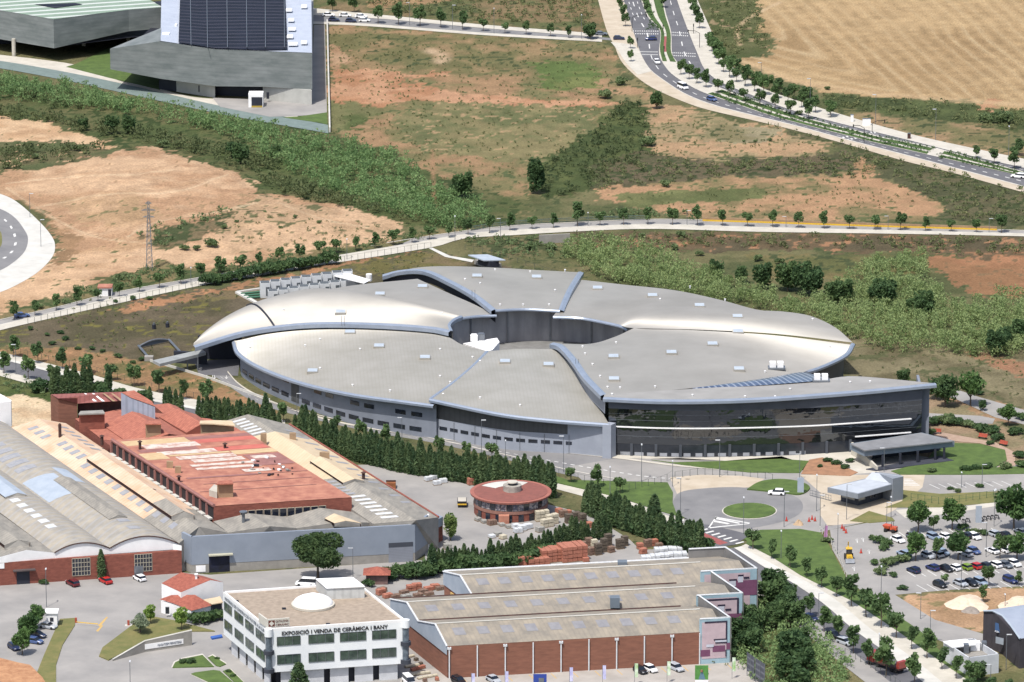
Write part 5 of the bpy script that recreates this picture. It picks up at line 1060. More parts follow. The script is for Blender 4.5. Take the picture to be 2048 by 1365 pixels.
for i, ((t0, t1, s0, s1, s2), (z0, zr, z1)) in enumerate(zip(bays, zs_)):
    tr_ = t0 + (t1 - t0) * (.40 if i else .40)
    r1 = [Wp(s0, t0, z0), Wp(s2 - .02, t0, z0), Wp(s2 - .02, tr_, zr), Wp(s0, tr_, zr), Wp(s2 - .02, t1, z1), Wp(s0, t1, z1)]
    rf_ = obj('roof', r1, [(0, 1, 2, 3), (3, 2, 4, 5)], FIBW, wh)
    if rf_.data.polygons[0].normal.z < 0: rf_.data.flip_normals()
    # rooflight patches
    for k in range(10):
        u = s0 + (s1 - s0) * (.05 + .095 * k); 
        q = [lerp(Wp(u, t0, z0), Wp(u, tr_, zr), .45), lerp(Wp(u + .045, t0, z0), Wp(u + .045, tr_, zr), .45), lerp(Wp(u + .045, t0, z0), Wp(u + .045, tr_, zr), .78), lerp(Wp(u, t0, z0), Wp(u, tr_, zr), .78)]
        o = obj('rooflight', [p + Vector((0, 0, .05)) for p in q], [(0, 1, 2, 3)], PAT, rf_)
    MB().tube([Wp(s0, tr_, zr + .1), Wp(s1 + .05, tr_, zr + .1)], .16, 5).build('ridge', CONW, rf_)
    if i < 2: MB().tube([Wp(s0, t1, z1 + .1), Wp(s1 + .05, t1, z1 + .1)], .22, 5).build('gutter', RUST, rf_)
    # left gable
    g = [Wp(s0 - .004, t0, z0), Wp(s0 - .004, tr_, zr), Wp(s0 - .004, t1, z1), Wp(s0 - .004, t1, 5.6), Wp(s0 - .004, t0, 5.6)]
    obj('gable', g, [(0, 1, 2, 3, 4)], PANEB, wh); MB().tube([g[0], g[1], g[2]], .22, 5).build('gable_trim', TRIM, wh)
    MB().hexa([Wp(s0, t0, 0), Wp(s0, t1, 0), Wp(s0 + .01, t1, 0), Wp(s0 + .01, t0, 0)], [Wp(s0, t0, 5.65), Wp(s0, t1, 5.65), Wp(s0 + .01, t1, 5.65), Wp(s0 + .01, t0, 5.65)]).build('side_wall', BRICKB, wh)
    # painted wall at the right end, facing the viewer
    sa = [1.0, 1.12, 1.30][i]; ty = t0; mz = 10.8 + (.2 if i == 2 else 0)
    sa2 = s2
    lo = {0: 1.0, 1: 1.115, 2: 1.26}[i]
    mw = MB().hexa([Wp(lo, ty - .004, 0), Wp(sa2, ty - .004, 0), Wp(sa2, ty + .012, 0), Wp(lo, ty + .012, 0)], [Wp(lo, ty - .004, mz), Wp(sa2, ty - .004, mz), Wp(sa2, ty + .012, mz), Wp(lo, ty + .012, mz)]).build('painted_wall', MUR[0], wh)
    def pq(a, b2, c, d_, m_, L_): 
        w_ = lo + (sa2 - lo) * a; x_ = lo + (sa2 - lo) * b2; e = -.006 - .0006 * L_
        obj('mural_patch', [Wp(w_, ty + e, mz * c), Wp(x_, ty + e, mz * c), Wp(x_, ty + e, mz * d_), Wp(w_, ty + e, mz * d_)], [(0, 1, 2, 3)], MUR[m_], mw)
    pq(.06, .88, .12, .93, 1, 1)
    if i == 0: L_ = [(0, .34, .17, .32, 2), (.42, .84, .26, .40, 2), (.88, 1, .30, .45, 2), (.15, .9, .91, .945, 3), (.85, .9, .47, .945, 3), (.45, .85, .52, .55, 3), (.5, .9, .45, .48, 3), (.5, .88, .48, .52, 4), (.2, .45, .38, .44, 4), (.84, .88, .15, .3, 3)]
    elif i == 1: L_ = [(.35, 1, .28, .56, 2), (.05, .92, .87, .91, 3), (.88, .92, .55, .91, 3), (.45, .62, .74, .78, 3), (.46, .6, .62, .74, 4), (.3, .46, .62, .66, 3), (.3, .44, .52, .62, 4), (.62, .75, .64, .68, 3), (.88, .92, .05, .28, 3)]
    else: L_ = [(.2, 1, .42, .66, 2), (.55, 1, .6, .76, 2), (.66, .76, .85, .89, 3), (.66, .75, .72, .85, 4), (.5, .64, .76, .8, 3), (.5, .62, .64, .76, 4), (.36, .52, .66, .7, 3), (.36, .5, .52, .66, 4), (.76, .86, .8, .84, 3)]
    for j, q in enumerate(L_): pq(*q[:4], q[4], j + 2)
    sd_ = MB().hexa([Wp(sa2, ty, 0), Wp(sa2 + .006, ty, 0), Wp(sa2 + .006, t1 - .006, 0), Wp(sa2, t1 - .006, 0)], [Wp(sa2, ty, mz), Wp(sa2 + .006, ty, mz), Wp(sa2 + .006, t1 - .006, mz), Wp(sa2, t1 - .006, mz)]).build('parapet', PARA, wh)
    MB().tube([Wp(lo, ty, mz + .1), Wp(sa2, ty, mz + .1), Wp(sa2 + .003, t1, mz + .1)], .22, 5).build('coping', TRIM, wh)
MB().hexa([Wp(1.34, 2.02, 0), Wp(1.49, 2.02, 0), Wp(1.49, 2.03, 0), Wp(1.34, 2.03, 0)], [Wp(1.34, 2.02, 11), Wp(1.49, 2.02, 11), Wp(1.49, 2.03, 11), Wp(1.34, 2.03, 11)]).build('parapet', PARA, wh)
MB().tube([Wp(1.34, 2.02, 11.1), Wp(1.49, 2.02, 11.1)], .22, 5).build('coping', TRIM, wh)
MB().tube([Wp(.33, 2.02, 8.9), Wp(1.34, 2.02, 8.9)], .25, 5).build('coping', TRIM, wh)
fw = MB().hexa([Wp(0, 0, 0), Wp(1.0, 0, 0), Wp(1.0, .01, 0), Wp(0, .01, 0)], [Wp(0, 0, 7.7), Wp(1.0, 0, 7.7), Wp(1.0, .01, 7.7), Wp(0, .01, 7.7)]).build('front_wall', BRICKB, wh)
for i in range(10):
    p = Wp(.004 + i * .1105, -.008, 0); dp = MB().box(p, (.28, .3, 7.5)).build('downpipe', TRIM, fw)
    if i % 2 == 0: MB().box(p + Vector((0, 0, 7.0)), (.9, .5, .5)).build('rain_hopper', TRIM, dp)
for s, t, z, w_ in ((.79, .9, 9.6, 2.2), (1.02, 1.98, 9.2, 2.2)): MB().box(Wp(s, t - .2, z - .6), (w_, w_, 2.4)).build('roof_fan', M('galvanised_box', (120, 134, 148)), wh)
sp = MB().hexa([Wp(.325, 1.45, 0.3), Wp(.325, 1.85, .3), Wp(.33, 1.85, .3), Wp(.33, 1.45, .3)], [Wp(.325, 1.45, 5.), Wp(.325, 1.85, 5.), Wp(.33, 1.85, 5.), Wp(.33, 1.45, 5.)]).build('poster_panel', LINEY, wh)
# ================================================================= white house
hs = thing('white_house', 'white rendered house with two red tiled roofs behind the showroom', 'house')
def walls(P, z0, z1, m, par, nm='wall'):
    P = [Vector((p.x, p.y, 0)) for p in P]; n_ = len(P); mb = MB()
    V = [Vector((p.x, p.y, z0)) for p in P] + [Vector((p.x, p.y, z1)) for p in P]
    return obj(nm, V, [tuple(range(n_, 2 * n_))] + [(i, (i + 1) % n_, n_ + (i + 1) % n_, n_ + i) for i in range(n_)], m, par)
HT = M('house_tiles', (190, 108, 86), (154, 82, 66), scale=1.4, detail=9, bump=.4, stripe=(.8, -.6, 0, .45, .3, (140, 66, 52)))
bay(hs, [(323, 1167, 6), (362, 1185, 5.6)], [(362, 1145, 7.6), (421, 1160.5, 7.4)], [(405, 1152, 6.4), (446, 1165, 6.2)], [HT], wallm=WHITE)
hv = P3([(319, 1199, 3.3), (346, 1207, 3.3), (383, 1222, 3.1), (425, 1211, 3.1), (390, 1190, 4.8), (343, 1190.5, 4.6)])
obj('roof', hv, [(0, 1, 5), (5, 1, 4), (4, 1, 2), (4, 2, 3)], HT, hs)
hw_ = [hv[0], hv[1], hv[2], hv[3], hv[4], hv[5]]; hc = sum(hw_, Vector()) / 6; hw_ = [lerp(p, hc, .06) for p in hw_]
walls(hw_, 0, 3.0, WHITE, hs)
blk('porch_roof', [(405, 1200), (424, 1208.5), (446, 1205), (440, 1193)], 3.6, 3.4, CREAM2, hs); blk('porch_wall', [(408, 1203), (424, 1210), (444, 1206), (438, 1196)], 3.3, 0, DARK, hs)
for (x, y, w_, h_, z) in ((333.5, 1186, .9, 1.3, 3.4), (401, 1188, .9, 1.4, 3.9), (428.5, 1181, 1., 1.4, 3.9), (335, 1227, .9, 1.6, .9), (414, 1182, .5, .9, 4.2), (377, 1190, 1.1, .9, 4.0)):
    p = G(x, y, z); MB().box(p + Vector((0, -.25, 0)), (w_, .5, h_)).build('window', WIN, hs)
p = G(393, 1192, 3); MB().box(p, (.5, .5, 5.2)).box(p + Vector((0, 0, 5.2)), (.8, .8, .25)).build('chimney', WHITE, hs)
th = thing('tiled_hut', 'small hut with a pyramid red tiled roof beside the conifer hedge below the stone pine', 'hut')
c_ = G(754, 1166); walls([c_ + Vector(v) for v in ((-2.6, -1.6, 0), (2.6, -1.6, 0), (2.6, 2.4, 0), (-2.6, 2.4, 0))], 0, 2.6, M('pinkish_block_wall', (150, 116, 110), (120, 96, 92), scale=1.2), th)
obj('roof', [c_ + Vector(v) for v in ((-3.3, -2.4, 2.6), (3.3, -2.4, 2.6), (3.3, 3.2, 2.6), (-3.3, 3.2, 2.6), (0, .4, 4.0))], [(0, 1, 4), (1, 2, 4), (2, 3, 4), (3, 0, 4)], HT, th)
# ================================================================= round pavilion
pv = thing('round_pavilion', 'round two-storey brick pavilion with an overhanging flat red roof and a concrete drum on top', 'pavilion')
pc = G(1021.5, 1024); NR = 56
def disc(c, r, z0, z1, m, nm, par, r2=None, n_=NR): return MB().cyl((c.x, c.y, z0), r, z1 - z0, n_, r2).build(nm, m, par)
disc(pc, 9.2, 0, 2.0, BRICK, 'base_wall', pv); disc(pc, 9.35, 2.0, 2.75, M('brown_band', (172, 124, 108), (156, 110, 96), scale=.6), 'band', pv); disc(pc, 9.2, 2.75, 5.0, M('gallery_wall', (150, 138, 130), (128, 116, 110), scale=.8), 'gallery_wall', pv)
disc(pc, 10.1, 4.9, 5.35, M('roof_rim', (186, 116, 100), (170, 102, 88), scale=.6), 'roof', pv, 10.2); disc(pc, 9.2, 5.35, 5.42, M('pavilion_roof', (160, 96, 84), (142, 86, 76), scale=.7, detail=8), 'roof_surface', pv)
obj('roof_patch', [Vector((pc.x + r_ * math.cos(a), pc.y + r_ * math.sin(a), 5.45)) for r_, a in [(8.6, math.radians(60 + 8 * i)) for i in range(12)] + [(4.5, math.radians(148 - 8 * i)) for i in range(12)]], [tuple(range(24))], CONW, pv)
dr_ = disc(pc + Vector((.4, .6, 0)), 2.3, 5.4, 6.9, M('drum_concrete', (196, 190, 178), (160, 154, 146), scale=1.), 'drum', pv); disc(pc + Vector((.4, .6, 0)), 1.0, 6.9, 7.5, DARK, 'drum_neck', dr_); disc(pc + Vector((.4, .6, 0)), 1.35, 7.5, 7.75, CONC, 'drum_cap', dr_)
for k, a in enumerate(range(205, 345, 9)):
    a = math.radians(a); c_ = Vector((pc.x + 9.22 * math.cos(a), pc.y + 9.22 * math.sin(a), 2.95)); m_ = WIN if k % 3 == 1 else M('mosaic_panel', (196, 186, 184), (110, 110, 124), scale=1.6, mixlo=.45, mixhi=.55)
    MB().box(c_, (1.25, .15, 1.7), a - math.pi / 2).build('window' if k % 3 == 1 else 'mosaic_panel', m_, pv)
    if k % 2: MB().box(c_ - Vector((0, 0, 2.9)), (1.3, .3, 1.8), a - math.pi / 2).build('ground_window', WIN, pv)
MB().box(Vector((pc.x - .2 - 1.5, pc.y - 10.2, 0)), (2.6, 1.6, 2.2)).build('porch', RED, pv)
# ================================================================= gatehouse
gh = thing('gatehouse', 'grey flat-roofed gatehouse with a raised rear block beside the sandy forecourt', 'gatehouse')
GC = M('gatehouse_cladding', (150, 158, 168), (140, 148, 158), scale=.4)
blk('canopy', [(1655, 975.5), (1716, 988.5), (1788, 968), (1732, 957)], 4.6, 3.3, GC, gh); blk('roof_deck', [(1659, 975.2), (1716.5, 986.8), (1783, 968), (1732, 958.5)], 4.63, 4.60, M('pale_blue_roof', (206, 214, 224), scale=.3), gh)
blk('wall', [(1682, 978), (1716, 987), (1780, 968), (1740, 960)], 3.28, 0, M('gatehouse_wall', (84, 88, 98), (70, 74, 84), scale=.5), gh)
obj('raised_roof', P3([(1730, 959, 4.65), (1744, 945, 6.2), (1806, 953, 6.2), (1785, 967.5, 4.65)]), [(0, 1, 2, 3)], M('pale_blue_roof', (206, 214, 224)), gh)
blk('rear_block', [(1744, 944), (1786, 968), (1807, 960), (1806, 952)][0:0] or [(1786, 958), (1807, 953), (1800, 950), (1750, 944)], 6.15, 0, GC, gh)
A = G(1716, 1014); B = G(1784, 992)
A, B = [Vector((p.x, p.y, 0)) for p in (G(1716, 987, 3.28), G(1780, 968, 3.28))]; og = outn(A, B, G(1740, 960, 3.28))
frame_window(gh, A, B, .2, 2.6, 1.2, 3.0, 1, 1, og, STEEL, M('bright_pane', (200, 200, 190), rough=.2)); frame_window(gh, A, B, 4.6, 6.6, 1.0, 3.0, 2, 1, og, STEEL)
A2 = Vector((*G(1682, 978, 3.28)[:2], 0)); o2 = outn(A2, A, B); frame_window(gh, A2, A, .4, 4.6, 1.2, 3.0, 2, 1, o2, STEEL, M('bright_pane', (200, 200, 190)))
# small kiosk by the parking bay
ks = thing('kiosk', 'small white flat-roofed kiosk next to the leafy trees at the bottom left', 'kiosk')
c_ = G(104, 1251); MB().box(c_, (2.7, 3.0, 3.4)).build('wall', WHITE, ks); MB().box(c_ + Vector((0, 0, 3.4)), (3.1, 3.6, .18)).build('roof', WHITE, ks); MB().box(c_ + Vector((.1, -1.55, 1.5)), (.8, .12, .9)).build('window', WIN, ks)
# substation hut by the middle road
sh_ = thing('red_roofed_hut', 'tiny white hut with a dark red roof beside the road at the left', 'hut')
c_ = G(212, 590); MB().box(c_, (3.6, 3.2, 2.4)).build('wall', WHITE, sh_); MB().box(c_ + Vector((-.2, 0, 2.4)), (4.2, 4, .35)).build('roof', RED, sh_); MB().box(c_ + Vector((1.2, -1.62, 0)), (.9, .1, 2.0)).build('door', DARK, sh_)
# ================================================================= chillers behind the hall
sl_ = thing('plant_yard', 'sunken plant yard with pale kerb walls and green pipes left of the white cooling units', 'plant yard')
blk('kerb_wall', [(470, 584), (512, 606), (516, 604), (480, 583)], .5, 0, CONW, sl_); blk('back_wall', [(470, 584), (520, 577), (522, 575), (474, 582)], .5, 0, CONW, sl_)
for k in range(3): MB().tube([G(482 + k * 6, 588 + k * 4, .5), G(520, 584 + k * 5, .5)], .35, 6).build('green_pipe', M('green_pipe', (70, 130, 104)), sl_)
UT = M('fan_grille', (104, 112, 118), (84, 92, 98), scale=2.); CW = M('white_unit_panel', (234, 238, 240), (220, 224, 228), scale=.5)
un = None
for r_ in range(2):
    for i in range(9 if r_ == 0 else 8):
        x = 530 + i * 20.6 + (r_ * 16); y = 594 - i * 3.0 + r_ * 8
        if un is None:
            un = thing('cooling_unit', 'x', 'cooling unit'); MB().box((0, 0, 0), (3.9, 3.4, 4.4)).build('casing', CW, un); MB().box((0, 0, 4.4), (3.5, 3.0, .12)).build('fan_grille', UT, un); MB().box((1.0, -1.72, .6), (1.5, .06, 2.6)).build('side_grille', UT, un)
        put(un, G(x, y), .12, (.72, .8, 1.0 if r_ == 0 else .72), f"{nth(i)} white cooling unit from the left in the {'taller rear' if r_ == 0 else 'lower front'} row behind the round hall", 'cooling units behind the hall')
wr = thing('unit_shelter', 'flat white roof sheet at the right end of the cooling unit rows', 'canopy'); blk('roof', [(690, 545), (742, 560), (728, 567), (668, 552)], 3.6, 3.4, WHITE, wr); blk('wall', [(700, 560), (735, 563), (728, 566), (692, 562)], 3.3, 0, STEEL, wr)
MB().cyl(G(738, 562, 1.5), .9, 2., 12).build('tank', WHITE, wr)
# entrance arch and shelter
ar = thing('curved_frame', 'curved grey steel frame standing on the planted slope left of the hall entrance', 'frame')
a_, b_2 = G(283, 716), G(355, 710)
for p0, p1 in ((G(296, 718), G(277, 692, .8)), (G(360, 708), G(338, 680, .8))): MB().tube([p0 + Vector((0, 0, .6)), p1], .35, 6).build('side_beam', STEEL, ar)
pts = [G(277 + 61 * t, 694 - 13 * t, .6) + Vector((0, 0, 1.0 * math.sin(math.pi * t))) for t in [i / 12 for i in range(13)]]; V = []
for p in pts: V += [p, Vector((p.x, p.y, .3))]
obj('arched_panel', V, [(2 * i, 2 * i + 1, 2 * i + 3, 2 * i + 2) for i in range(12)], M('arch_panel', (110, 122, 136)), ar); MB().tube(pts, .3, 6).build('arched_beam', STEEL, ar)
MB().box(G(298, 721), (2.4, 2, 1.2)).build('base_block', CBL, ar)
slt = thing('slope_wall', 'thin pale retaining wall running down from the hall entrance along the orange slope', 'wall')
pw = [G(x, y) for x, y in ((300, 724), (350, 738), (413, 757), (500, 789), (540, 803))]
for i in range(4):
    a, b2 = pw[i], pw[i + 1]; n_ = Vector((0, .3, 0)); MB().hexa([a, b2, b2 + n_, a + n_], [p + Vector((0, 0, .7)) for p in (a, b2, b2 + n_, a + n_)]).build('wall_panel', CONW, slt)
bs = thing('garden_shelter', 'small flat metal roofed shelter on a concrete base behind the round hall', 'shelter')
blk('roof', [(936, 510), (968, 521), (1011, 520), (975, 509)], 3.4, 3.1, PANEB, bs); blk('base', [(948, 520), (978, 530), (1003, 527), (972, 517)], 1.3, 0, CBL, bs); blk('core', [(956, 517), (980, 524), (998, 522), (975, 515)], 3.0, 1.2, DARK, bs)
pth = sheet('path', [(858, 497), (863, 495), (900, 512), (948, 520), (944, 525), (890, 514)], .06, CONW); structure(pth)
# concrete wall under the middle road
bw = thing('bridge_wall', 'grey concrete retaining wall under the road behind the round hall', 'wall')
A, B = G(1078, 488), G(1140, 485); MB().hexa([A, B, B + Vector((0, .6, 0)), A + Vector((0, .6, 0))], [p + Vector((0, 0, 2.6)) for p in (A, B, B + Vector((0, .6, 0)), A + Vector((0, .6, 0)))]).build('wall_panel', CBL, bw)
rl = thing('bridge_railing', 'green-grey railing along the far edge of the road behind the round hall', 'railing')
pr_ = [G(x, y) for x, y in ((942, 462), (980, 456), (1040, 450), (1110, 446), (1200, 442), (1290, 440))]
MB().tube([p + Vector((0, 0, 1.3)) for p in pr_], .12, 5).build('top_rail', M('green_rail', (96, 116, 108)), rl)
mb = [MB().tube([pr_[i] + Vector((0, 0, z)) for i in range(6)], .1, 4).build('rail', M('green_rail', (96, 116, 108)), rl) for z in (.3, .8)]
for i in range(24):
    t = i / 23 * 5; j = min(4, int(t)); p = lerp(pr_[j], pr_[j + 1], t - j); MB().box(p, (.12, .12, 1.35)).build('post', M('green_rail', (96, 116, 108)), rl)
# ================================================================= slate buildings, top left
SLATE = M('slate_cladding', (132, 138, 138), (106, 114, 114), scale=.12, k=.85, detail=4, rough=.7, stripe=(0, 0, 1, 1.3, .18, (88, 94, 96)), aniso=(1, 1, 3))
s1 = thing('slate_building', 'angular slate-clad building with dark glazed roof fields and a pale concrete base', 'building')
ZT = 17.5
top = P3([(220, 98, 14.5), (320, 83, 18.5), (430, 99, 17.2), (528, 103, 17.2), (624, 106.5, 17.5)]); bot = P3([(220, 139, 8), (318, 158, 5.6), (428, 173, 5.2), (526, 174, 5.2), (622.5, 179.5, 5.0)])
V = [];
for a, b2 in zip(top, bot): b3 = Vector((a.x, a.y, b2.z)); V += [a, Vector((a.x, a.y, max(4.6, zat(a, proj(*b2)[1]))))]
obj('slate_front', V, [(2 * i, 2 * i + 1, 2 * i + 3, 2 * i + 2) for i in range(4)], SLATE, s1)
f4 = top[4]; b4 = G(622, -60, ZT); obj('slate_side', [f4, Vector((f4.x, f4.y, 4.8)), Vector((b4.x, b4.y, 4.8)), b4], [(0, 1, 2, 3)], SLATE, s1)
obj('slate_back_side', [top[0], top[1], G(323, 56, 18.3)], [(0, 1, 2)], SLATE, s1)
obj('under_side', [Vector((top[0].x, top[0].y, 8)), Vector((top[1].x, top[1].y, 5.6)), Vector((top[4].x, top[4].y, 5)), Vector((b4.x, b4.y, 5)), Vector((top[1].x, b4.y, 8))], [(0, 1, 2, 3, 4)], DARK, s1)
ZR2 = 18.4
PB2 = M('pale_metal_roof', (196, 206, 222), (184, 194, 212), scale=.3)
obj('roof', P3([(321, 82, 18.3), (430, 98.6, 17.1), (624, 106, 17.4), (622, -60, 17.4), (324, -60, 18.3)]), [(0, 1, 2, 3, 4)], PB2, s1)
SP = M('dark_roof_glazing', (34, 36, 52), (14, 15, 26), scale=.5, rough=.55, spec=.25, aniso=(.3, 3, 1), mixlo=.42, mixhi=.58, stripe=(0, 1, 0, 5.2, .35, (96, 92, 104)))
obj('glazed_field', P3([(357, 85, 18.4), (430, 96.5, 17.5), (531, 101, 17.5), (575, 99, 17.8), (568, -60, 17.9), (362, -60, 18.4)]), [(0, 1, 2, 3, 4, 5)], SP, s1)
for x in (380, 413, 453, 492, 530, 568): MB().tube([G(x + (2 if x < 500 else 1), 95 if x > 400 else 90, 18.2), G(x, -60, 18.2)], .14, 4).build('glazing_bar', STEEL, s1)
for x, y, w_ in ((578, 22, 2), (582, 42, 2), (584, 60, 2.4), (580, 75, 2), (586, 90, 3), (608, 15, 2), (608, 87, 2), (332, 70, 2.4), (352, 52, .6)): MB().box(G(x, y, 17.9), (w_, 3, .6)).build('roof_unit', WHITE, s1)
bA, bB, bC, bD, bE = [G(*p) for p in ((353, 184), (430, 196), (526, 201), (527, 207), (622, 211))]
for (a, b2, m_, nm, h_) in ((G(318, 179), G(353, 184), DARK, 'dark_screen', 5.6), (bA, bB, M('pale_base', (206, 206, 200), (190, 190, 184), scale=.3), 'base_wall', 5.4), (bB + Vector((0, 4, 0)), bC + Vector((0, 4, 0)), DARK, 'loading_recess', 5.2), (bC, bE, M('pale_base', (206, 206, 200)), 'base_wall', 5.1)):
    MB().hexa([a, b2, b2 + Vector((0, 3, 0)), a + Vector((0, 3, 0))], [p + Vector((0, 0, h_)) for p in (a, b2, b2 + Vector((0, 3, 0)), a + Vector((0, 3, 0)))]).build(nm, m_, s1)
MB().hexa([bE, bE + Vector((.3, 0, 0)), G(627, 20), G(622, 20)], [p + Vector((0, 0, 5.)) for p in (bE, bE + Vector((.3, 0, 0)), G(627, 20), G(622, 20))]).build('side_base', M('pale_base', (206, 206, 200)), s1)
for x, y in ((400, 190), (585, 200), (536, 204)): MB().box(G(x, y) + Vector((0, -.8, 1.2)), (.9, .3, 2.2)).build('window', DARK, s1)
s2 = thing('slate_hall', 'slate-clad hall raised on columns with a green striped roof in the top left corner', 'building')
t2 = P3([(-60, 12, 15), (0, 21, 15), (107, 39, 15), (257, 20, 15), (325, 15, 15)]); V = []
for p, py in zip(t2, (60, 79, 97, 63, 57)): V += [p, Vector((p.x, p.y, max(4.5, zat(p, py))))]
obj('slate_wall', V, [(2 * i, 2 * i + 1, 2 * i + 3, 2 * i + 2) for i in range(4)], SLATE, s2)
obj('roof', [p + Vector((0, 0, .05)) for p in t2] + P3([(283, -10, 15), (250, -70, 15), (-60, -70, 15)]), [tuple(range(8))], M('green_striped_roof', (150, 174, 154), (138, 160, 142), scale=.3, stripe=(-.35, 1, 0, 6.5, .9, (226, 232, 228))), s2)
obj('roof_opening', P3([(69, 9, 15.2), (110, 16.5, 15.2), (165, 9, 15.2), (150, 6, 15.2)]), [(0, 1, 2, 3)], SP, s2)
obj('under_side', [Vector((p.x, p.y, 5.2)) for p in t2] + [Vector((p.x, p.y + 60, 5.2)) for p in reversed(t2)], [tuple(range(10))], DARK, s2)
for x, y in ((28, 112), (168, 92), (257, 84)): MB().cyl(G(x, y), .7, 6, 10).build('column', CONC, s2)
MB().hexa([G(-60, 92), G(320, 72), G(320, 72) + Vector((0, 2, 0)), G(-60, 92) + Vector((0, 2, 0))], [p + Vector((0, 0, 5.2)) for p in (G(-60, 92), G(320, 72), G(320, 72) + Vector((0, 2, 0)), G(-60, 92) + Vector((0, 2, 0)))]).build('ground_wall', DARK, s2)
S('lawn', slab('lawn', [(132, 134), (152, 128), (220, 95), (320, 90), (320, 180), (226, 158)], 0, .12, LAWN))
S('pavement', strip('pavement', [(-60, 117), (0, 122), (140, 146), (300, 180), (440, 214), (560, 232), (656, 262)], [(-60, 105), (0, 110), (152, 130), (226, 158), (318, 178), (400, 196), (528, 200)][:7], .10, CONC))
S('gravel_strip', strip('gravel_strip', [(-60, 132), (0, 137), (140, 163), (300, 198), (440, 228), (560, 250), (657, 267)], [(-60, 117), (0, 122), (140, 146), (300, 180), (440, 212), (560, 232), (656, 250)], .13, M('grey_green_gravel', (132, 150, 146), (118, 136, 132), scale=.4)))
S('service_yard', sheet('service_yard', [(425, 196), (528, 199), (622, 209), (628, 50), (650, 50), (654, 228), (600, 232), (540, 234), (440, 214)], .16, ASPL))
S('lawn', sheet('lawn', [(565, 235), (600, 233), (654, 225), (655, 250), (640, 246)], .19, LAWN))
bwall = thing('boundary_wall', 'long straight white boundary wall right of the slate building', 'wall')
A, B = G(653, 48), G(658, 265); MB().hexa([A, B, B + Vector((.5, 0, 0)), A + Vector((.5, 0, 0))], [p + Vector((0, 0, 1.6)) for p in (A, B, B + Vector((.5, 0, 0)), A + Vector((.5, 0, 0)))]).build('wall_panel', CONW, bwall)
cn_ = thing('loading_canopy', 'white loading canopy with a yellow-striped buffer in front of the slate building', 'canopy')
c_ = G(512, 214); MB().box(c_ + Vector((0, 1, 0)), (4.8, 5, 4.6)).build('body', WHITE, cn_); MB().box(c_ + Vector((.4, -1.55, 0)), (3.6, .12, 3.6)).build('opening', DARK, cn_); MB().box(c_ + Vector((.4, -1.7, 0)), (3.6, .2, .7)).build('buffer', M('buffer_yellow', (200, 170, 60)), cn_)
# ================================================================= workshop bottom right
wk = thing('arched_workshop', 'dark grey workshop with a curved pale metal roof in the bottom right corner', 'workshop')
A = G(1967, 1300); prof = []
def wpt(px, py, z): return G(px, py, z)
f0, f1 = G(1967, 1305), G(2120, 1365 + 60)
arcp = [(1967, 1222, 9.0), (1985, 1222, 9.3), (2005, 1232, 9.2), (2022, 1252, 8.6), (2036, 1272, 7.6), (2040, 1278, 7.2)]
fr_ = P3(arcp); bk = [p + Vector((26, 12, 0)) for p in fr_]
obj('roof', fr_ + bk, [(i, i + 1, i + 7, i + 6) for i in range(5)], M('pale_arched_roof', (180, 190, 206), (166, 176, 194), scale=.3, rough=.4), wk, smooth=True)
obj('side_wall', [p - Vector((0, 0, .05)) for p in fr_] + [Vector((p.x, p.y, 0)) for p in reversed(fr_)], [tuple(range(12))], M('dark_cladding', (78, 74, 80), (66, 62, 70), scale=.4, stripe=(1, 0, 0, 1.2, .2)), wk)
obj('end_wall', [fr_[5], Vector((fr_[5].x, fr_[5].y, 0)), Vector((bk[5].x, bk[5].y, 0)), bk[5]], [(0, 1, 2, 3)], M('dark_cladding', (78, 74, 80)), wk)
MB().tube([p + Vector((0, -.2, .05)) for p in fr_], .25, 6).build('roof_edge', PANEB, wk)
for p0, sx, sz, m_, nm in ((G(1996, 1262, 5.), 1.5, 2.2, M('sign_blue', (70, 110, 160)), 'blue_sign'), (G(1998, 1285, 3.), 1.7, 1.6, M('sign_grey', (180, 190, 200)), 'grey_sign')):
    q = [p0 + Vector((-sx / 2, 0, 0)), p0 + Vector((sx / 2, -1.4, 0)), p0 + Vector((sx / 2, -1.4, sz)), p0 + Vector((-sx / 2, 0, sz))]; sgn = obj(nm, [v + Vector((0, -.6, 0)) for v in q], [(0, 1, 2, 3)], m_, wk)
text('ALBA', .6, G(1994, 1262, 5.3) + Vector((-.6, -.75, 0)), Vector((1.5, -1.4, 0)), (0, 0, 1), WHITE, wk, width=1.3)
ct = thing('open_plant_box', 'white walled open-topped plant enclosure left of the arched workshop', 'enclosure')
q = [(1887, 1283), (1938, 1316), (1998, 1308), (1948, 1277)]; W_ = [G(x, y, 4.6) for x, y in q]
for i in range(4):
    a, b2 = W_[i], W_[(i + 1) % 4]; o1 = outn(a, b2, W_[(i + 2) % 4]); MB().hexa([(p.x, p.y, 0) for p in (a, b2, b2 - o1 * .3, a - o1 * .3)], [(p.x, p.y, 4.6) for p in (a, b2, b2 - o1 * .3, a - o1 * .3)]).build('wall', M('white_panel_wall', (230, 234, 238), (214, 218, 224), scale=.5), ct)
blk('deck', [(1890, 1284), (1938, 1314), (1994, 1307), (1947, 1279)], 3.0, 2.8, CBL, ct); blk('lid', [(1886, 1283), (1905, 1295), (1952, 1289), (1932, 1278)], 4.9, 4.65, WHITE, ct)
for x, y, w_ in ((1950, 1300, 2.2), (1932, 1305, 1.2), (1968, 1300, 1.1)): MB().box(G(x, y, 3.1), (w_, 1.6, 2.0)).build('machine', WHITE if w_ > 1.5 else STEEL, ct)
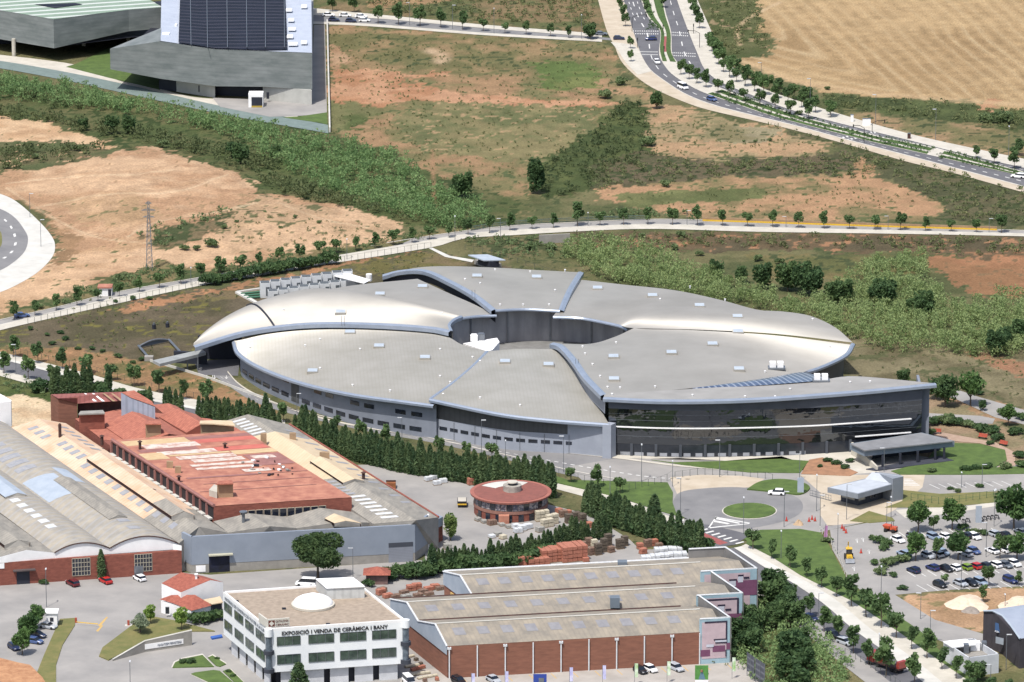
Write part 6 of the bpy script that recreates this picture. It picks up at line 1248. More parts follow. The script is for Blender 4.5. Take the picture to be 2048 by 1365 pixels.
# retaining wall with a lettered board
rwl = thing('sign_wall', 'low retaining wall with a white lettered board beside the grassy island', 'wall')
wpts = [(217, 1321), (290, 1283.5), (384, 1262)]; bpts = [(225, 1323), (290, 1305), (384, 1291)]
for i in range(2):
    a, b2 = G(*bpts[i]), G(*bpts[i + 1]); za, zb = max(.3, zat(a, wpts[i][1])), zat(b2, wpts[i + 1][1])
    MB().hexa([a, b2, b2 + Vector((0, .5, 0)), a + Vector((0, .5, 0))], [a + Vector((0, 0, za)), b2 + Vector((0, 0, zb)), b2 + Vector((0, .5, zb)), a + Vector((0, .5, za))]).build('wall_panel', CBL, rwl)
    MB().tube([a + Vector((0, .2, za + .1)), b2 + Vector((0, .2, zb + .1))], .2, 5).build('coping', CONW, rwl)
a, b2 = G(290, 1305), G(384, 1291); d_ = (b2 - a).normalized(); bd = MB().hexa([a + Vector((0, -.1, .7)), a + d_ * 9.6 + Vector((0, -.1, .7)), a + d_ * 9.6 + Vector((0, 0, .7)), a + Vector((0, 0, .7))], [a + Vector((0, -.1, 1.9)), a + d_ * 9.6 + Vector((0, -.1, 1.9)), a + d_ * 9.6 + Vector((0, 0, 1.9)), a + Vector((0, 0, 1.9))]).build('board', WHITE, rwl)
text('MAGATZEM FERRETERIA', .8, a + d_ * 3.2 + Vector((0, -.15, 1.0)), d_, (0, 0, 1), M('grey_lettering', (110, 120, 136)), bd, width=6.0)
# ================================================================= pylon
py_ = thing('lattice_pylon', 'tall grey lattice electricity pylon on the brushy slope at the left', 'pylon')
pb = G(299, 540); hh = zat(pb, 403); GS = M('galvanised_steel', (160, 166, 172), (140, 146, 152), scale=1, metal=.3)
def pw_(z): return 1.9 * (1 - z / hh) + .6 * (z / hh) if z < hh * .78 else .55
for sx, sy in ((-1, -1), (1, -1), (1, 1), (-1, 1)):
    MB().tube([pb + Vector((sx * pw_(z) / 2, sy * pw_(z) / 2, z)) for z in (0, hh * .78, hh * .98)], .07, 4).build('leg', GS, py_)
nb = 14
for i in range(nb):
    z0, z1 = hh * i / nb, hh * (i + 1) / nb; mb = MB()
    for k in range(4):
        s = [(-1, -1), (1, -1), (1, 1), (-1, 1)]; a, b2 = s[k], s[(k + 1) % 4]
        P_ = lambda c, z: pb + Vector((c[0] * pw_(z) / 2, c[1] * pw_(z) / 2, z))
        mb.tube([P_(a, z0), P_(b2, z1)], .045, 3).tube([P_(b2, z0), P_(a, z1)], .045, 3)
    mb.build('bracing', GS, py_)
for z, w_ in ((hh * .87, 4.0), (hh * .77, 3.4), (hh * .97, 1.8)): MB().tube([pb + Vector((-w_ / 2, 0, z)), pb + Vector((0, 0, z + .5)), pb + Vector((w_ / 2, 0, z))], .12, 4).tube([pb + Vector((-w_ / 2, 0, z)), pb + Vector((w_ / 2, 0, z))], .12, 4).build('cross_arm', GS, py_)
# ================================================================= vegetation
def leafmat(name, c1, c2, scale=.5, k=1.12):
    m = bpy.data.materials.new(name); m.use_nodes = True; n = m.node_tree; b = n.nodes['Principled BSDF']
    b.inputs['Roughness'].default_value = .75; b.inputs['Specular IOR Level'].default_value = .25
    geo = n.nodes.new('ShaderNodeNewGeometry'); nz = n.nodes.new('ShaderNodeTexNoise'); nz.inputs['Scale'].default_value = scale; nz.inputs['Detail'].default_value = 4
    n.links.new(geo.outputs['Position'], nz.inputs['Vector']); oi = n.nodes.new('ShaderNodeObjectInfo')
    ad = n.nodes.new('ShaderNodeMath'); ad.operation = 'MULTIPLY_ADD'; ad.inputs[1].default_value = .22; n.links.new(oi.outputs['Random'], ad.inputs[0]); n.links.new(nz.outputs[0], ad.inputs[2])
    mr = n.nodes.new('ShaderNodeMapRange'); mr.inputs[1].default_value = .42; mr.inputs[2].default_value = .80; n.links.new(ad.outputs[0], mr.inputs[0])
    mx = n.nodes.new('ShaderNodeMix'); mx.data_type = 'RGBA'; mx.inputs[6].default_value = (*alb(c1, k), 1); mx.inputs[7].default_value = (*alb(c2, k), 1)
    n.links.new(mr.outputs[0], mx.inputs[0]); n.links.new(mx.outputs[2], b.inputs['Base Color'])
    tr = n.nodes.new('ShaderNodeBsdfTranslucent'); n.links.new(mx.outputs[2], tr.inputs[0]); ms = n.nodes.new('ShaderNodeMixShader'); ms.inputs[0].default_value = .42
    out = n.nodes['Material Output']; n.links.new(b.outputs[0], ms.inputs[1]); n.links.new(tr.outputs[0], ms.inputs[2]); n.links.new(ms.outputs[0], out.inputs[0])
    return m
LST = leafmat('street_tree_leaves', (74, 98, 62), (104, 130, 80)); LCY = leafmat('cypress_leaves', (66, 92, 62), (102, 122, 80), .9); LBR = leafmat('broadleaf_leaves', (64, 92, 54), (98, 128, 70))
LPN = leafmat('pine_needles', (62, 84, 52), (92, 112, 66)); LBS = leafmat('bush_leaves', (88, 108, 70), (120, 136, 92)); LDK = leafmat('dark_tree_leaves', (62, 88, 56), (88, 112, 68)); LRD = leafmat('reed_leaves', (108, 130, 78), (140, 156, 102), .2)
LRG = leafmat('creek_reed_leaves', (98, 128, 78), (130, 154, 100), .2); LOL = leafmat('olive_leaves', (110, 126, 104), (138, 150, 122)); LBR2 = leafmat('bright_leaves', (108, 138, 62), (136, 162, 80)); LSC = leafmat('scrub_leaves', (92, 104, 66), (124, 126, 84), .3); LDS = leafmat('dark_scrub_leaves', (70, 86, 54), (100, 108, 70), .3)
TRK = M('tree_bark', (120, 104, 88), (96, 84, 72), scale=3.)
def leaves(C, size, r_, up=0., elong=1.6):
    """one triangle per centre"""
    n_ = len(C); d_ = r_.normal(size=(n_, 3)); d_[:, 2] += up; d_ /= np.linalg.norm(d_, axis=1, keepdims=True)
    e = r_.normal(size=(n_, 3)); e -= (e * d_).sum(1, keepdims=True) * d_; e /= np.linalg.norm(e, axis=1, keepdims=True)
    s = (size * (.6 + .8 * r_.random(n_)))[:, None] if np.ndim(size) == 0 else (size * (.6 + .8 * r_.random(n_)))[:, None]
    T = np.stack([C + d_ * s * elong * .6, C - d_ * s * .5 + e * s * .5, C - d_ * s * .5 - e * s * .5], 1)
    return T.reshape(-1, 3)
def crown_pts(kind, n_, R, H, z0, r_):
    """points spread through a lumpy crown volume"""
    if kind == 'cypress':
        t = r_.random(n_) ** .85; a = r_.random(n_) * 2 * np.pi
        rad = R * np.clip((1 - t) ** .55 * (.55 + t * 1.6).clip(0, 1), 0, 1) * np.sqrt(.35 + .65 * r_.random(n_)) * (1 + .18 * np.sin(a * 3 + t * 9))
        return np.stack([rad * np.cos(a), rad * np.sin(a), z0 + H * t], -1)
    k = {'ovoid': 7, 'broad': 16, 'pine': 20, 'bush': 8, 'poplar': 14}[kind]
    c = r_.normal(size=(k, 3)); c /= np.linalg.norm(c, axis=1, keepdims=True); c *= (r_.random(k) ** .4)[:, None] * .68
    if kind == 'pine': c[:, 2] = c[:, 2] * .45 + .25 * (1 - (c[:, 0] ** 2 + c[:, 1] ** 2))
    if kind == 'bush': c[:, 2] = abs(c[:, 2]) * .7 - .2
    w_ = .28 + .26 * r_.random(k); i = r_.integers(0, k, n_)
    p = r_.normal(size=(n_, 3)); p /= np.linalg.norm(p, axis=1, keepdims=True); p *= (.62 + .38 * r_.random(n_))[:, None] * w_[i][:, None]
    p = p + c[i]; p[:, 2] = (p[:, 2] + .9) / 1.8
    return np.stack([p[:, 0] * R * 1.05, p[:, 1] * R * 1.05, z0 + H * p[:, 2]], -1)
def tree_proto(name, cat, kind, R, H, z0, mat, nl, ls, tr=.14, seed=1, limbs=4, up=0.):
    r_ = np.random.default_rng(seed); t = thing(name, 'x', cat)
    P = crown_pts(kind, nl, R, H, z0, r_); npobj('crown', leaves(P, ls, r_, up), 3, mat, t)
    mb = MB(); top = z0 + H * (.55 if kind != 'pine' else .3)
    mb.tube([(0, 0, -.1), (.05, .03, z0 * .6), (0, .05, top)], tr, 6, tr * .4)
    for i in range(limbs):
        a = 2 * math.pi * i / max(1, limbs) + .4; zz = z0 * .85 + .1 * i; mb.tube([(0, 0, zz), (R * .35 * math.cos(a), R * .35 * math.sin(a), zz + H * .25), (R * .62 * math.cos(a), R * .62 * math.sin(a), zz + H * .42)], tr * .5, 4, tr * .15)
    mb.build('trunk', TRK, t); return t
ST = [tree_proto('street_tree', 'tree', 'ovoid', 1.75, 3.7, 1.8, LST, 620, .42, .11, s) for s in (1, 2, 3, 4)]
CYP = [tree_proto('cypress', 'tree', 'cypress', 1.2, 6.7, .2, LCY, 1300, .34, .12, s, 0, .8) for s in (5, 6, 7)]
BRD = [tree_proto('broadleaf_tree', 'tree', 'broad', 3.0, 5.2, 1.9, LBR, 1500, .5, .2, s, 5) for s in (8, 9, 10)]
DRK = [tree_proto('wild_tree', 'tree', 'broad', 2.8, 6.2, .9, LDK, 1300, .55, .2, s, 4) for s in (11, 12)]
BSH = [tree_proto('bush', 'bush', 'bush', 1.6, 2.0, 0., LBS, 420, .36, .08, s, 3) for s in (13, 14, 15)]
BGR = [tree_proto('green_bush', 'bush', 'bush', 1.6, 2.0, 0., LDK, 420, .36, .08, s, 3) for s in (18, 19)]
tr_ = random.Random(11); _cnt = {}
def plant(protos, px, py, label, group=None, s=1., sz=None, z=None):
    g = G(px, py); zz = float(height(g.x, g.y)) if z is None else z; v = tr_.choice(protos) if isinstance(protos, list) else protos
    k = s * (.84 + .32 * tr_.random()); return put(v, (g.x, g.y, zz), tr_.random() * 6.28, (k, k, k * (sz or 1)), label, group)
def row(protos, pts, fmt, group, s=1., sz=None, jit=.0):
    for i, q in enumerate(pts):
        sc = s if len(q) < 3 else s * q[2]; plant(protos, q[0] + (tr_.random() - .5) * jit, q[1] + (tr_.random() - .5) * jit * .4, fmt.format(nth(i)), group, sc, sz)
row(ST, [(665, 24), (708, 26), (756, 48), (797, 50), (840, 53), (882, 56), (925, 60), (967, 63, .85), (1010, 67, .75), (1052, 70, .8), (1101, 74, .8), (1138, 77, .7), (1182, 80, .9)], '{} street tree from the left along the side road at the top', 'street trees along the top side road', 1.22)
row(ST, [(1237, 6), (1241, 22), (1246, 38), (1251, 54), (1261, 98, .9), (1262, 124, .9)], '{} street tree from the top on the left pavement of the avenue', 'trees on the avenue left pavement', 1.0)
row(ST, [(1288, 10), (1292, 26), (1322, 2), (1327, 16)], '{} small tree in the median strip above the junction', 'median trees above the junction', .8)
row(ST, [(1378, 4), (1384, 18), (1389, 32), (1394, 46), (1399, 58), (1418, 92), (1423, 104), (1430, 117), (1437, 130), (1447, 145), (1459, 156), (1473, 165), (1490, 173), (1509, 183), (1527, 191), (1552, 198), (1576, 206), (1603, 216), (1631, 226), (1662, 233)], '{} tree from the top along the right pavement of the avenue', 'trees on the avenue right pavement', 1.12)
row(ST, [(1428, 98), (1436, 112), (1446, 126), (1460, 140), (1476, 150), (1496, 161), (1516, 172), (1538, 181), (1560, 190), (1588, 199), (1614, 207)], '{} tree from the top in the outer row at the field side of the avenue', 'outer row of avenue trees', 1.05)
row(ST, [(1362, 150), (1378, 160), (1394, 168), (1412, 176), (1436, 187), (1460, 193), (1487, 204), (1520, 213), (1550, 220), (1581, 231), (1617, 240)], '{} tree from the top in the planted median of the avenue', 'avenue median trees', 1.12)
row(ST, [(1952, 317, .8), (1988, 329), (2028, 338, 1.1), (2037, 312, .9)], '{} tree from the left beside the avenue near the right edge', 'trees by the avenue at the right', 1.0)
row(ST, [(1660, 236), (1702, 240)][:1], '{} lone tree by the stub of pale paving on the avenue', None, .9)
mr_ = [(28, 640), (70, 632), (113, 622), (154, 612), (196, 604), (239, 594), (279, 585), (319, 577), (362, 569), (402, 560), (440, 553), (481, 543), (520, 536), (560, 529), (600, 522), (640, 514), (673, 508), (711, 503), (750, 497), (787, 491), (824, 486), (859, 480), (898, 476), (936, 471), (979, 467), (1020, 462), (1064, 459), (1107, 457), (1155, 453, 1.3), (1200, 452, 1.1), (1247, 451, 1.1), (1296, 450), (1345, 451), (1395, 452, 1.1), (1445, 453), (1495, 454), (1545, 455), (1597, 457), (1648, 458), (1699, 459), (1750, 460), (1801, 461), (1851, 463), (1902, 464), (1953, 466), (2003, 467)]
row(ST, mr_, '{} street tree from the left along the road running behind the round hall', 'street trees along the road behind the hall', .98)
row(ST, [(27, 715), (76, 727), (125, 739), (172, 749), (223, 762), (268, 774), (318, 787), (367, 799), (415, 812)], '{} street tree from the left on the pavement above the cypress tops', 'trees on the far pavement at the left', 1.15)
row(ST, [(8, 748), (57, 760), (108, 773)], '{} street tree from the left on the near pavement at the left edge', 'trees on the near pavement at the left', 1.15)
row(ST, [(567, 846), (669, 872), (722, 882), (773, 890), (878, 908, .8), (932, 914, .8), (984, 920, .9), (1141, 966, .9), (1195, 976, .9), (1240, 988, 1.1)], '{} light green tree from the left between the ring road and the cypress row', 'light trees along the ring road', 1.05)
row(ST, [(1506, 1100), (1543, 1118), (1580, 1137), (1614, 1155), (1643, 1176), (1673, 1195, 1.1), (1703, 1214, 1.25), (1732, 1235, 1.3), (1762, 1257, 1.4), (1792, 1277, 1.25), (1823, 1299), (1854, 1318, 1.1), (1884, 1339), (1912, 1358), (1945, 1375)], '{} tree from the top on the right pavement of the bottom-right street', 'trees on the right pavement of the bottom-right street', 1.05)
row(ST, [(1621, 1234), (1648, 1265), (1677, 1284), (1707, 1308), (1737, 1330), (1772, 1352, 1.3), (1829, 1372, 1.2)], '{} tree from the top on the left pavement of the bottom-right street', 'trees on the left pavement of the bottom-right street', 1.1)
CP = [(1836, 1065, 'spreading tree at the left of the top bays of the car park', 1.0), (1904, 1060, 'spreading tree right of the slim one in the top bays of the car park', 1.0), (2028, 1060, 'largest spreading tree at the right edge above the car park', 1.45), (1831, 1122, 'round dense tree over the left end of the middle car park island', 1.15), (1916, 1120, 'round dense tree over the middle of the car park island', 1.15), (2034, 1122, 'round dense tree over the right end of the car park island', 1.1), (1941, 812, 'large round tree beside the curving road right of the glass wing', 1.25), (2016, 852, 'greyish round tree by the red benches at the right', .75)]
for x, y, l, s in CP: plant(BRD, x, y, l, None, s)
for x, y, l, s in [(1867, 1064, 'slim young tree between two spreading trees in the car park', .95), (1873, 1120, 'small young tree between two round trees on the car park island', .95), (2000, 1118, 'young tree on the car park island beside the white cars', 1.05), (1889, 1170, 'thin sapling beside the black car in the lowest bays', .7), (1977, 1173, 'small tree beside the grey-blue car in the lowest bays', .9), (1967, 1205, 'staked young tree by the pale sand heap', .85), (2038, 1172, 'thin young tree right of the dark blue car', .75)]: plant(ST, x, y, l, None, s)
# stone pine and other single trees
pine = tree_proto('stone_pine', 'tree', 'broad', 6.6, 8.0, 4.0, LPN, 11000, .48, .42, 31, 7)
g_ = G(636, 1163); put(pine, (g_.x, g_.y, 0), 1.2, (1, 1, 1), 'big spreading stone pine in front of the blue-grey warehouse'); 
oli = tree_proto('olive_tree', 'tree', 'broad', 2.8, 3.4, .9, LOL, 1600, .36, .25, 33, 6); g_ = G(280, 1268); put(oli, (g_.x, g_.y, .3), 0, (1, 1, 1), 'old grey-green olive tree on the grassy island')
PM = tree_proto('magnolia_tree', 'tree', 'broad', 2.3, 6.0, .8, leafmat('glossy_leaves', (88, 116, 62), (128, 146, 84)), 2200, .4, .2, 35, 4); g_ = G(901, 1082); put(PM, (g_.x, g_.y, 0), 0, (.95, .95, 1.05), 'dense glossy cone-shaped tree right of the brick lean-to')
bt = tree_proto('bright_tree', 'tree', 'ovoid', 2.2, 4.6, 1.6, LBR2, 1100, .4, .14, 36, 4)
for x, y, l, s in [(363, 1262, 'bright green tree in front of the white house', 1.), (301, 1250, 'bright green tree behind the olive on the grassy island', .85)]: 
    g_ = G(x, y); put(bt, (g_.x, g_.y, .2), 0, (s, s, s), l, None)
for x, y, l, s in [(45, 1310, 'lower dense tree of the clump beside the kiosk', .95), (58, 1280, 'middle dense tree of the clump beside the kiosk', .95), (72, 1258, 'upper dense tree of the clump beside the kiosk', .95)]: plant(BRD, x, y, l, None, s)
cc = plant(CYP, 203, 1160, 'single tall cypress against the brick front between two windows', None, 1.25, 1.0)
cc = plant(CYP, 598, 1390, 'rounded conifer in front of the showroom facade', None, 1.45, .8); cc.scale = (2.2, 2.2, 1.1)
row(BGR, [(385, 1245, 1.2), (405, 1247, 1.3), (425, 1243, 1.3), (440, 1240, 1.1)], '{} dark shrub from the left in the hedge between house and showroom', 'hedge shrubs by the white house', 1.2)
for x, y, l, s in [(86, 1169, 'round grey-green bush beside the dark doorway', .9), (382, 1327, 'dark clipped bush on the upper triangular lawn', .95), (366, 1328, 'low dark bush left of the clipped one', .7), (434, 1320, 'small bush on the tiny lawn', .5), (458, 1346, 'bush at the head of the narrow lawn by the showroom', .6), (466, 1355, 'lower bush on the narrow lawn by the showroom', .6), (735, 1174, 'bush beside the tiled hut', 1.1), (290, 1150, 'low weeds against the brick front right of the window', .5), (160, 1158, 'low weeds under the left brick front window', .7)]: plant(BGR, x, y, l, None, s, .9)
# cypresses
row(CYP, [(107, 792, 1.3), (115, 792, 1.2), (125, 793, .9), (134, 792, 1.45), (142, 793, 1.), (150, 792, 1.25), (157, 793, 1.), (168, 791, 1.1), (175, 791, 1.0), (180, 790, 1.3), (217, 789, 1.25)], '{} dark cypress from the left behind the brick and tile buildings', 'cypresses behind the tiled workshops', 1.)
row(BGR, [(205, 790, 1.9), (240, 793, 1.5), (288, 800, 1.9), (80, 785, 1.9)], '{} rounded bush among the cypresses at the left', 'rounded bushes by the left cypresses', 1.)
row(CYP, [(300, 818, .9), (332, 824, 1.1), (340, 826, 1.0), (352, 828, 1.15), (362, 830, .9)], '{} cypress from the left in the small group behind the tiled gables', 'cypresses behind the tiled gables', 1.)
cb = []
for i in range(20): cb.append((398 + i * 8.4, 836 + i * 1.5 + (i % 3), .72 + .25 * tr_.random() + (.35 if i == 16 else 0)))
row(CYP, cb, '{} cypress from the left in the short dark row above the grey gabled roof', 'cypresses above the grey gabled roof', 1.08, None, 2)
def pl(L, n_):
    L = np.array(L, float); s = np.r_[0, np.cumsum(np.hypot(*np.diff(L, axis=0).T))]; t = np.linspace(0, s[-1], n_); return list(zip(np.interp(t, s, L[:, 0]), np.interp(t, s, L[:, 1])))
lr = pl([(592, 874), (640, 896), (700, 920), (800, 945), (900, 962), (1000, 976), (1036, 980)], 64)
row(CYP, [(x, y, .85 + .3 * tr_.random()) for x, y in lr], '{} cypress from the left in the long dark row below the round hall', 'cypresses in the long row below the hall', 1.12, None, 3)
row(CYP, [(x + 5, y - 9, .85 + .25 * tr_.random()) for x, y in lr[2::3]], '{} cypress from the left in the second line behind the long dark row', 'second line of cypresses below the hall', 1.12, None, 3)
row(CYP, [(x, y, .95 + .3 * tr_.random()) for x, y in pl([(1050, 980), (1080, 990), (1104, 996)], 9)], '{} cypress from the left in the clump behind the round pavilion', 'cypresses behind the round pavilion', 1.15, None, 3)
row(CYP, [(x, y, .95 + .3 * tr_.random()) for x, y in pl([(1168, 1028), (1200, 1040), (1240, 1058), (1290, 1076), (1350, 1098), (1400, 1112)], 34)], '{} cypress from the left in the hedge between storage yard and roundabout', 'cypresses between yard and roundabout', 1.0, None, 4)
row(BGR, [(x, y, 1.5 + .6 * tr_.random()) for x, y in pl([(1235, 1050), (1280, 1066), (1340, 1088), (1400, 1108)], 14)], '{} dense shrub from the left in the hedge beside the roundabout', 'hedge shrubs beside the roundabout', 1.25, None, 5)
plant(CYP, 1309, 1062, 'tallest rounded conifer beside the roundabout hedge', None, 1.5).scale = (2.0, 2.0, 1.35)
row(CYP, [(x, y, .7 + .3 * tr_.random()) for x, y in pl([(860, 1140), (905, 1141), (970, 1136), (1040, 1128), (1080, 1110), (1130, 1092), (1220, 1076)], 44)], '{} cypress from the left in the hedge above the brick warehouse', 'cypresses above the brick warehouse', 1.0, None, 3)
row(BGR, [(x, y, 1.6 + .5 * tr_.random()) for x, y in pl([(780, 1160), (830, 1156), (890, 1146), (980, 1140), (1050, 1130), (1090, 1112)], 18)], '{} dense shrub from the left in the hedge above the brick warehouse', 'hedge shrubs above the brick warehouse', 1.2, None, 5)
plant(CYP, 864, 1152, 'lone tall cypress where the lane passes the hedge', None, 1.15)
row(BGR, [(x, y, 1.25 + .3 * tr_.random()) for x, y in pl([(412, 572), (520, 552), (655, 530)], 16)], '{} dark conifer bush from the left behind the cooling units', 'conifer bushes behind the cooling units', 1.2, 1.2, 3)
# wild trees in the creek and reeds
WT = [(480, 330, 'tall dark tree in the reeds below the slate building', 1.2), (462, 318, 'bare-topped tree left of the tall one in the creek', .9), (552, 322, 'upright dark tree in the creek reeds', .9), (222, 268, 'left tree of the dark pair in the creek scrub', 1.0), (256, 268, 'right tree of the dark pair in the creek scrub', 1.0), (168, 262, 'dark low tree above the pale dirt field', .7), (928, 396, 'dark round tree at the end of the creek reeds', 1.1), (912, 396, 'dark tree touching the round one at the creek', .8), (1312, 218, 'small dark conifer at the bend of the dry field', .9), (1180, 78, 'dark tree by the junction corner', .8), (1430, 560, 'dark tree at the left of the reed belt', 1.1), (1482, 568, 'green rounded tree second in the reed belt', 1.0), (1527, 578, 'narrow dark tree third in the reed belt', 1.1), (1575, 583, 'dark pointed tree in the middle of the reed belt', 1.1), (1610, 590, 'dark spreading tree right of the pointed one in the reeds', 1.2), (1625, 592, 'dark tree hugging its neighbour in the reed belt', 1.1), (1668, 606, 'dark tree low in the reed belt', 1.1), (1688, 610, 'dark tree beside the low one in the reed belt', 1.0), (1756, 612, 'dark tree below the tall reeds', 1.2), (1772, 616, 'second dark tree below the tall reeds', 1.1), (1850, 640, 'dark tree at the right part of the reed belt', 1.3), (1830, 634, 'smaller dark tree at the right part of the reed belt', 1.0), (2010, 700, 'dark tree near the right edge of the reeds', 1.2), (2036, 690, 'dark tree cut by the right picture edge in the reeds', 1.3), (1988, 712, 'low dark tree at the lower edge of the reeds', 1.1), (1808, 770, 'dark shrub tree behind the glass wing tip', .7), (1890, 815, 'dark pointed conifer right of the glass wing', 1.25), (1872, 800, 'green tree directly right of the glass wing', 1.0), (1966, 822, 'small bush-like tree by the curving road', .5)]
for x, y, l, s in WT: plant(DRK, x, y, l, None, s, 1.1 if 'point' in l or 'narrow' in l else 1)
pop = tree_proto('leaning_tree', 'tree', 'poplar', 2.9, 11.5, .6, LDK, 2600, .6, .25, 41, 4); g_ = G(1074, 388); put(pop, (g_.x, g_.y, 0), 0, (1, 1, 1), 'tall narrow tree standing alone in the ditch above the road'); 
BU = [(155, 303, 1.3), (72, 318, 1.0), (325, 300, 1.3), (1300, 292, 1.7), (1330, 374, 1.1), (1362, 475, 1.2), (1285, 476, .9), (1060, 500, 1.6), (1100, 500, 1.3), (370, 505, 1.2), (420, 500, 1.4), (395, 505, 1.0), (1515, 522, 1.3), (1560, 528, 1.0), (1240, 170, 1.5), (1210, 198, 1.8), (80, 618, .8), (240, 560, .9), (440, 545, 1.1), (500, 545, 1.0), (2010, 248, 2.2), (1970, 245, 1.6), (560, 470, .5), (590, 450, .5), (640, 460, .5), (530, 440, .5), (450, 470, .7), (475, 460, .6), (1512, 285, .6), (1540, 282, .6), (1488, 285, .5), (1600, 230, .8), (1655, 210, .9), (1590, 200, 1.), (1500, 150, .9), (1560, 178, .9), (1470, 130, .8), (1350, 500, 1.3), (1400, 512, 1.0), (1655, 180, .8), (1625, 205, 1.3)]
for i, (x, y, s) in enumerate(BU):
    g_ = G(x, y); plant(BSH, x, y, f"{nth(i)} rounded grey-green bush counted across the fields from the {'left' if x < 1024 else 'right'} survey side" if False else 'rounded grey-green bush growing on the open dry ground', 'loose bushes on the open ground', s)
BU2 = [(1655, 1085, 1.0), (1758, 1088, 1.3), (1772, 1092, 1.2), (1745, 1080, 1.0), (1766, 1100, 1.1), (1750, 1130, 1.2), (1765, 1140, 1.1), (1780, 1130, 1.3), (1800, 1125, 1.4), (1812, 1120, 1.3), (1760, 1150, 1.1), (1785, 1154, .9), (1808, 1180, .8), (1798, 1180, .5), (1925, 1060, 1.1), (1945, 1070, 1.2), (1965, 1070, 1.0), (1700, 925, .9), (1655, 925, .9), (1672, 930, 1.0), (1690, 938, .9), (1640, 935, .6), (1862, 946, 1.1), (1930, 942, 1.0), (1950, 940, 1.), (1975, 938, 1.1), (2010, 937, 1.2), (2040, 934, 1.2), (1900, 980, .6), (1916, 985, .7), (1960, 975, .7), (1870, 850, 1.6), (1890, 848, 1.8), (1912, 850, 1.8), (1935, 855, 1.9), (1960, 862, 1.9), (1985, 868, 1.7), (1995, 880, 1.5), (1860, 870, 1.5), (2005, 830, 1.4), (2030, 870, 1.6), (2040, 840, 1.5), (1980, 890, .8), (2040, 915, 1.3), (2045, 935, 1.2), (1770, 785, .9), (1790, 790, 1.0), (1745, 780, .9), (1960, 790, .8), (340, 1010, .4)]
for x, y, s in BU2[:-1]: plant(BGR if tr_.random() < .6 else BSH, x, y, 'low planted shrub in a bed around the car park or forecourt', 'planted shrubs near the car park and forecourt', s, .75)
# slope bushes beside the planted bank
for x, y in ((95, 672), (130, 680), (155, 700), (185, 700), (205, 705), (235, 716), (265, 727), (105, 690), (60, 660), (300, 600), (120, 668), (285, 722), (232, 606), (265, 600)): plant(BGR, x, y, 'dark round shrub on the planted bank left of the hall', 'shrubs on the planted bank', .75, .8)
# bottom-right wood
WD = [(1478, 1245, 1.3), (1500, 1270, 1.4), (1525, 1262, 1.1), (1470, 1285, 1.3), (1500, 1305, 1.3), (1460, 1320, 1.1), (1545, 1215, 1.4), (1570, 1225, 1.3), (1560, 1255, 1.4), (1590, 1250, 1.2), (1545, 1190, 1.3), (1575, 1200, 1.1), (1585, 1330, 1.8), (1610, 1350, 1.6), (1570, 1365, 1.6), (1600, 1380, 1.5), (1955, 1362, .95), (1985, 1385, .9), (1940, 1382, .8), (2020, 1390, .8), (1600, 1300, 1.4)]
row(DRK, WD, '{} tree of the green thicket left of the bottom-right street', 'trees of the bottom-right thicket', .8, .85)
# ---------------------------------------------------------------- masses
def scatter(poly, dens, r_):
    xs = [p[0] for p in poly]; ys = [p[1] for p in poly]
    c = [G(x, y) for x, y in ((min(xs), max(ys)), (max(xs), max(ys)), (min(xs), min(ys)), (max(xs), min(ys)))]
    xa, xb, ya, yb = min(p.x for p in c), max(p.x for p in c), min(p.y for p in c), max(p.y for p in c)
    n_ = int((xb - xa) * (yb - ya) * dens); x = xa + (xb - xa) * r_.random(n_); y = ya + (yb - ya) * r_.random(n_)
    px, py = proj(x, y, 0); jx = px + (fbm(x, y, 7, 41) - .5) * 30; jy = py + (fbm(x, y, 7, 42) - .5) * 12
    m = inpoly(jx, jy, poly); return x[m], y[m]
def mass(name, label, cat, polys, dens, h, rad, nl, ls, mat, seed, up=1.2, elong=2.2):
    r_ = np.random.default_rng(seed); X, Y = [], []
    for p in polys:
        x, y = scatter(p, dens, r_); X.append(x); Y.append(y)
    x = np.concatenate(X); y = np.concatenate(Y); z = height(x, y); n_ = len(x)
    hh = h * (.55 + .9 * fbm(x, y, 9, 51)) * (.8 + .4 * r_.random(n_))
    i = np.repeat(np.arange(n_), nl); t = r_.random(len(i)) ** .6; a = r_.random(len(i)) * 2 * np.pi; rr = rad * np.sqrt(r_.random(len(i))) * (1.1 - .5 * t)
    C = np.stack([x[i] + rr * np.cos(a), y[i] + rr * np.sin(a), z[i] + hh[i] * t], -1)
    o = npobj(name, leaves(C, ls, r_, up, elong), 3, mat); tag(o, label, cat, kind='stuff'); return o
R1 = [(1140, 488), (1200, 492), (1300, 512), (1420, 560), (1560, 602), (1700, 625), (1860, 655), (2060, 690), (2060, 722), (1900, 712), (1780, 705), (1700, 680), (1640, 652), (1500, 620), (1330, 592), (1180, 556), (1130, 515)]
R2 = [(1640, 600), (1690, 560), (1740, 535), (1800, 520), (1850, 530), (1862, 575), (1900, 610), (1960, 640), (1940, 660), (1800, 650)]
R3 = [(1920, 650), (1950, 615), (2000, 600), (2060, 605), (2060, 705), (1960, 700)]
mass('reed_bed', 'tall pale green reed bed filling the ground behind the round hall', 'reeds', [R1, R2, R3], .2, 4.2, 1.5, 60, .35, LRD, 61, .9, 1.8)
CK = [(-20, 158), (120, 175), (240, 205), (400, 235), (540, 262), (640, 290), (760, 305), (820, 330), (850, 375), (960, 415), (1000, 450), (960, 462), (860, 455), (740, 420), (640, 380), (560, 330), (440, 270), (300, 240), (160, 220), (-20, 200)]
mass('creek_reeds', 'dense green reeds and cane along the creek below the slate buildings', 'reeds', [CK], .16, 3.8, 1.6, 40, .42, LRG, 62, .9, 1.8)
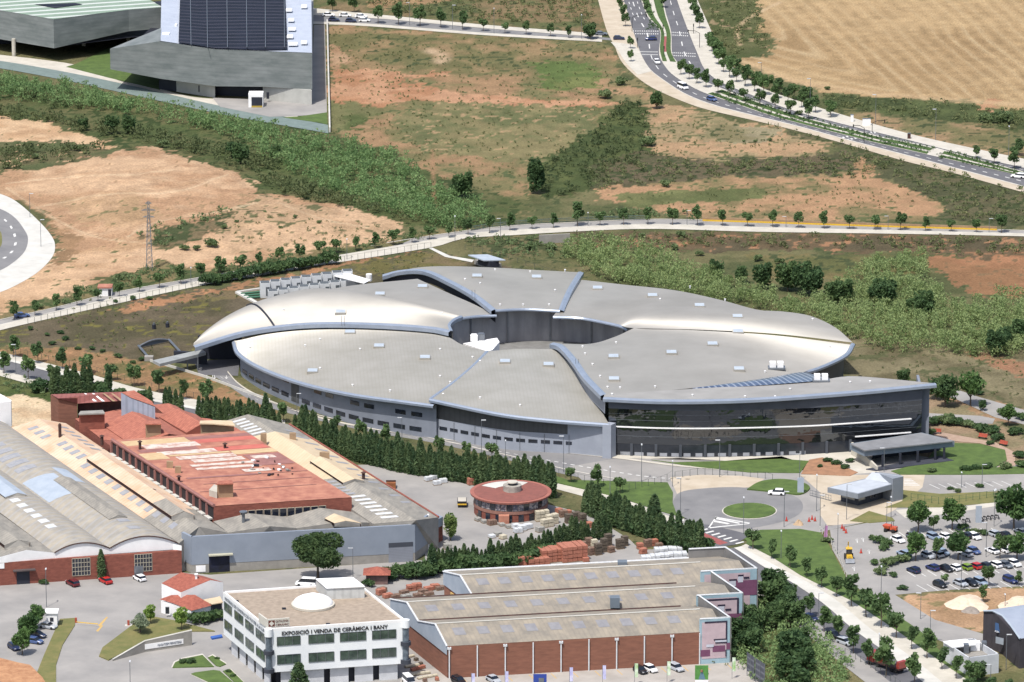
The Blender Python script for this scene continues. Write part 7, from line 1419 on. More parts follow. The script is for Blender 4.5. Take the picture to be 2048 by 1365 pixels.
CK2 = [(660, 385), (760, 375), (880, 400), (960, 440), (900, 465), (780, 450), (640, 410)]; CK3 = [(420, 340), (470, 330), (470, 350), (425, 352)]; CK4 = [(1160, 420), (1230, 415), (1300, 440), (1160, 442)]
mass('creek_scrub', 'dark green scrub patches between the creek reeds', 'scrub', [[(520, 350), (640, 385), (760, 430), (860, 460), (700, 430), (560, 400), (500, 370)], [(360, 300), (470, 290), (560, 340), (480, 350)], [(-20, 215), (140, 238), (300, 262), (420, 300), (400, 318), (230, 280), (100, 250), (-20, 235)], [(0, 300), (230, 302), (120, 330), (0, 345)], [(-20, 175), (60, 180), (200, 215), (100, 220)]], .11, 2.6, 1.5, 20, .6, LDS, 63, .4, 1.4)
mass('ditch_scrub', 'dark green scrub along the diagonal ditch in the middle field', 'scrub', [[(1290, 208), (1235, 214), (1200, 252), (1115, 312), (1065, 362), (1090, 398), (1180, 384), (1220, 346), (1288, 326), (1300, 262)]], .10, 1.5, 1.3, 14, .55, LDS, 64, .4, 1.4)
mass('dry_scrub', 'brownish green scrub on the banks below the avenue and road', 'scrub', [[(1180, 330), (1290, 306), (1420, 326), (1600, 314), (1690, 306), (1740, 332), (1730, 358), (1500, 350), (1180, 382)], [(1440, 224), (1700, 294), (2060, 384), (2060, 450), (1890, 438), (1884, 412), (1800, 370), (1765, 350), (1700, 302)], [(1150, 468), (2060, 480), (2060, 512), (1700, 503), (1150, 493)], [(1640, 190), (1900, 208), (2060, 226), (2060, 262), (1900, 246), (1660, 216)], [(640, -10), (1190, -10), (1190, 55), (972, 44), (763, 22)], [(1410, 0), (1515, 0), (1545, 88), (1480, 112), (1440, 100)]], .085, 1.3, 1.2, 13, .5, LSC, 65, .5, 1.5)
mass('roadside_scrub', 'bushy green scrub lining the road and dirt field at the left', 'scrub', [[(130, 592), (320, 530), (400, 552), (560, 516), (800, 480), (920, 454), (936, 463), (660, 506), (518, 534), (408, 553), (232, 584), (113, 615)], [(270, 478), (400, 446), (465, 430), (430, 462), (330, 498)], [(930, 478), (1130, 478), (1160, 520), (1000, 520)], [(-20, 755), (100, 770), (95, 792), (-20, 785)], [(1180, 420), (1400, 428), (1400, 440), (1180, 442)]], .09, 1.5, 1.3, 14, .5, LBS, 66, .5, 1.5)
mass('thicket_undergrowth', 'green undergrowth below the thicket trees at the bottom right', 'undergrowth', [[(1465, 1215), (1530, 1170), (1590, 1215), (1640, 1270), (1700, 1330), (1690, 1400), (1550, 1400), (1470, 1330)], [(1560, 1250), (1600, 1240), (1670, 1300), (1640, 1330)]], .22, 2.2, 1.3, 22, .42, LRG, 67, .5, 1.5)
mass('dry_field_tufts', 'scattered dry tufts over the fields around the round hall', 'grass tufts', [[(660, 60), (1215, 90), (1230, 200), (1180, 270), (1060, 370), (960, 410), (830, 330), (660, 270)], [(1300, 225), (1640, 292), (1420, 320), (1290, 315)], [(1220, 390), (1720, 355), (1870, 415), (1400, 438)], [(430, 440), (800, 455), (780, 480), (560, 505), (430, 500)], [(1700, 690), (2060, 720), (2060, 800), (1760, 770)], [(130, 600), (400, 590), (860, 505), (900, 540), (500, 590), (300, 715), (60, 665)], [(0, 668), (300, 728), (500, 795), (400, 785), (50, 705)], [(1240, 1235), (1480, 1330), (1560, 1400), (1480, 1400)]], .05, .55, .5, 7, .34, LSC, 68, .6, 1.5)
mass('median_planting', 'continuous strip of low green shrubs in the avenue median', 'planting', [[(1300, 118 - 60), (1320, 62), (1290, 20), (1284, -10), (1300, -10)], off(LRe, RLe, .0, .34)[0][24:60] + off(LRe, RLe, .0, .34)[1][24:60][::-1], off(LRe, RLe, .55, 1.)[0][24:60] + off(LRe, RLe, .55, 1.)[1][24:60][::-1], off(LRe, RLe, .0, .34)[0][61:] + off(LRe, RLe, .0, .34)[1][61:][::-1], off(LRe, RLe, .55, 1.)[0][61:] + off(LRe, RLe, .55, 1.)[1][61:][::-1]], .8, .7, .5, 8, .3, LDK, 69, .5, 1.3)
# ================================================================= vehicles
def paintm(name, c, k=.8): return M(name, c, tuple(v * .95 for v in c), scale=2., rough=.25, spec=.6, k=k)
PC = {'white': paintm('white_car_paint', (244, 245, 247), 1.), 'silver': paintm('silver_car_paint', (186, 192, 200)), 'grey': paintm('grey_car_paint', (110, 118, 128)), 'black': paintm('black_car_paint', (34, 36, 42)), 'navy': paintm('navy_car_paint', (38, 48, 84)), 'blue': paintm('blue_car_paint', (78, 100, 150)), 'pale blue': paintm('pale_blue_car_paint', (150, 168, 190)), 'red': paintm('red_car_paint', (200, 40, 36)), 'maroon': paintm('maroon_car_paint', (110, 28, 36)), 'green': paintm('green_car_paint', (128, 158, 50)), 'dark blue': paintm('dark_blue_car_paint', (44, 56, 110))}
TYRE = M('tyre_rubber', (40, 40, 42)); CGL = M('car_glass', (34, 40, 50), rough=.08, spec=.9); LGT = M('headlamp', (230, 234, 238), rough=.2); TLT = M('tail_lamp', (150, 30, 30), rough=.3)
def loft(secs):
    """secs: list of (x, halfwidth, z0, z1, topinset)"""
    V = []; Fc = []
    for x, w_, z0, z1, ti in secs: V += [(x, -w_, z0), (x, -w_, lerp(z0, z1, .65)), (x, -w_ + ti, z1), (x, w_ - ti, z1), (x, w_, lerp(z0, z1, .65)), (x, w_, z0)]
    for i in range(len(secs) - 1):
        for k in range(6):
            a, b2 = i * 6 + k, i * 6 + (k + 1) % 6; Fc.append((a, b2, b2 + 6, a + 6))
    Fc += [tuple(range(5, -1, -1)), tuple(range(len(secs) * 6 - 6, len(secs) * 6))]
    return V, Fc
def car_proto(name, cat, L, W_, Hb, H, cab, paint='white'):
    t = thing(name, 'x', cat); h = L / 2; w_ = W_ / 2
    V, Fc = loft([(-h, w_ * .86, .35, Hb * .8, .1), (-h * .93, w_ * .97, .25, Hb, .12), (-h * .4, w_, .22, Hb, .1), (h * .45, w_, .22, Hb, .1), (h * .82, w_ * .95, .25, Hb * .86, .16), (h, w_ * .8, .35, Hb * .66, .12)])
    obj('body', V, [f[::-1] for f in Fc], PC[paint], t)
    a, b2, c, d_ = [v * h for v in cab]; wr_ = w_ * .80; wb = w_ * .93
    q = [(a, -wb, Hb - .04), (d_, -wb, Hb - .04), (d_, wb, Hb - .04), (a, wb, Hb - .04)]; r = [(b2, -wr_, H - .06), (c, -wr_, H - .06), (c, wr_, H - .06), (b2, wr_, H - .06)]
    MB().hexa(q, r).build('windows', CGL, t)
    MB().hexa([(b2 - .05, -wr_ - .03, H - .08), (c + .05, -wr_ - .03, H - .08), (c + .05, wr_ + .03, H - .08), (b2 - .05, wr_ + .03, H - .08)], [(b2 + .05, -wr_ + .08, H), (c - .1, -wr_ + .08, H), (c - .1, wr_ - .08, H), (b2 + .05, wr_ - .08, H)]).build('roof_panel', PC[paint], t)
    for sx in (-.6, .62):
        for sy in (-1, 1):
            V = []; n_ = 12; r_ = .32
            for yy_ in (-.1, .1): V += [(sx * h + r_ * math.cos(6.283 * i / n_), sy * (w_ - .08) + yy_, r_ + r_ * math.sin(6.283 * i / n_)) for i in range(n_)]
            obj('wheel', V, [(i, (i + 1) % n_, n_ + (i + 1) % n_, n_ + i) for i in range(n_)] + [tuple(range(n_)), tuple(range(2 * n_ - 1, n_ - 1, -1))], TYRE, t)
    for sy in (-1, 1):
        MB().box((h * .95, sy * w_ * .62, Hb * .62), (.16, .36, .16)).build('headlight', LGT, t); MB().box((-h * .965, sy * w_ * .7, Hb * .7), (.12, .3, .2)).build('tail_light', TLT, t)
    return t
HATCH = car_proto('parked_car', 'car', 4.1, 1.78, .92, 1.48, (-.93, -.72, .12, .5)); SEDAN = car_proto('saloon_car', 'car', 4.5, 1.8, .90, 1.44, (-.78, -.5, .1, .48)); ESTATE = car_proto('estate_car', 'car', 4.5, 1.82, .95, 1.55, (-.95, -.84, .1, .48)); VAN = car_proto('van', 'van', 5.0, 1.95, 1.15, 2.05, (-.97, -.93, .38, .72))
def recolor(t, c):
    for ch in t.children:
        if ch.name.split('.')[0] in ('body', 'roof_panel'):
            ch.material_slots[0].link = 'OBJECT'; ch.material_slots[0].material = PC[c]
YAW = math.atan2(-.83, .56)
def carat(proto, px, py, c, label, group, yaw=YAW, s=1.):
    g_ = G(px, py + 3); t = put(proto, (g_.x, g_.y, .07), yaw, (s, s, s), label, group); recolor(t, c); return t
CPK = 'cars parked in the car park'
R_1 = [(1796, 1081, 'white', 'white car at the left end of the top bays beside the planted bed', SEDAN), (1826, 1075, 'grey', 'dark grey car hidden under the tree at the left of the top bays', HATCH), (1868, 1076, 'pale blue', 'pale blue-grey estate in the top bays beside a white car', ESTATE), (1887, 1074, 'white', 'white car right of the pale blue-grey estate in the top bays', HATCH), (1932, 1073, 'black', 'black car beside the white one near the striped kerb', HATCH), (1949, 1075, 'white', 'white car by the striped kerb in the top bays', HATCH), (1986, 1069, 'silver', 'silver car left of a dark car in the right top bays', HATCH), (2008, 1071, 'black', 'dark car right of a silver car in the right top bays', SEDAN), (2042, 1065, 'grey', 'grey car at the right edge of the top bays', SEDAN),
 (1808, 1109, 'pale blue', 'pale car half hidden behind the shrubs at the left of the second row', ESTATE), (1856, 1113, 'silver', 'silver car left of two other silver cars below the trees', HATCH), (1873, 1110, 'silver', 'middle silver car of three below the trees', ESTATE), (1886, 1107, 'pale blue', 'pale blue car at the right of the silver trio', HATCH), (1932, 1109, 'silver', 'silver car partly under the round tree beside the blue car', HATCH), (1948, 1104, 'blue', 'mid-blue car in the second row', HATCH), (1985, 1103, 'white', 'white car right of the gap in the second row', SEDAN), (2009, 1101, 'white', 'white car behind the young tree on the island', HATCH), (2027, 1100, 'navy', 'navy car at the right end of the second row', HATCH),
 (1827, 1142, 'navy', 'navy car at the left end of the third row', HATCH), (1865, 1137, 'dark blue', 'dark blue car third row left of a black one', HATCH), (1892, 1139, 'black', 'black saloon beside the white car in the third row', SEDAN), (1909, 1137, 'white', 'white car between black saloon and green car', HATCH), (1931, 1136, 'green', 'bright green car in the third row', HATCH), (1950, 1134, 'red', 'red car next to the green one', HATCH), (1969, 1133, 'black', 'black car right of the red one', HATCH), (1989, 1131, 'white', 'white off-roader with a black roof in the third row', ESTATE), (2012, 1132, 'grey', 'dark grey car between two white cars', HATCH), (2029, 1129, 'white', 'white car at the right end of the third row', HATCH),
 (1880, 1171, 'black', 'black car alone at the left of the lowest bays', HATCH), (1921, 1168, 'silver', 'silver saloon in the lowest bays', SEDAN), (1943, 1168, 'black', 'black car between silver saloon and grey-blue car', HATCH), (1962, 1166, 'pale blue', 'grey-blue people carrier under the small tree', ESTATE), (2021, 1162, 'dark blue', 'dark blue car alone at the right of the lowest bays', ESTATE)]
for x, y, c, l, p in R_1: carat(p, x, y, c, l, CPK, YAW if y > 1150 or (x, c) == (1796, 'white') or tr_.random() < .3 else YAW + math.pi)
carat(HATCH, 1553, 987, 'white', 'white hatchback driving round the roundabout', None, math.radians(172), 1.05)
FY = 'cars parked along the brick factory front'
carat(ESTATE, 145, 1168, 'maroon', 'maroon car parked left along the brick front', FY, YAW + math.pi); carat(SEDAN, 211, 1163, 'red', 'bright red car parked by the tall cypress', FY, YAW + math.pi); carat(HATCH, 279, 1158, 'white', 'white car parked right along the brick front', FY, YAW + math.pi)
carat(SEDAN, 96, 1254, 'silver', 'silver car parked beside the kiosk under the trees', None, math.radians(-25)); carat(HATCH, 76, 1272, 'navy', 'navy car poking out of the tree clump below the kiosk', None, math.radians(-25)); carat(HATCH, 70, 1284, 'blue', 'blue car lowest by the tree clump', None, math.radians(-25)); carat(HATCH, 28, 1296, 'navy', 'dark car left of the lowest tree of the clump', None, math.radians(-60))
carat(VAN, 612, 1169, 'white', 'white van parked behind the showroom near the stone pine', None, math.radians(170)); carat(VAN, 818, 1366, 'white', 'white van beside the building materials right of the showroom', None, math.radians(-70))
WLG = 'cars parked in front of the brick warehouse'
for x, y, c, l, p in ((918, 1364, 'black', 'black car at the left of the warehouse front', ESTATE), (987, 1361, 'silver', 'silver car left of the blue banner', SEDAN), (1281, 1343, 'black', 'black car beside the white one by the warehouse', HATCH), (1301, 1340, 'white', 'white car with a black roof by the warehouse', HATCH), (1353, 1338, 'silver', 'silver people carrier near the painted wall', ESTATE)): carat(p, x, y, c, l, WLG, YAW)
carat(HATCH, 1667, 1272, 'black', 'black car parked at the kerb above the silver one', 'cars parked on the bottom-right street', math.radians(-50)); carat(ESTATE, 1690, 1286, 'silver', 'silver car parked at the kerb below the black one', 'cars parked on the bottom-right street', math.radians(-50)); carat(HATCH, 1622, 1238, 'navy', 'dark car in the tree shade on the bottom-right street', 'cars parked on the bottom-right street', math.radians(-50))
AVG = 'cars on the avenue'
for x, y, c, l, p, yw in ((1238, 77, 'navy', 'dark blue car waiting on the side road at the junction', HATCH, 0), (1302, 78, 'dark blue', 'blue car crossing the avenue junction', HATCH, 180), (1314, 124, 'white', 'white car just below the junction crossing', SEDAN, -80), (1366, 175, 'white', 'white van driving down the avenue', VAN, -62), (1424, 199, 'blue', 'grey-blue car below the white van on the avenue', HATCH, -50), (2036, 353, 'white', 'white car at the right edge of the avenue', ESTATE, 160), (1202, 68, 'grey', 'grey car on the side road behind the corner tree', SEDAN, 0)): carat(p, x, y, c, l, AVG, math.radians(yw))
for x, y, c, l, p in ((657, 30, 'white', 'left white car of the pair at the boundary wall top', SEDAN), (690, 31, 'white', 'right white car of the pair at the boundary wall top', SEDAN), (668, 40, 'navy', 'dark blue car nearest the boundary wall top', HATCH), (702, 42, 'navy', 'dark blue car next to a white one on the top side road', HATCH), (729, 41, 'white', 'white car third in the line on the top side road', HATCH), (722, 33, 'white', 'white car beyond the line on the top side road', SEDAN), (585, 27, 'white', 'white car behind the slate building corner', HATCH)): carat(p, x, y, c, l, 'cars parked near the slate building', math.radians(-4))
carat(SEDAN, 44, 632, 'blue', 'dark blue car on the road at the left edge', None, math.radians(20))
# truck, digger, dumper
tk = thing('red_truck', 'long red flatbed lorry parked under trees at the bottom right', 'lorry'); RDP = paintm('truck_red', (176, 58, 46))
V_ = [MB().box((4.6, 0, .8), (2.2, 2.4, 2.2)).build('cab', RDP, tk), MB().box((5.3, 0, 1.9), (.9, 2.2, .8)).build('windscreen', CGL, tk), MB().box((-.8, 0, .9), (8.2, 2.4, .4)).build('flatbed', RUST, tk), MB().box((-4.5, 0, 1.3), (.9, 2.4, 1.6)).build('tail_rack', RDP, tk), MB().box((1.8, 0, 1.3), (1.2, 2.4, 1.4)).build('load', RDP, tk)]
for sx in (-3.6, -2.4, 2.2, 4.6):
    for sy in (-1, 1):
        Vw = []; n_ = 12
        for q in (-.15, .15): Vw += [(sx + .5 * math.cos(6.283 * i / n_), sy * 1.05 + q, .5 + .5 * math.sin(6.283 * i / n_)) for i in range(n_)]
        obj('wheel', Vw, [(i, (i + 1) % n_, n_ + (i + 1) % n_, n_ + i) for i in range(n_)] + [tuple(range(n_)), tuple(range(2 * n_ - 1, n_ - 1, -1))], TYRE, tk)
g_ = G(1775, 1338); tk.location = (g_.x, g_.y, .1); tk.rotation_euler = (0, 0, math.radians(130))
dg = thing('backhoe_loader', 'yellow backhoe digger standing on the car park approach', 'digger'); YEL = paintm('digger_yellow', (236, 190, 40))
MB().box((0, 0, .7), (3.4, 1.3, .9)).build('chassis', YEL, dg); MB().box((-.5, 0, 1.6), (1.5, 1.4, 1.3)).build('cab', CGL, dg); MB().box((-.5, 0, 2.9), (1.7, 1.6, .15)).build('cab_roof', YEL, dg); MB().hexa([(2.0, -1.1, .2), (2.9, -1.1, .2), (2.9, 1.1, .2), (2.0, 1.1, .2)], [(1.9, -1.1, 1.1), (2.3, -1.1, 1.1), (2.3, 1.1, 1.1), (1.9, 1.1, 1.1)]).build('bucket', STEEL, dg)
for sy in (-.6, .6): MB().tube([(.8, sy, 1.3), (1.6, sy, 1.4), (2.2, sy, .7)], .12, 6).build('loader_arm', YEL, dg)
MB().tube([(-1.7, 0, 1.2), (-2.6, 0, 3.0), (-2.2, 0, 4.0), (-3.0, 0, 2.2)], .16, 6).build('rear_arm', YEL, dg); MB().box((-3.0, 0, 1.6), (.5, .6, .7)).build('rear_bucket', RUST, dg)
for sx, r_ in ((-1.1, .75), (1.2, .5)):
    for sy in (-.9, .9):
        Vw = []; n_ = 12
        for q in (-.18, .18): Vw += [(sx + r_ * math.cos(6.283 * i / n_), sy + q, r_ + r_ * math.sin(6.283 * i / n_)) for i in range(n_)]
        obj('wheel', Vw, [(i, (i + 1) % n_, n_ + (i + 1) % n_, n_ + i) for i in range(n_)] + [tuple(range(n_)), tuple(range(2 * n_ - 1, n_ - 1, -1))], TYRE, dg)
g_ = G(1698, 1122); dg.location = (g_.x, g_.y, .08); dg.rotation_euler = (0, 0, math.radians(-88))
dm_ = thing('site_dumper', 'small orange site dumper beside the planted bed at the top bays', 'dumper'); ORG = paintm('dumper_orange', (220, 90, 40))
MB().hexa([(.2, -.7, .8), (1.4, -.7, .8), (1.4, .7, .8), (.2, .7, .8)], [(-.1, -.9, 1.6), (1.9, -.9, 1.6), (1.9, .9, 1.6), (-.1, .9, 1.6)]).build('skip', ORG, dm_); MB().box((-.9, 0, .6), (1.6, 1.2, .8)).build('chassis', ORG, dm_); MB().tube([(-.5, -.6, 1.3), (-.5, -.6, 2.6), (-.5, .6, 2.6), (-.5, .6, 1.3)], .06, 5).build('roll_bar', TYRE, dm_)
for sx in (-1.1, 1.0):
    for sy in (-.8, .8): MB().cyl((sx, sy, 0), .45, .8, 10).build('wheel', TYRE, dm_)
g_ = G(1781, 1064); dm_.location = (g_.x, g_.y, .08); dm_.rotation_euler = (0, 0, math.radians(150))
tp = thing('tipper_body', 'open dark skip with a yellow stripe parked left of the round pavilion', 'skip'); g_ = G(924, 1016)
MB().hexa([(g_.x - 1., g_.y, 0), (g_.x + 1., g_.y, 0), (g_.x + 1., g_.y + 3.4, 0), (g_.x - 1., g_.y + 3.4, 0)], [(g_.x - 1.2, g_.y - .2, 1.6), (g_.x + 1.2, g_.y - .2, 1.6), (g_.x + 1.2, g_.y + 3.6, 1.6), (g_.x - 1.2, g_.y + 3.6, 1.6)]).build('body', DARK, tp); MB().box((g_.x, g_.y - .25, .8), (2.3, .2, .3)).build('stripe', YEL, tp); MB().box((g_.x, g_.y + 1.7, 1.62), (2.1, 3.3, .1)).build('rubble', CONC, tp)
mk = None
for i, (x, y) in enumerate([(1928, 1047), (1936, 1045), (1963, 1043), (1970, 1041), (1978, 1040), (1986, 1039), (1994, 1038)]):
    if mk is None:
        mk = thing('motorbike', 'x', 'motorbike'); MB().tube([(-.7, 0, .7), (-.1, 0, .75), (.3, 0, .95), (.7, 0, .35)], .14, 6).build('frame', PC['black'], mk); MB().box((-.3, 0, .75), (.7, .28, .18)).build('saddle', TYRE, mk); MB().tube([(.35, -.35, 1.05), (.35, .35, 1.05)], .03, 5).build('handlebar', STEEL, mk)
        for sx in (-.65, .7): MB().tube([(sx + .3 * math.cos(a * .6283), 0, .3 + .3 * math.sin(a * .6283)) for a in range(11)], .06, 5).build('wheel', TYRE, mk)
    g_ = G(x, y); put(mk, (g_.x, g_.y, .07), -1.0, (1, 1, 1), f'{nth(i)} motorbike from the left in the row at the top of the car park', 'motorbikes at the car park')
# ================================================================= street lamps
LP = thing('street_lamp', 'x', 'street lamp'); POLE = M('lamp_pole', (120, 126, 132), scale=1)
MB().tube([(0, 0, 0), (0, 0, 1)], .085, 6, .06).build('pole', POLE, LP); MB().box((.55, 0, .985), (1.2, .32, .018)).build('lamp_head', M('lamp_head', (226, 230, 234)), LP)
LAMPS = [(1283, 964, 891), (1345, 974, 924), (1361, 1030, 957), (1439, 955, 881), (1487, 1069, 997), (1568, 1055, 984), (1599, 962, 909), (1633, 1023, 952), (1640, 1062, 991), (1675, 1108, 1030), (1562, 1118, 1064), (1693, 1040, 969), (1773, 1060, 1006), (1782, 1036, 996), (1988, 1054, 983), (1972, 1115, 1046), (1922, 1181, 1105), (1762, 1199, 1135), (1841, 1239, 1187), (2010, 1217, 1191), (1923, 976, 947), (1964, 972, 930), (1768, 944, 897), (1991, 1018, 981), (804, 888, 836), (963, 919, 841), (1011, 921, 883), (1127, 945, 873), (1220, 991, 936), (594, 828, 788), (694, 520, 480), (910, 485, 434), (1001, 476, 438), (1176, 452, 427), (382, 572, 537), (1374, 451, 422), (1572, 455, 434), (1776, 460, 433), (1978, 466, 438), (1522, 171, 126), (1620, 220, 158), (1751, 250, 190), (1871, 281, 219), (2017, 316, 254), (819, 51, 6), (905, 58, 11), (988, 68, 18), (1163, 79, 31), (93, 1215, 1140), (706, 1160, 1097), (261, 1400, 1325), (1637, 1240, 1187), (1758, 1320, 1270), (1860, 1290, 1222), (1981, 1370, 1330), (60, 435, 388), (82, 494, 440), (32, 750, 690), (2012, 1340, 1270)]
LBLW = {}
for i, (x, y, ty) in enumerate(sorted(LAMPS)):
    g_ = G(x, y); h_ = zat(g_, ty)
    where = 'the avenue' if (x > 1500 and y < 330) else 'the top side road' if y < 100 else 'the road behind the hall' if 420 < y < 600 and x > 300 else 'the forecourt and roundabout' if 1180 < x < 1700 and 930 < y < 1075 else 'the car park' if x > 1660 and 930 < y < 1250 else 'the ring road below the hall' if 560 < x < 1180 and 820 < y < 960 else 'the bottom-right street' if x > 1550 and y > 1100 else 'the left side of the picture'
    k = LBLW.get(where, 0); LBLW[where] = k + 1
    t = put(LP, (g_.x, g_.y, .1), tr_.choice([0, 3.14, 1.57]), (1, 1, h_), f'{nth(k)} slim lamp post from the left along {where}', f'lamp posts along {where}')
def signal(px, py, arm, label):
    t = thing('traffic_signal', label, 'traffic light'); g_ = G(px, py)
    MB().tube([g_, g_ + Vector((0, 0, 5.2)), g_ + Vector((arm * .4, 0, 6.0)), g_ + Vector((arm, 0, 6.1))] if arm else [g_, g_ + Vector((0, 0, 3.2))], .1, 6).build('pole', TYRE, t)
    MB().box(g_ + Vector((arm, 0, 5.4 if arm else 2.6)), (.35, .35, 1.0)).build('signal_head', TYRE, t)
for q in ((1264, 64, 5, 'arched traffic signal at the upper left of the junction'), (1399, 96, -4, 'arched traffic signal at the right of the junction'), (1728, 288, -3.5, 'arched traffic signal on the lower side of the avenue crossing'), (1744, 278, 4, 'taller arched traffic signal at the avenue crossing median'), (1326, 70, 0, 'post signal at the top of the red crossing'), (1328, 113, 0, 'post signal below the red crossing'), (1275, 96, 0, 'post signal at the left kerb below the junction'), (1387, 68, 0, 'post signal on the right kerb at the upper crossing')): signal(*q)
for x, y, w_, h_, m_, l in ((1704, 241, .9, 2.4, WHITE, 'white cabinet left on the avenue pavement'), (1733, 248, 2.6, 2.2, WHITE, 'wide white cabinet on the avenue pavement'), (1818, 275, 1.0, 1.8, RUST, 'brown bin on the avenue pavement')): 
    t = thing('street_cabinet', l, 'cabinet'); g_ = G(x, y + 3); MB().box(g_, (w_, .8, h_)).build('body', m_, t); MB().box(g_ + Vector((0, 0, h_)), (w_ + .12, .95, .08)).build('lid', STEEL, t)
# ================================================================= fences
FP = M('fence_post', (84, 96, 90), scale=1)
def fence(label, pts, n_, h=2.0, m_=FP, r_=.05, nm='post_fence', rails=(1.,)):
    t = thing(nm, label, 'fence'); P = [G(x, y) for x, y in pl(pts, n_)]
    for p in P: MB().box(p, (r_ * 2, r_ * 2, h)).build('post', m_, t)
    for f_ in rails: MB().tube([p + Vector((0, 0, h * f_ - .05)) for p in P], .03, 3).build('rail', m_, t)
    return t
fence('dark posted wire fence along the pavement behind the hall', [(56, 651), (232, 612), (408, 573), (640, 534), (862, 498)], 62, 2.1)
fence('dark posted wire fence along the outer kerb of the ring road', [(590, 856), (700, 882), (800, 898), (900, 914), (1018, 930), (1110, 952), (1250, 984), (1330, 966), (1345, 956)], 60, 2.0)
fence('dark posted fence on the curved wall behind the roundabout', [(1350, 957), (1400, 950), (1480, 952), (1530, 958), (1545, 962)], 14, 1.8)
fence('green wire fence between parking strip and lower lawn at the right', [(1822, 1002), (1880, 1010), (1912, 1007), (1960, 1000), (2055, 985)], 18, 2.0, M('green_fence', (70, 110, 80)), rails=(1., .5))
fence('line of dark posts on the left edge of the car park approach', [(1640, 1063), (1660, 1085), (1676, 1115), (1690, 1150), (1706, 1180)], 20, 1.3, CONW, .09)
fence('wire fence behind the thicket pavement at the bottom right', [(1690, 1310), (1730, 1330), (1780, 1362), (1800, 1375)], 12, 1.6)
fence('line of posts along the foot of the slope behind the hall', [(930, 500), (1000, 515), (1060, 535), (1120, 555)], 12, 1.6)
fence('wire fence at the top of the orange slope left of the entrance', [(0, 700), (60, 714), (180, 742), (280, 772), (360, 790), (430, 806), (540, 830)], 40, 1.6)
gt = thing('sliding_gate', 'grey sliding gate left of the gatehouse', 'gate'); A, B = G(1620, 992), G(1662, 1003)
for f_ in (.15, .75, 1.5): MB().tube([A + Vector((0, 0, f_)), B + Vector((0, 0, f_))], .06, 4).build('rail', STEEL, gt)
for i in range(9): MB().box(lerp(A, B, i / 8), (.08, .08, 1.6)).build('bar', STEEL, gt)
yb = thing('road_barrier', 'long yellow and concrete barrier along the road right behind the hall', 'barrier'); PB_ = [G(x, y) for x, y in ((1405, 443), (1519, 446.5), (1738, 454), (1994, 461.5))]
for i in range(3):
    a, b2 = PB_[i], PB_[i + 1]; u = Vector((0, .4, 0)); MB().hexa([a, b2, b2 + u, a + u], [p + Vector((0, 0, .45)) for p in (a, b2, b2 + u, a + u)]).build('yellow_base', YEL, yb); MB().hexa([a + Vector((0, .5, 0)), b2 + Vector((0, .5, 0)), b2 + u * 2, a + u * 2], [p + Vector((0, 0, 1.1)) for p in (a + Vector((0, .5, 0)), b2 + Vector((0, .5, 0)), b2 + u * 2, a + u * 2)]).build('concrete_back', TAN, yb)
# ================================================================= pallets and stacks
SM = {'orange': M('orange_brick_stack', (204, 132, 106), (176, 108, 86), scale=2.5), 'brown': M('brown_brick_stack', (160, 128, 108), (116, 92, 80), scale=2.5), 'grey': M('grey_block_stack', (186, 184, 176), (150, 148, 142), scale=2.5), 'white': M('white_wrapped_stack', (236, 238, 240), (206, 212, 218), scale=2.), 'cream': M('cream_block_stack', (226, 216, 190), (202, 192, 168), scale=2.), 'dark': M('dark_timber_stack', (120, 106, 90), (86, 76, 66), scale=3.)}
WOOD = M('pallet_wood', (150, 124, 96), (120, 98, 76), scale=2.)
def stack(px, py, w_, d_, h, c, label, group, rz=None):
    rz = tr_.random() * .4 - .2 + .5 if rz is None else rz; g_ = G(px, py); t = thing('pallet_stack', label, 'pallet stack', (g_.x, g_.y, .04), rz, group)
    MB().box((0, 0, 0), (w_, d_, .14)).build('pallet', WOOD, t); mb = MB(); z = .15; n_ = max(1, round(h / .9)); nx = max(1, round(w_ / 1.3))
    for k in range(n_):
        for i in range(nx):
            ww = w_ / nx; mb.box((-w_ / 2 + ww * (i + .5) + (tr_.random() - .5) * .1, (tr_.random() - .5) * .12, z), (ww * .92, d_ * .94, h / n_ - .06 - tr_.random() * .12), (tr_.random() - .5) * .05)
        z += h / n_
    mb.build('stacked_blocks', SM[c], t); return t
big = [(1047, 1133, 3.6, 2.4, 2.6, 'orange', 'bright orange cube of bricks at the left end by the hedge'), (1075, 1131, 5.4, 3.2, 2.0, 'orange', 'long low pinkish brick stack behind the warehouse'), (1100, 1122, 5.4, 4, 3.2, 'orange', 'tall bright orange brick stack'), (1144, 1119, 6.4, 5, 3.8, 'orange', 'largest brown-orange brick stack behind the warehouse'), (1172, 1124, 1.6, 1.2, 1.0, 'orange', 'small orange pack at the foot of the largest brick stack')]
for q in big: stack(*q, 'brick stacks behind the warehouse', .35)
i = 0
for x, y, w_, h, c in [(1165, 1098, 1.8, 1.8, 'brown'), (1178, 1092, 1.8, 2., 'brown'), (1188, 1094, 1.6, 1.8, 'cream'), (1183, 1110, 2., 1.8, 'brown'), (1196, 1110, 1.8, 2.8, 'dark'), (1208, 1104, 1.6, 3.4, 'dark'), (1216, 1094, 1.8, 3.2, 'dark'), (1222, 1105, 1.6, 1.4, 'brown'), (1240, 1098, 2., 2.4, 'dark'), (1249, 1092, 1.6, 2.4, 'dark'), (1280, 1098, 1.6, 1.4, 'orange'), (1286, 1108, 1.8, 1.4, 'orange'), (1296, 1094, 2., 1.8, 'brown'), (1308, 1092, 1.8, 1.6, 'orange'), (1318, 1098, 1.8, 1.4, 'brown')]:
    stack(x, y, w_, 1.4, h, c, f'{nth(i)} timber or brick pallet stack from the left right of the big brick stacks', 'pallet stacks in the storage yard'); i += 1
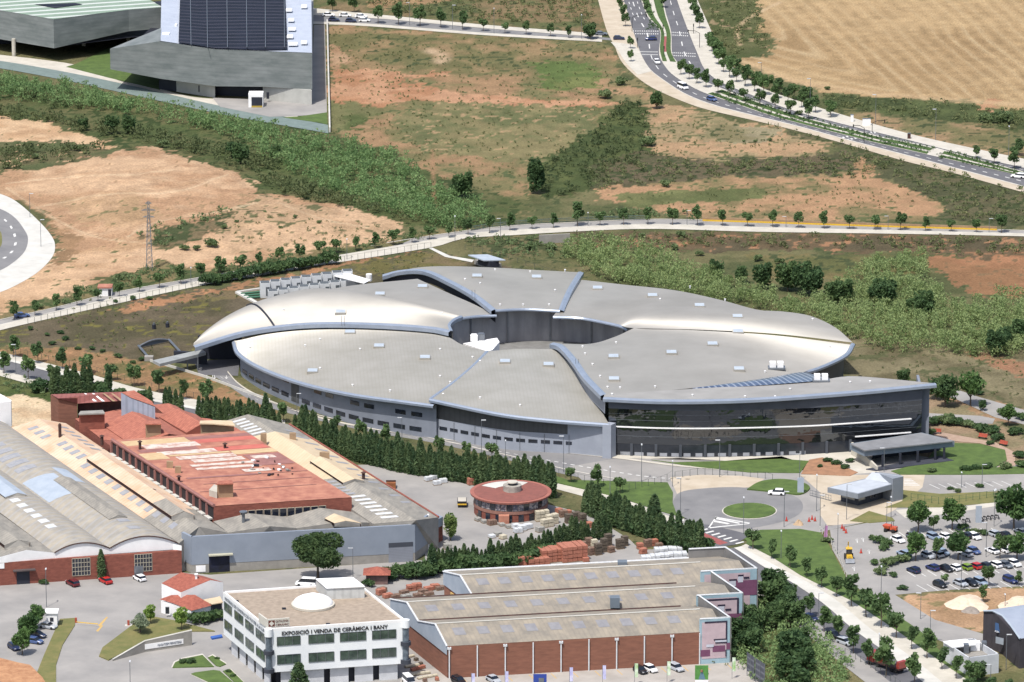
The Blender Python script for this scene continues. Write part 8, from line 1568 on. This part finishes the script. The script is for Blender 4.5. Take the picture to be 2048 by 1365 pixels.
for i, (x, y) in enumerate([(1292, 1124), (1310, 1121), (1328, 1119), (1346, 1117), (1364, 1116), (1318, 1108), (1336, 1106), (1354, 1106)]): stack(x, y, 2.4, 2.4, 1.4, 'white', f'{nth(i)} white wrapped pallet from the left behind the warehouse roof', 'white wrapped pallets', .1)
for i, (x, y, w_, h, c) in enumerate([(1084, 1042, 3.4, 2.6, 'cream'), (1104, 1048, 3.2, 2.4, 'cream'), (1094, 1054, 3.2, 2.0, 'cream'), (1126, 1034, 2., 1.6, 'brown'), (1138, 1046, 2., 2.2, 'dark'), (1152, 1040, 2., 2.0, 'dark'), (1165, 1044, 1.8, 2.0, 'dark'), (1148, 1060, 2., 1.8, 'dark'), (1122, 1058, 2., 1., 'grey'), (1136, 1030, 1.6, 1.2, 'orange'), (1118, 1026, 1.6, 1., 'orange'), (1056, 1058, 2.2, 1.2, 'white'), (1044, 1062, 2., 1.4, 'white'), (1032, 1058, 1.8, 1.2, 'white'), (1036, 1066, 2., 1.2, 'white'), (1018, 1056, 1.6, .8, 'grey'), (1004, 1052, 1.4, .6, 'grey'), (984, 1050, 2.2, 1.2, 'brown'), (968, 1046, 1.4, .7, 'grey'), (956, 1042, 1.4, .7, 'grey'), (960, 1034, 1.2, .7, 'dark'), (984, 1076, 1.6, .8, 'white'), (996, 1072, 1.6, .8, 'grey'), (1006, 1078, 1.6, .9, 'cream'), (1080, 1064, 2., 1.2, 'grey'), (1178, 1056, 1.6, 1.5, 'orange'), (1214, 1044, 1.2, 2., 'orange')]):
    stack(x, y, w_, 1.6, h, c, f'{nth(i)} stack in the block and stone store below the round pavilion', 'stacks around the round pavilion')
for x, y, c, h, l in ((857, 962, 'white', 1., 'left wrapped pallet on the open yard'), (868, 959, 'white', 1., 'second wrapped pallet on the open yard'), (874, 970, 'white', 1., 'third wrapped pallet on the open yard'), (886, 966, 'white', 1., 'right wrapped pallet on the open yard'), (943, 970, 'orange', 1.8, 'orange brick pack beside the round pavilion roof'), (822, 946, 'white', .6, 'small white pallet at the yard edge below the cypresses'), (895, 1098, 'grey', 1.2, 'grey bale by the glossy cone-shaped tree')): stack(x, y, 2., 1.4, h, c, l, None)
for i, (x, y, c, h) in enumerate([(762, 1190, 'orange', 1.4), (775, 1196, 'orange', 1.), (764, 1184, 'brown', 1.), (790, 1196, 'brown', .8), (808, 1188, 'brown', .8), (822, 1182, 'orange', 1.4), (834, 1180, 'orange', 1.6), (812, 1196, 'grey', .7), (846, 1186, 'brown', .8), (857, 1182, 'orange', 1.), (870, 1178, 'orange', 1.1), (836, 1192, 'brown', .6), (858, 1190, 'brown', .6), (880, 1180, 'brown', .8)]):
    stack(x, y, 2.2, 1.5, h, c, f'{nth(i)} paving pallet from the left between showroom and hedge', 'paving pallets behind the showroom')
for i, (x, y, c, h, w_) in enumerate([(816, 1316, 'cream', .4, 3.5), (832, 1322, 'dark', .7, .9), (842, 1332, 'dark', .8, .9), (826, 1334, 'cream', .5, 4), (836, 1340, 'orange', .7, 4), (840, 1350, 'cream', .5, 5), (872, 1332, 'orange', 1.0, 1.8), (855, 1356, 'cream', .4, 5), (850, 1364, 'brown', .8, .9), (874, 1362, 'orange', .8, .8)]):
    stack(x, y, w_, .9, h, c, f'{nth(i)} pile of samples from the back beside the warehouse side wall', 'sample piles beside the warehouse')
# ================================================================= banners and signs
bn_ = None; GB = M('green_banner', (150, 190, 120), (226, 236, 220), scale=.8, k=.9); VB = M('violet_banner', (170, 170, 220), (214, 214, 236), scale=.8, k=.9)
for i, (x, c) in enumerate([(943, VB), (1010, VB), (1139, VB), (1205, VB), (1269, GB), (1334, GB), (1464, GB)]):
    y = 1393 - (x - 900) * .062; g_ = G(x, y); t = thing('banner', f"{nth(i)} tall narrow {'green' if c is GB else 'violet'} banner from the left along the warehouse car park", 'banner', group='banners along the warehouse car park')
    MB().tube([g_, g_ + Vector((0, 0, 5.2))], .05, 5).build('pole', STEEL, t); MB().box(g_ + Vector((.4, 0, 1.8)), (.75, .04, 3.3)).build('cloth', c, t)
t = thing('poster_board', 'green poster board with a small figure picture at the warehouse car park', 'poster'); g_ = G(1403, 1375); MB().box(g_ + Vector((0, 0, .6)), (3.0, .15, 4.6)).build('panel', M('poster_green', (90, 150, 70), (70, 126, 56), scale=.8, k=.9), t); MB().box(g_ + Vector((0, -.1, .7)), (3.0, .06, 1.1)).build('lower_strip', WHITE, t)
MB().hexa([g_ + Vector((-.7, -.12, 1.9)), g_ + Vector((.9, -.12, 1.9)), g_ + Vector((.9, -.08, 1.9)), g_ + Vector((-.7, -.08, 1.9))], [g_ + Vector((-.2, -.12, 3.6)), g_ + Vector((.3, -.12, 3.6)), g_ + Vector((.3, -.08, 3.6)), g_ + Vector((-.2, -.08, 3.6))]).build('printed_figure', M('poster_teal', (110, 150, 170)), t); MB().cyl(g_ + Vector((0, -.1, 3.7)), .3, .5, 10).build('printed_head', M('poster_skin', (180, 130, 100)), t)
t = thing('blue_banner', 'wide blue banner standing in front of the warehouse', 'banner'); g_ = G(1080, 1378); MB().box(g_ + Vector((0, 0, .3)), (3.0, .1, 3.2)).build('cloth', M('banner_blue', (40, 70, 160), k=.9), t); MB().box(g_ + Vector((.3, -.08, 1.6)), (1.2, .04, 1.0)).build('printed_mark', STEEL, t)
for k, (x0, y0, x1, y1) in enumerate([(1494, 1352, 1508, 1362), (1511, 1364, 1529, 1376)]):
    a, b2 = G(x0, y0), G(x1, y1); t = thing('billboard', f"{['left', 'right'][k]} dark framed billboard seen from behind at the bottom", 'billboard', group='billboards at the thicket edge')
    MB().hexa([a + Vector((0, 0, 1.2)), b2 + Vector((0, 0, 1.2)), b2 + Vector((0, .15, 1.2)), a + Vector((0, .15, 1.2))], [p + Vector((0, 0, 5.6)) for p in (a, b2, b2 + Vector((0, .15, 0)), a + Vector((0, .15, 0)))]).build('panel', M('billboard_back', (96, 100, 112), (80, 84, 96), stripe=(0, 0, 1, 1.4, .5, (150, 154, 164))), t)
    for p in (a, lerp(a, b2, .5), b2): MB().tube([p + Vector((0, -.1, 0)), p + Vector((0, -.1, 5.7))], .09, 5).build('post', STEEL, t)
# benches, cones, sand heap, ground items
bp = None
for i, (x, y) in enumerate([(1873, 868), (1965, 878), (2006, 892), (1948, 884)][:3]):
    if bp is None:
        bp = thing('park_bench', 'x', 'bench'); RB = M('red_bench', (190, 86, 62)); MB().box((0, 0, .42), (2.2, .6, .08)).build('seat', RB, bp); MB().hexa([(-1.1, .25, .5), (1.1, .25, .5), (1.1, .32, .5), (-1.1, .32, .5)], [(-1.1, .42, 1.1), (1.1, .42, 1.1), (1.1, .5, 1.1), (-1.1, .5, 1.1)]).build('backrest', RB, bp)
        for sx in (-.9, .9): MB().box((sx, 0, 0), (.1, .5, .42)).build('leg', TYRE, bp)
    g_ = G(x, y); put(bp, (g_.x, g_.y, .1), (-.1, -.5, -.7)[i], (1.1, 1.1, 1.1), f'{nth(i)} red park bench from the left on the gravel path at the right', 'red benches on the gravel path')
cp_ = None
for i, (x, y) in enumerate([(1684, 1058), (1688, 1062), (1692, 1067), (1722, 1107), (1573, 1043), (1624, 1040), (1630, 1043), (1618, 1044)]):
    if cp_ is None:
        cp_ = thing('traffic_cone', 'x', 'traffic cone'); MB().box((0, 0, 0), (.55, .55, .06)).build('base', RB, cp_); MB().cyl((0, 0, .06), .22, .8, 10, .05).build('cone', M('cone_red', (214, 60, 44)), cp_)
    g_ = G(x, y); put(cp_, (g_.x, g_.y, .1), 0, (1.3, 1.3, 1.3), f'{nth(i)} red traffic cone of the scattered ones by the roadworks', 'traffic cones at the roadworks')
def heap(px, py, r_, h, m_, label, name='sand_heap'):
    g_ = G(px, py); V = [g_ + Vector((0, 0, h))]; n_ = 18; Fc = []
    for k in range(1, 5):
        for i in range(n_):
            a = 6.283 * i / n_; rr = r_ * k / 4 * (1 + .18 * math.sin(3 * a + k) + .1 * tr_.random()); V.append(g_ + Vector((rr * math.cos(a), rr * 1.3 * math.sin(a), h * (1 - (k / 4)) ** .8 * (.8 + .3 * tr_.random()) if k < 4 else 0)))
    for i in range(n_): Fc.append((0, 1 + i, 1 + (i + 1) % n_))
    for k in range(3):
        for i in range(n_): a = 1 + k * n_ + i; b2 = 1 + k * n_ + (i + 1) % n_; Fc.append((a, a + n_, b2 + n_, b2))
    o = obj(name, V, Fc, m_); tag(o, label, 'heap'); return o
heap(1935, 1208, 4.6, 1.4, M('pale_sand', (246, 226, 200), (232, 208, 180), scale=.8, bump=.6), 'broad pale sand heap left of the arched workshop')
heap(1942, 1222, 2.0, 1.1, M('grey_gravel', (170, 160, 150), (150, 140, 130), scale=1.5), 'small grey gravel heap below the pale sand heap', 'gravel_heap')
heap(2045, 1212, 5, 2.0, M('pale_sand', (246, 226, 200)), 'pale soil heap at the right edge behind the workshop', 'soil_heap'); heap(1597, 1049, 1.2, 1.3, M('rubble_sand', (206, 176, 140), bump=.5), 'small rubble heap by the roadworks cones', 'rubble_heap')
t = thing('blue_tarpaulin', 'bright blue tarpaulin lying by the showroom corner', 'tarpaulin'); blk('cover', [(421, 1273), (443, 1269), (445, 1273), (424, 1277)], .45, .05, M('tarp_blue', (60, 110, 200)), t)
for x, y, w_, h_, l in ((1601, 988, 1.6, 4.2, 'pale blue information pillar beside the lawn at the gate'), (1957, 1046, 1.5, 4.4, 'grey information pillar at the top of the car park')):
    t = thing('info_pillar', l, 'sign'); g_ = G(x, y); MB().box(g_, (w_, .3, h_)).build('panel', PANEB, t)
t = thing('fabric_banner', 'drooping mauve fabric banners beside the car park approach', 'banner'); g_ = G(1651, 1083); MB().tube([g_, g_ + Vector((0, 0, 4.4))], .05, 5).build('pole', STEEL, t); MB().hexa([g_ + Vector((-.5, 0, .3)), g_ + Vector((.4, 0, .3)), g_ + Vector((.4, .1, .3)), g_ + Vector((-.5, .1, .3))], [g_ + Vector((-.15, 0, 4)), g_ + Vector((.5, 0, 4)), g_ + Vector((.5, .1, 4)), g_ + Vector((-.15, .1, 4))]).build('cloth', M('mauve_cloth', (190, 130, 180), k=.9), t)
dr2 = thing('yard_barrier', 'yellow folded barrier arm at the factory yard entrance', 'barrier'); MB().tube([G(152, 1244, .8), G(196, 1248, .8)], .07, 5).build('arm', YEL, dr2); MB().box(G(152, 1246), (.5, .5, 1.2)).build('post', RB, dr2)
t = thing('barrier_post', 'small red barrier post beside the olive tree island', 'barrier'); g_ = G(257, 1252); MB().box(g_, (.5, .5, 1.3)).build('post', RB, t); MB().box(g_ - Vector((0, 0, .05)), (1.6, 1.2, .2)).build('base', CONW, t)
for x, y, l in ((308, 655, 'left pair member of dark roof cowls on the planted bank'), (335, 652, 'right dark cowl on the planted bank')):
    t = thing('vent_cowl', 'left dark vent cowl on the planted bank' if x == 308 else 'right dark vent cowl on the planted bank', 'vent'); g_ = G(x, y + 3); MB().cyl(g_, .55, 1.2, 10).build('drum', DARK, t); MB().cyl(g_ + Vector((0, 0, 1.2)), .3, .5, 8).build('cap', STEEL, t)
t = thing('rusty_container', 'orange-brown rusty container behind the shed eaves at the yard', 'container'); g_ = G(782, 976); MB().box(g_, (2.4, 2.6, 1.6)).build('body', M('rust_orange', (190, 120, 60), (150, 90, 50)), t); MB().box(g_ + Vector((0, 0, 1.6)), (2.5, .2, .4)).build('rim', RUST, t)
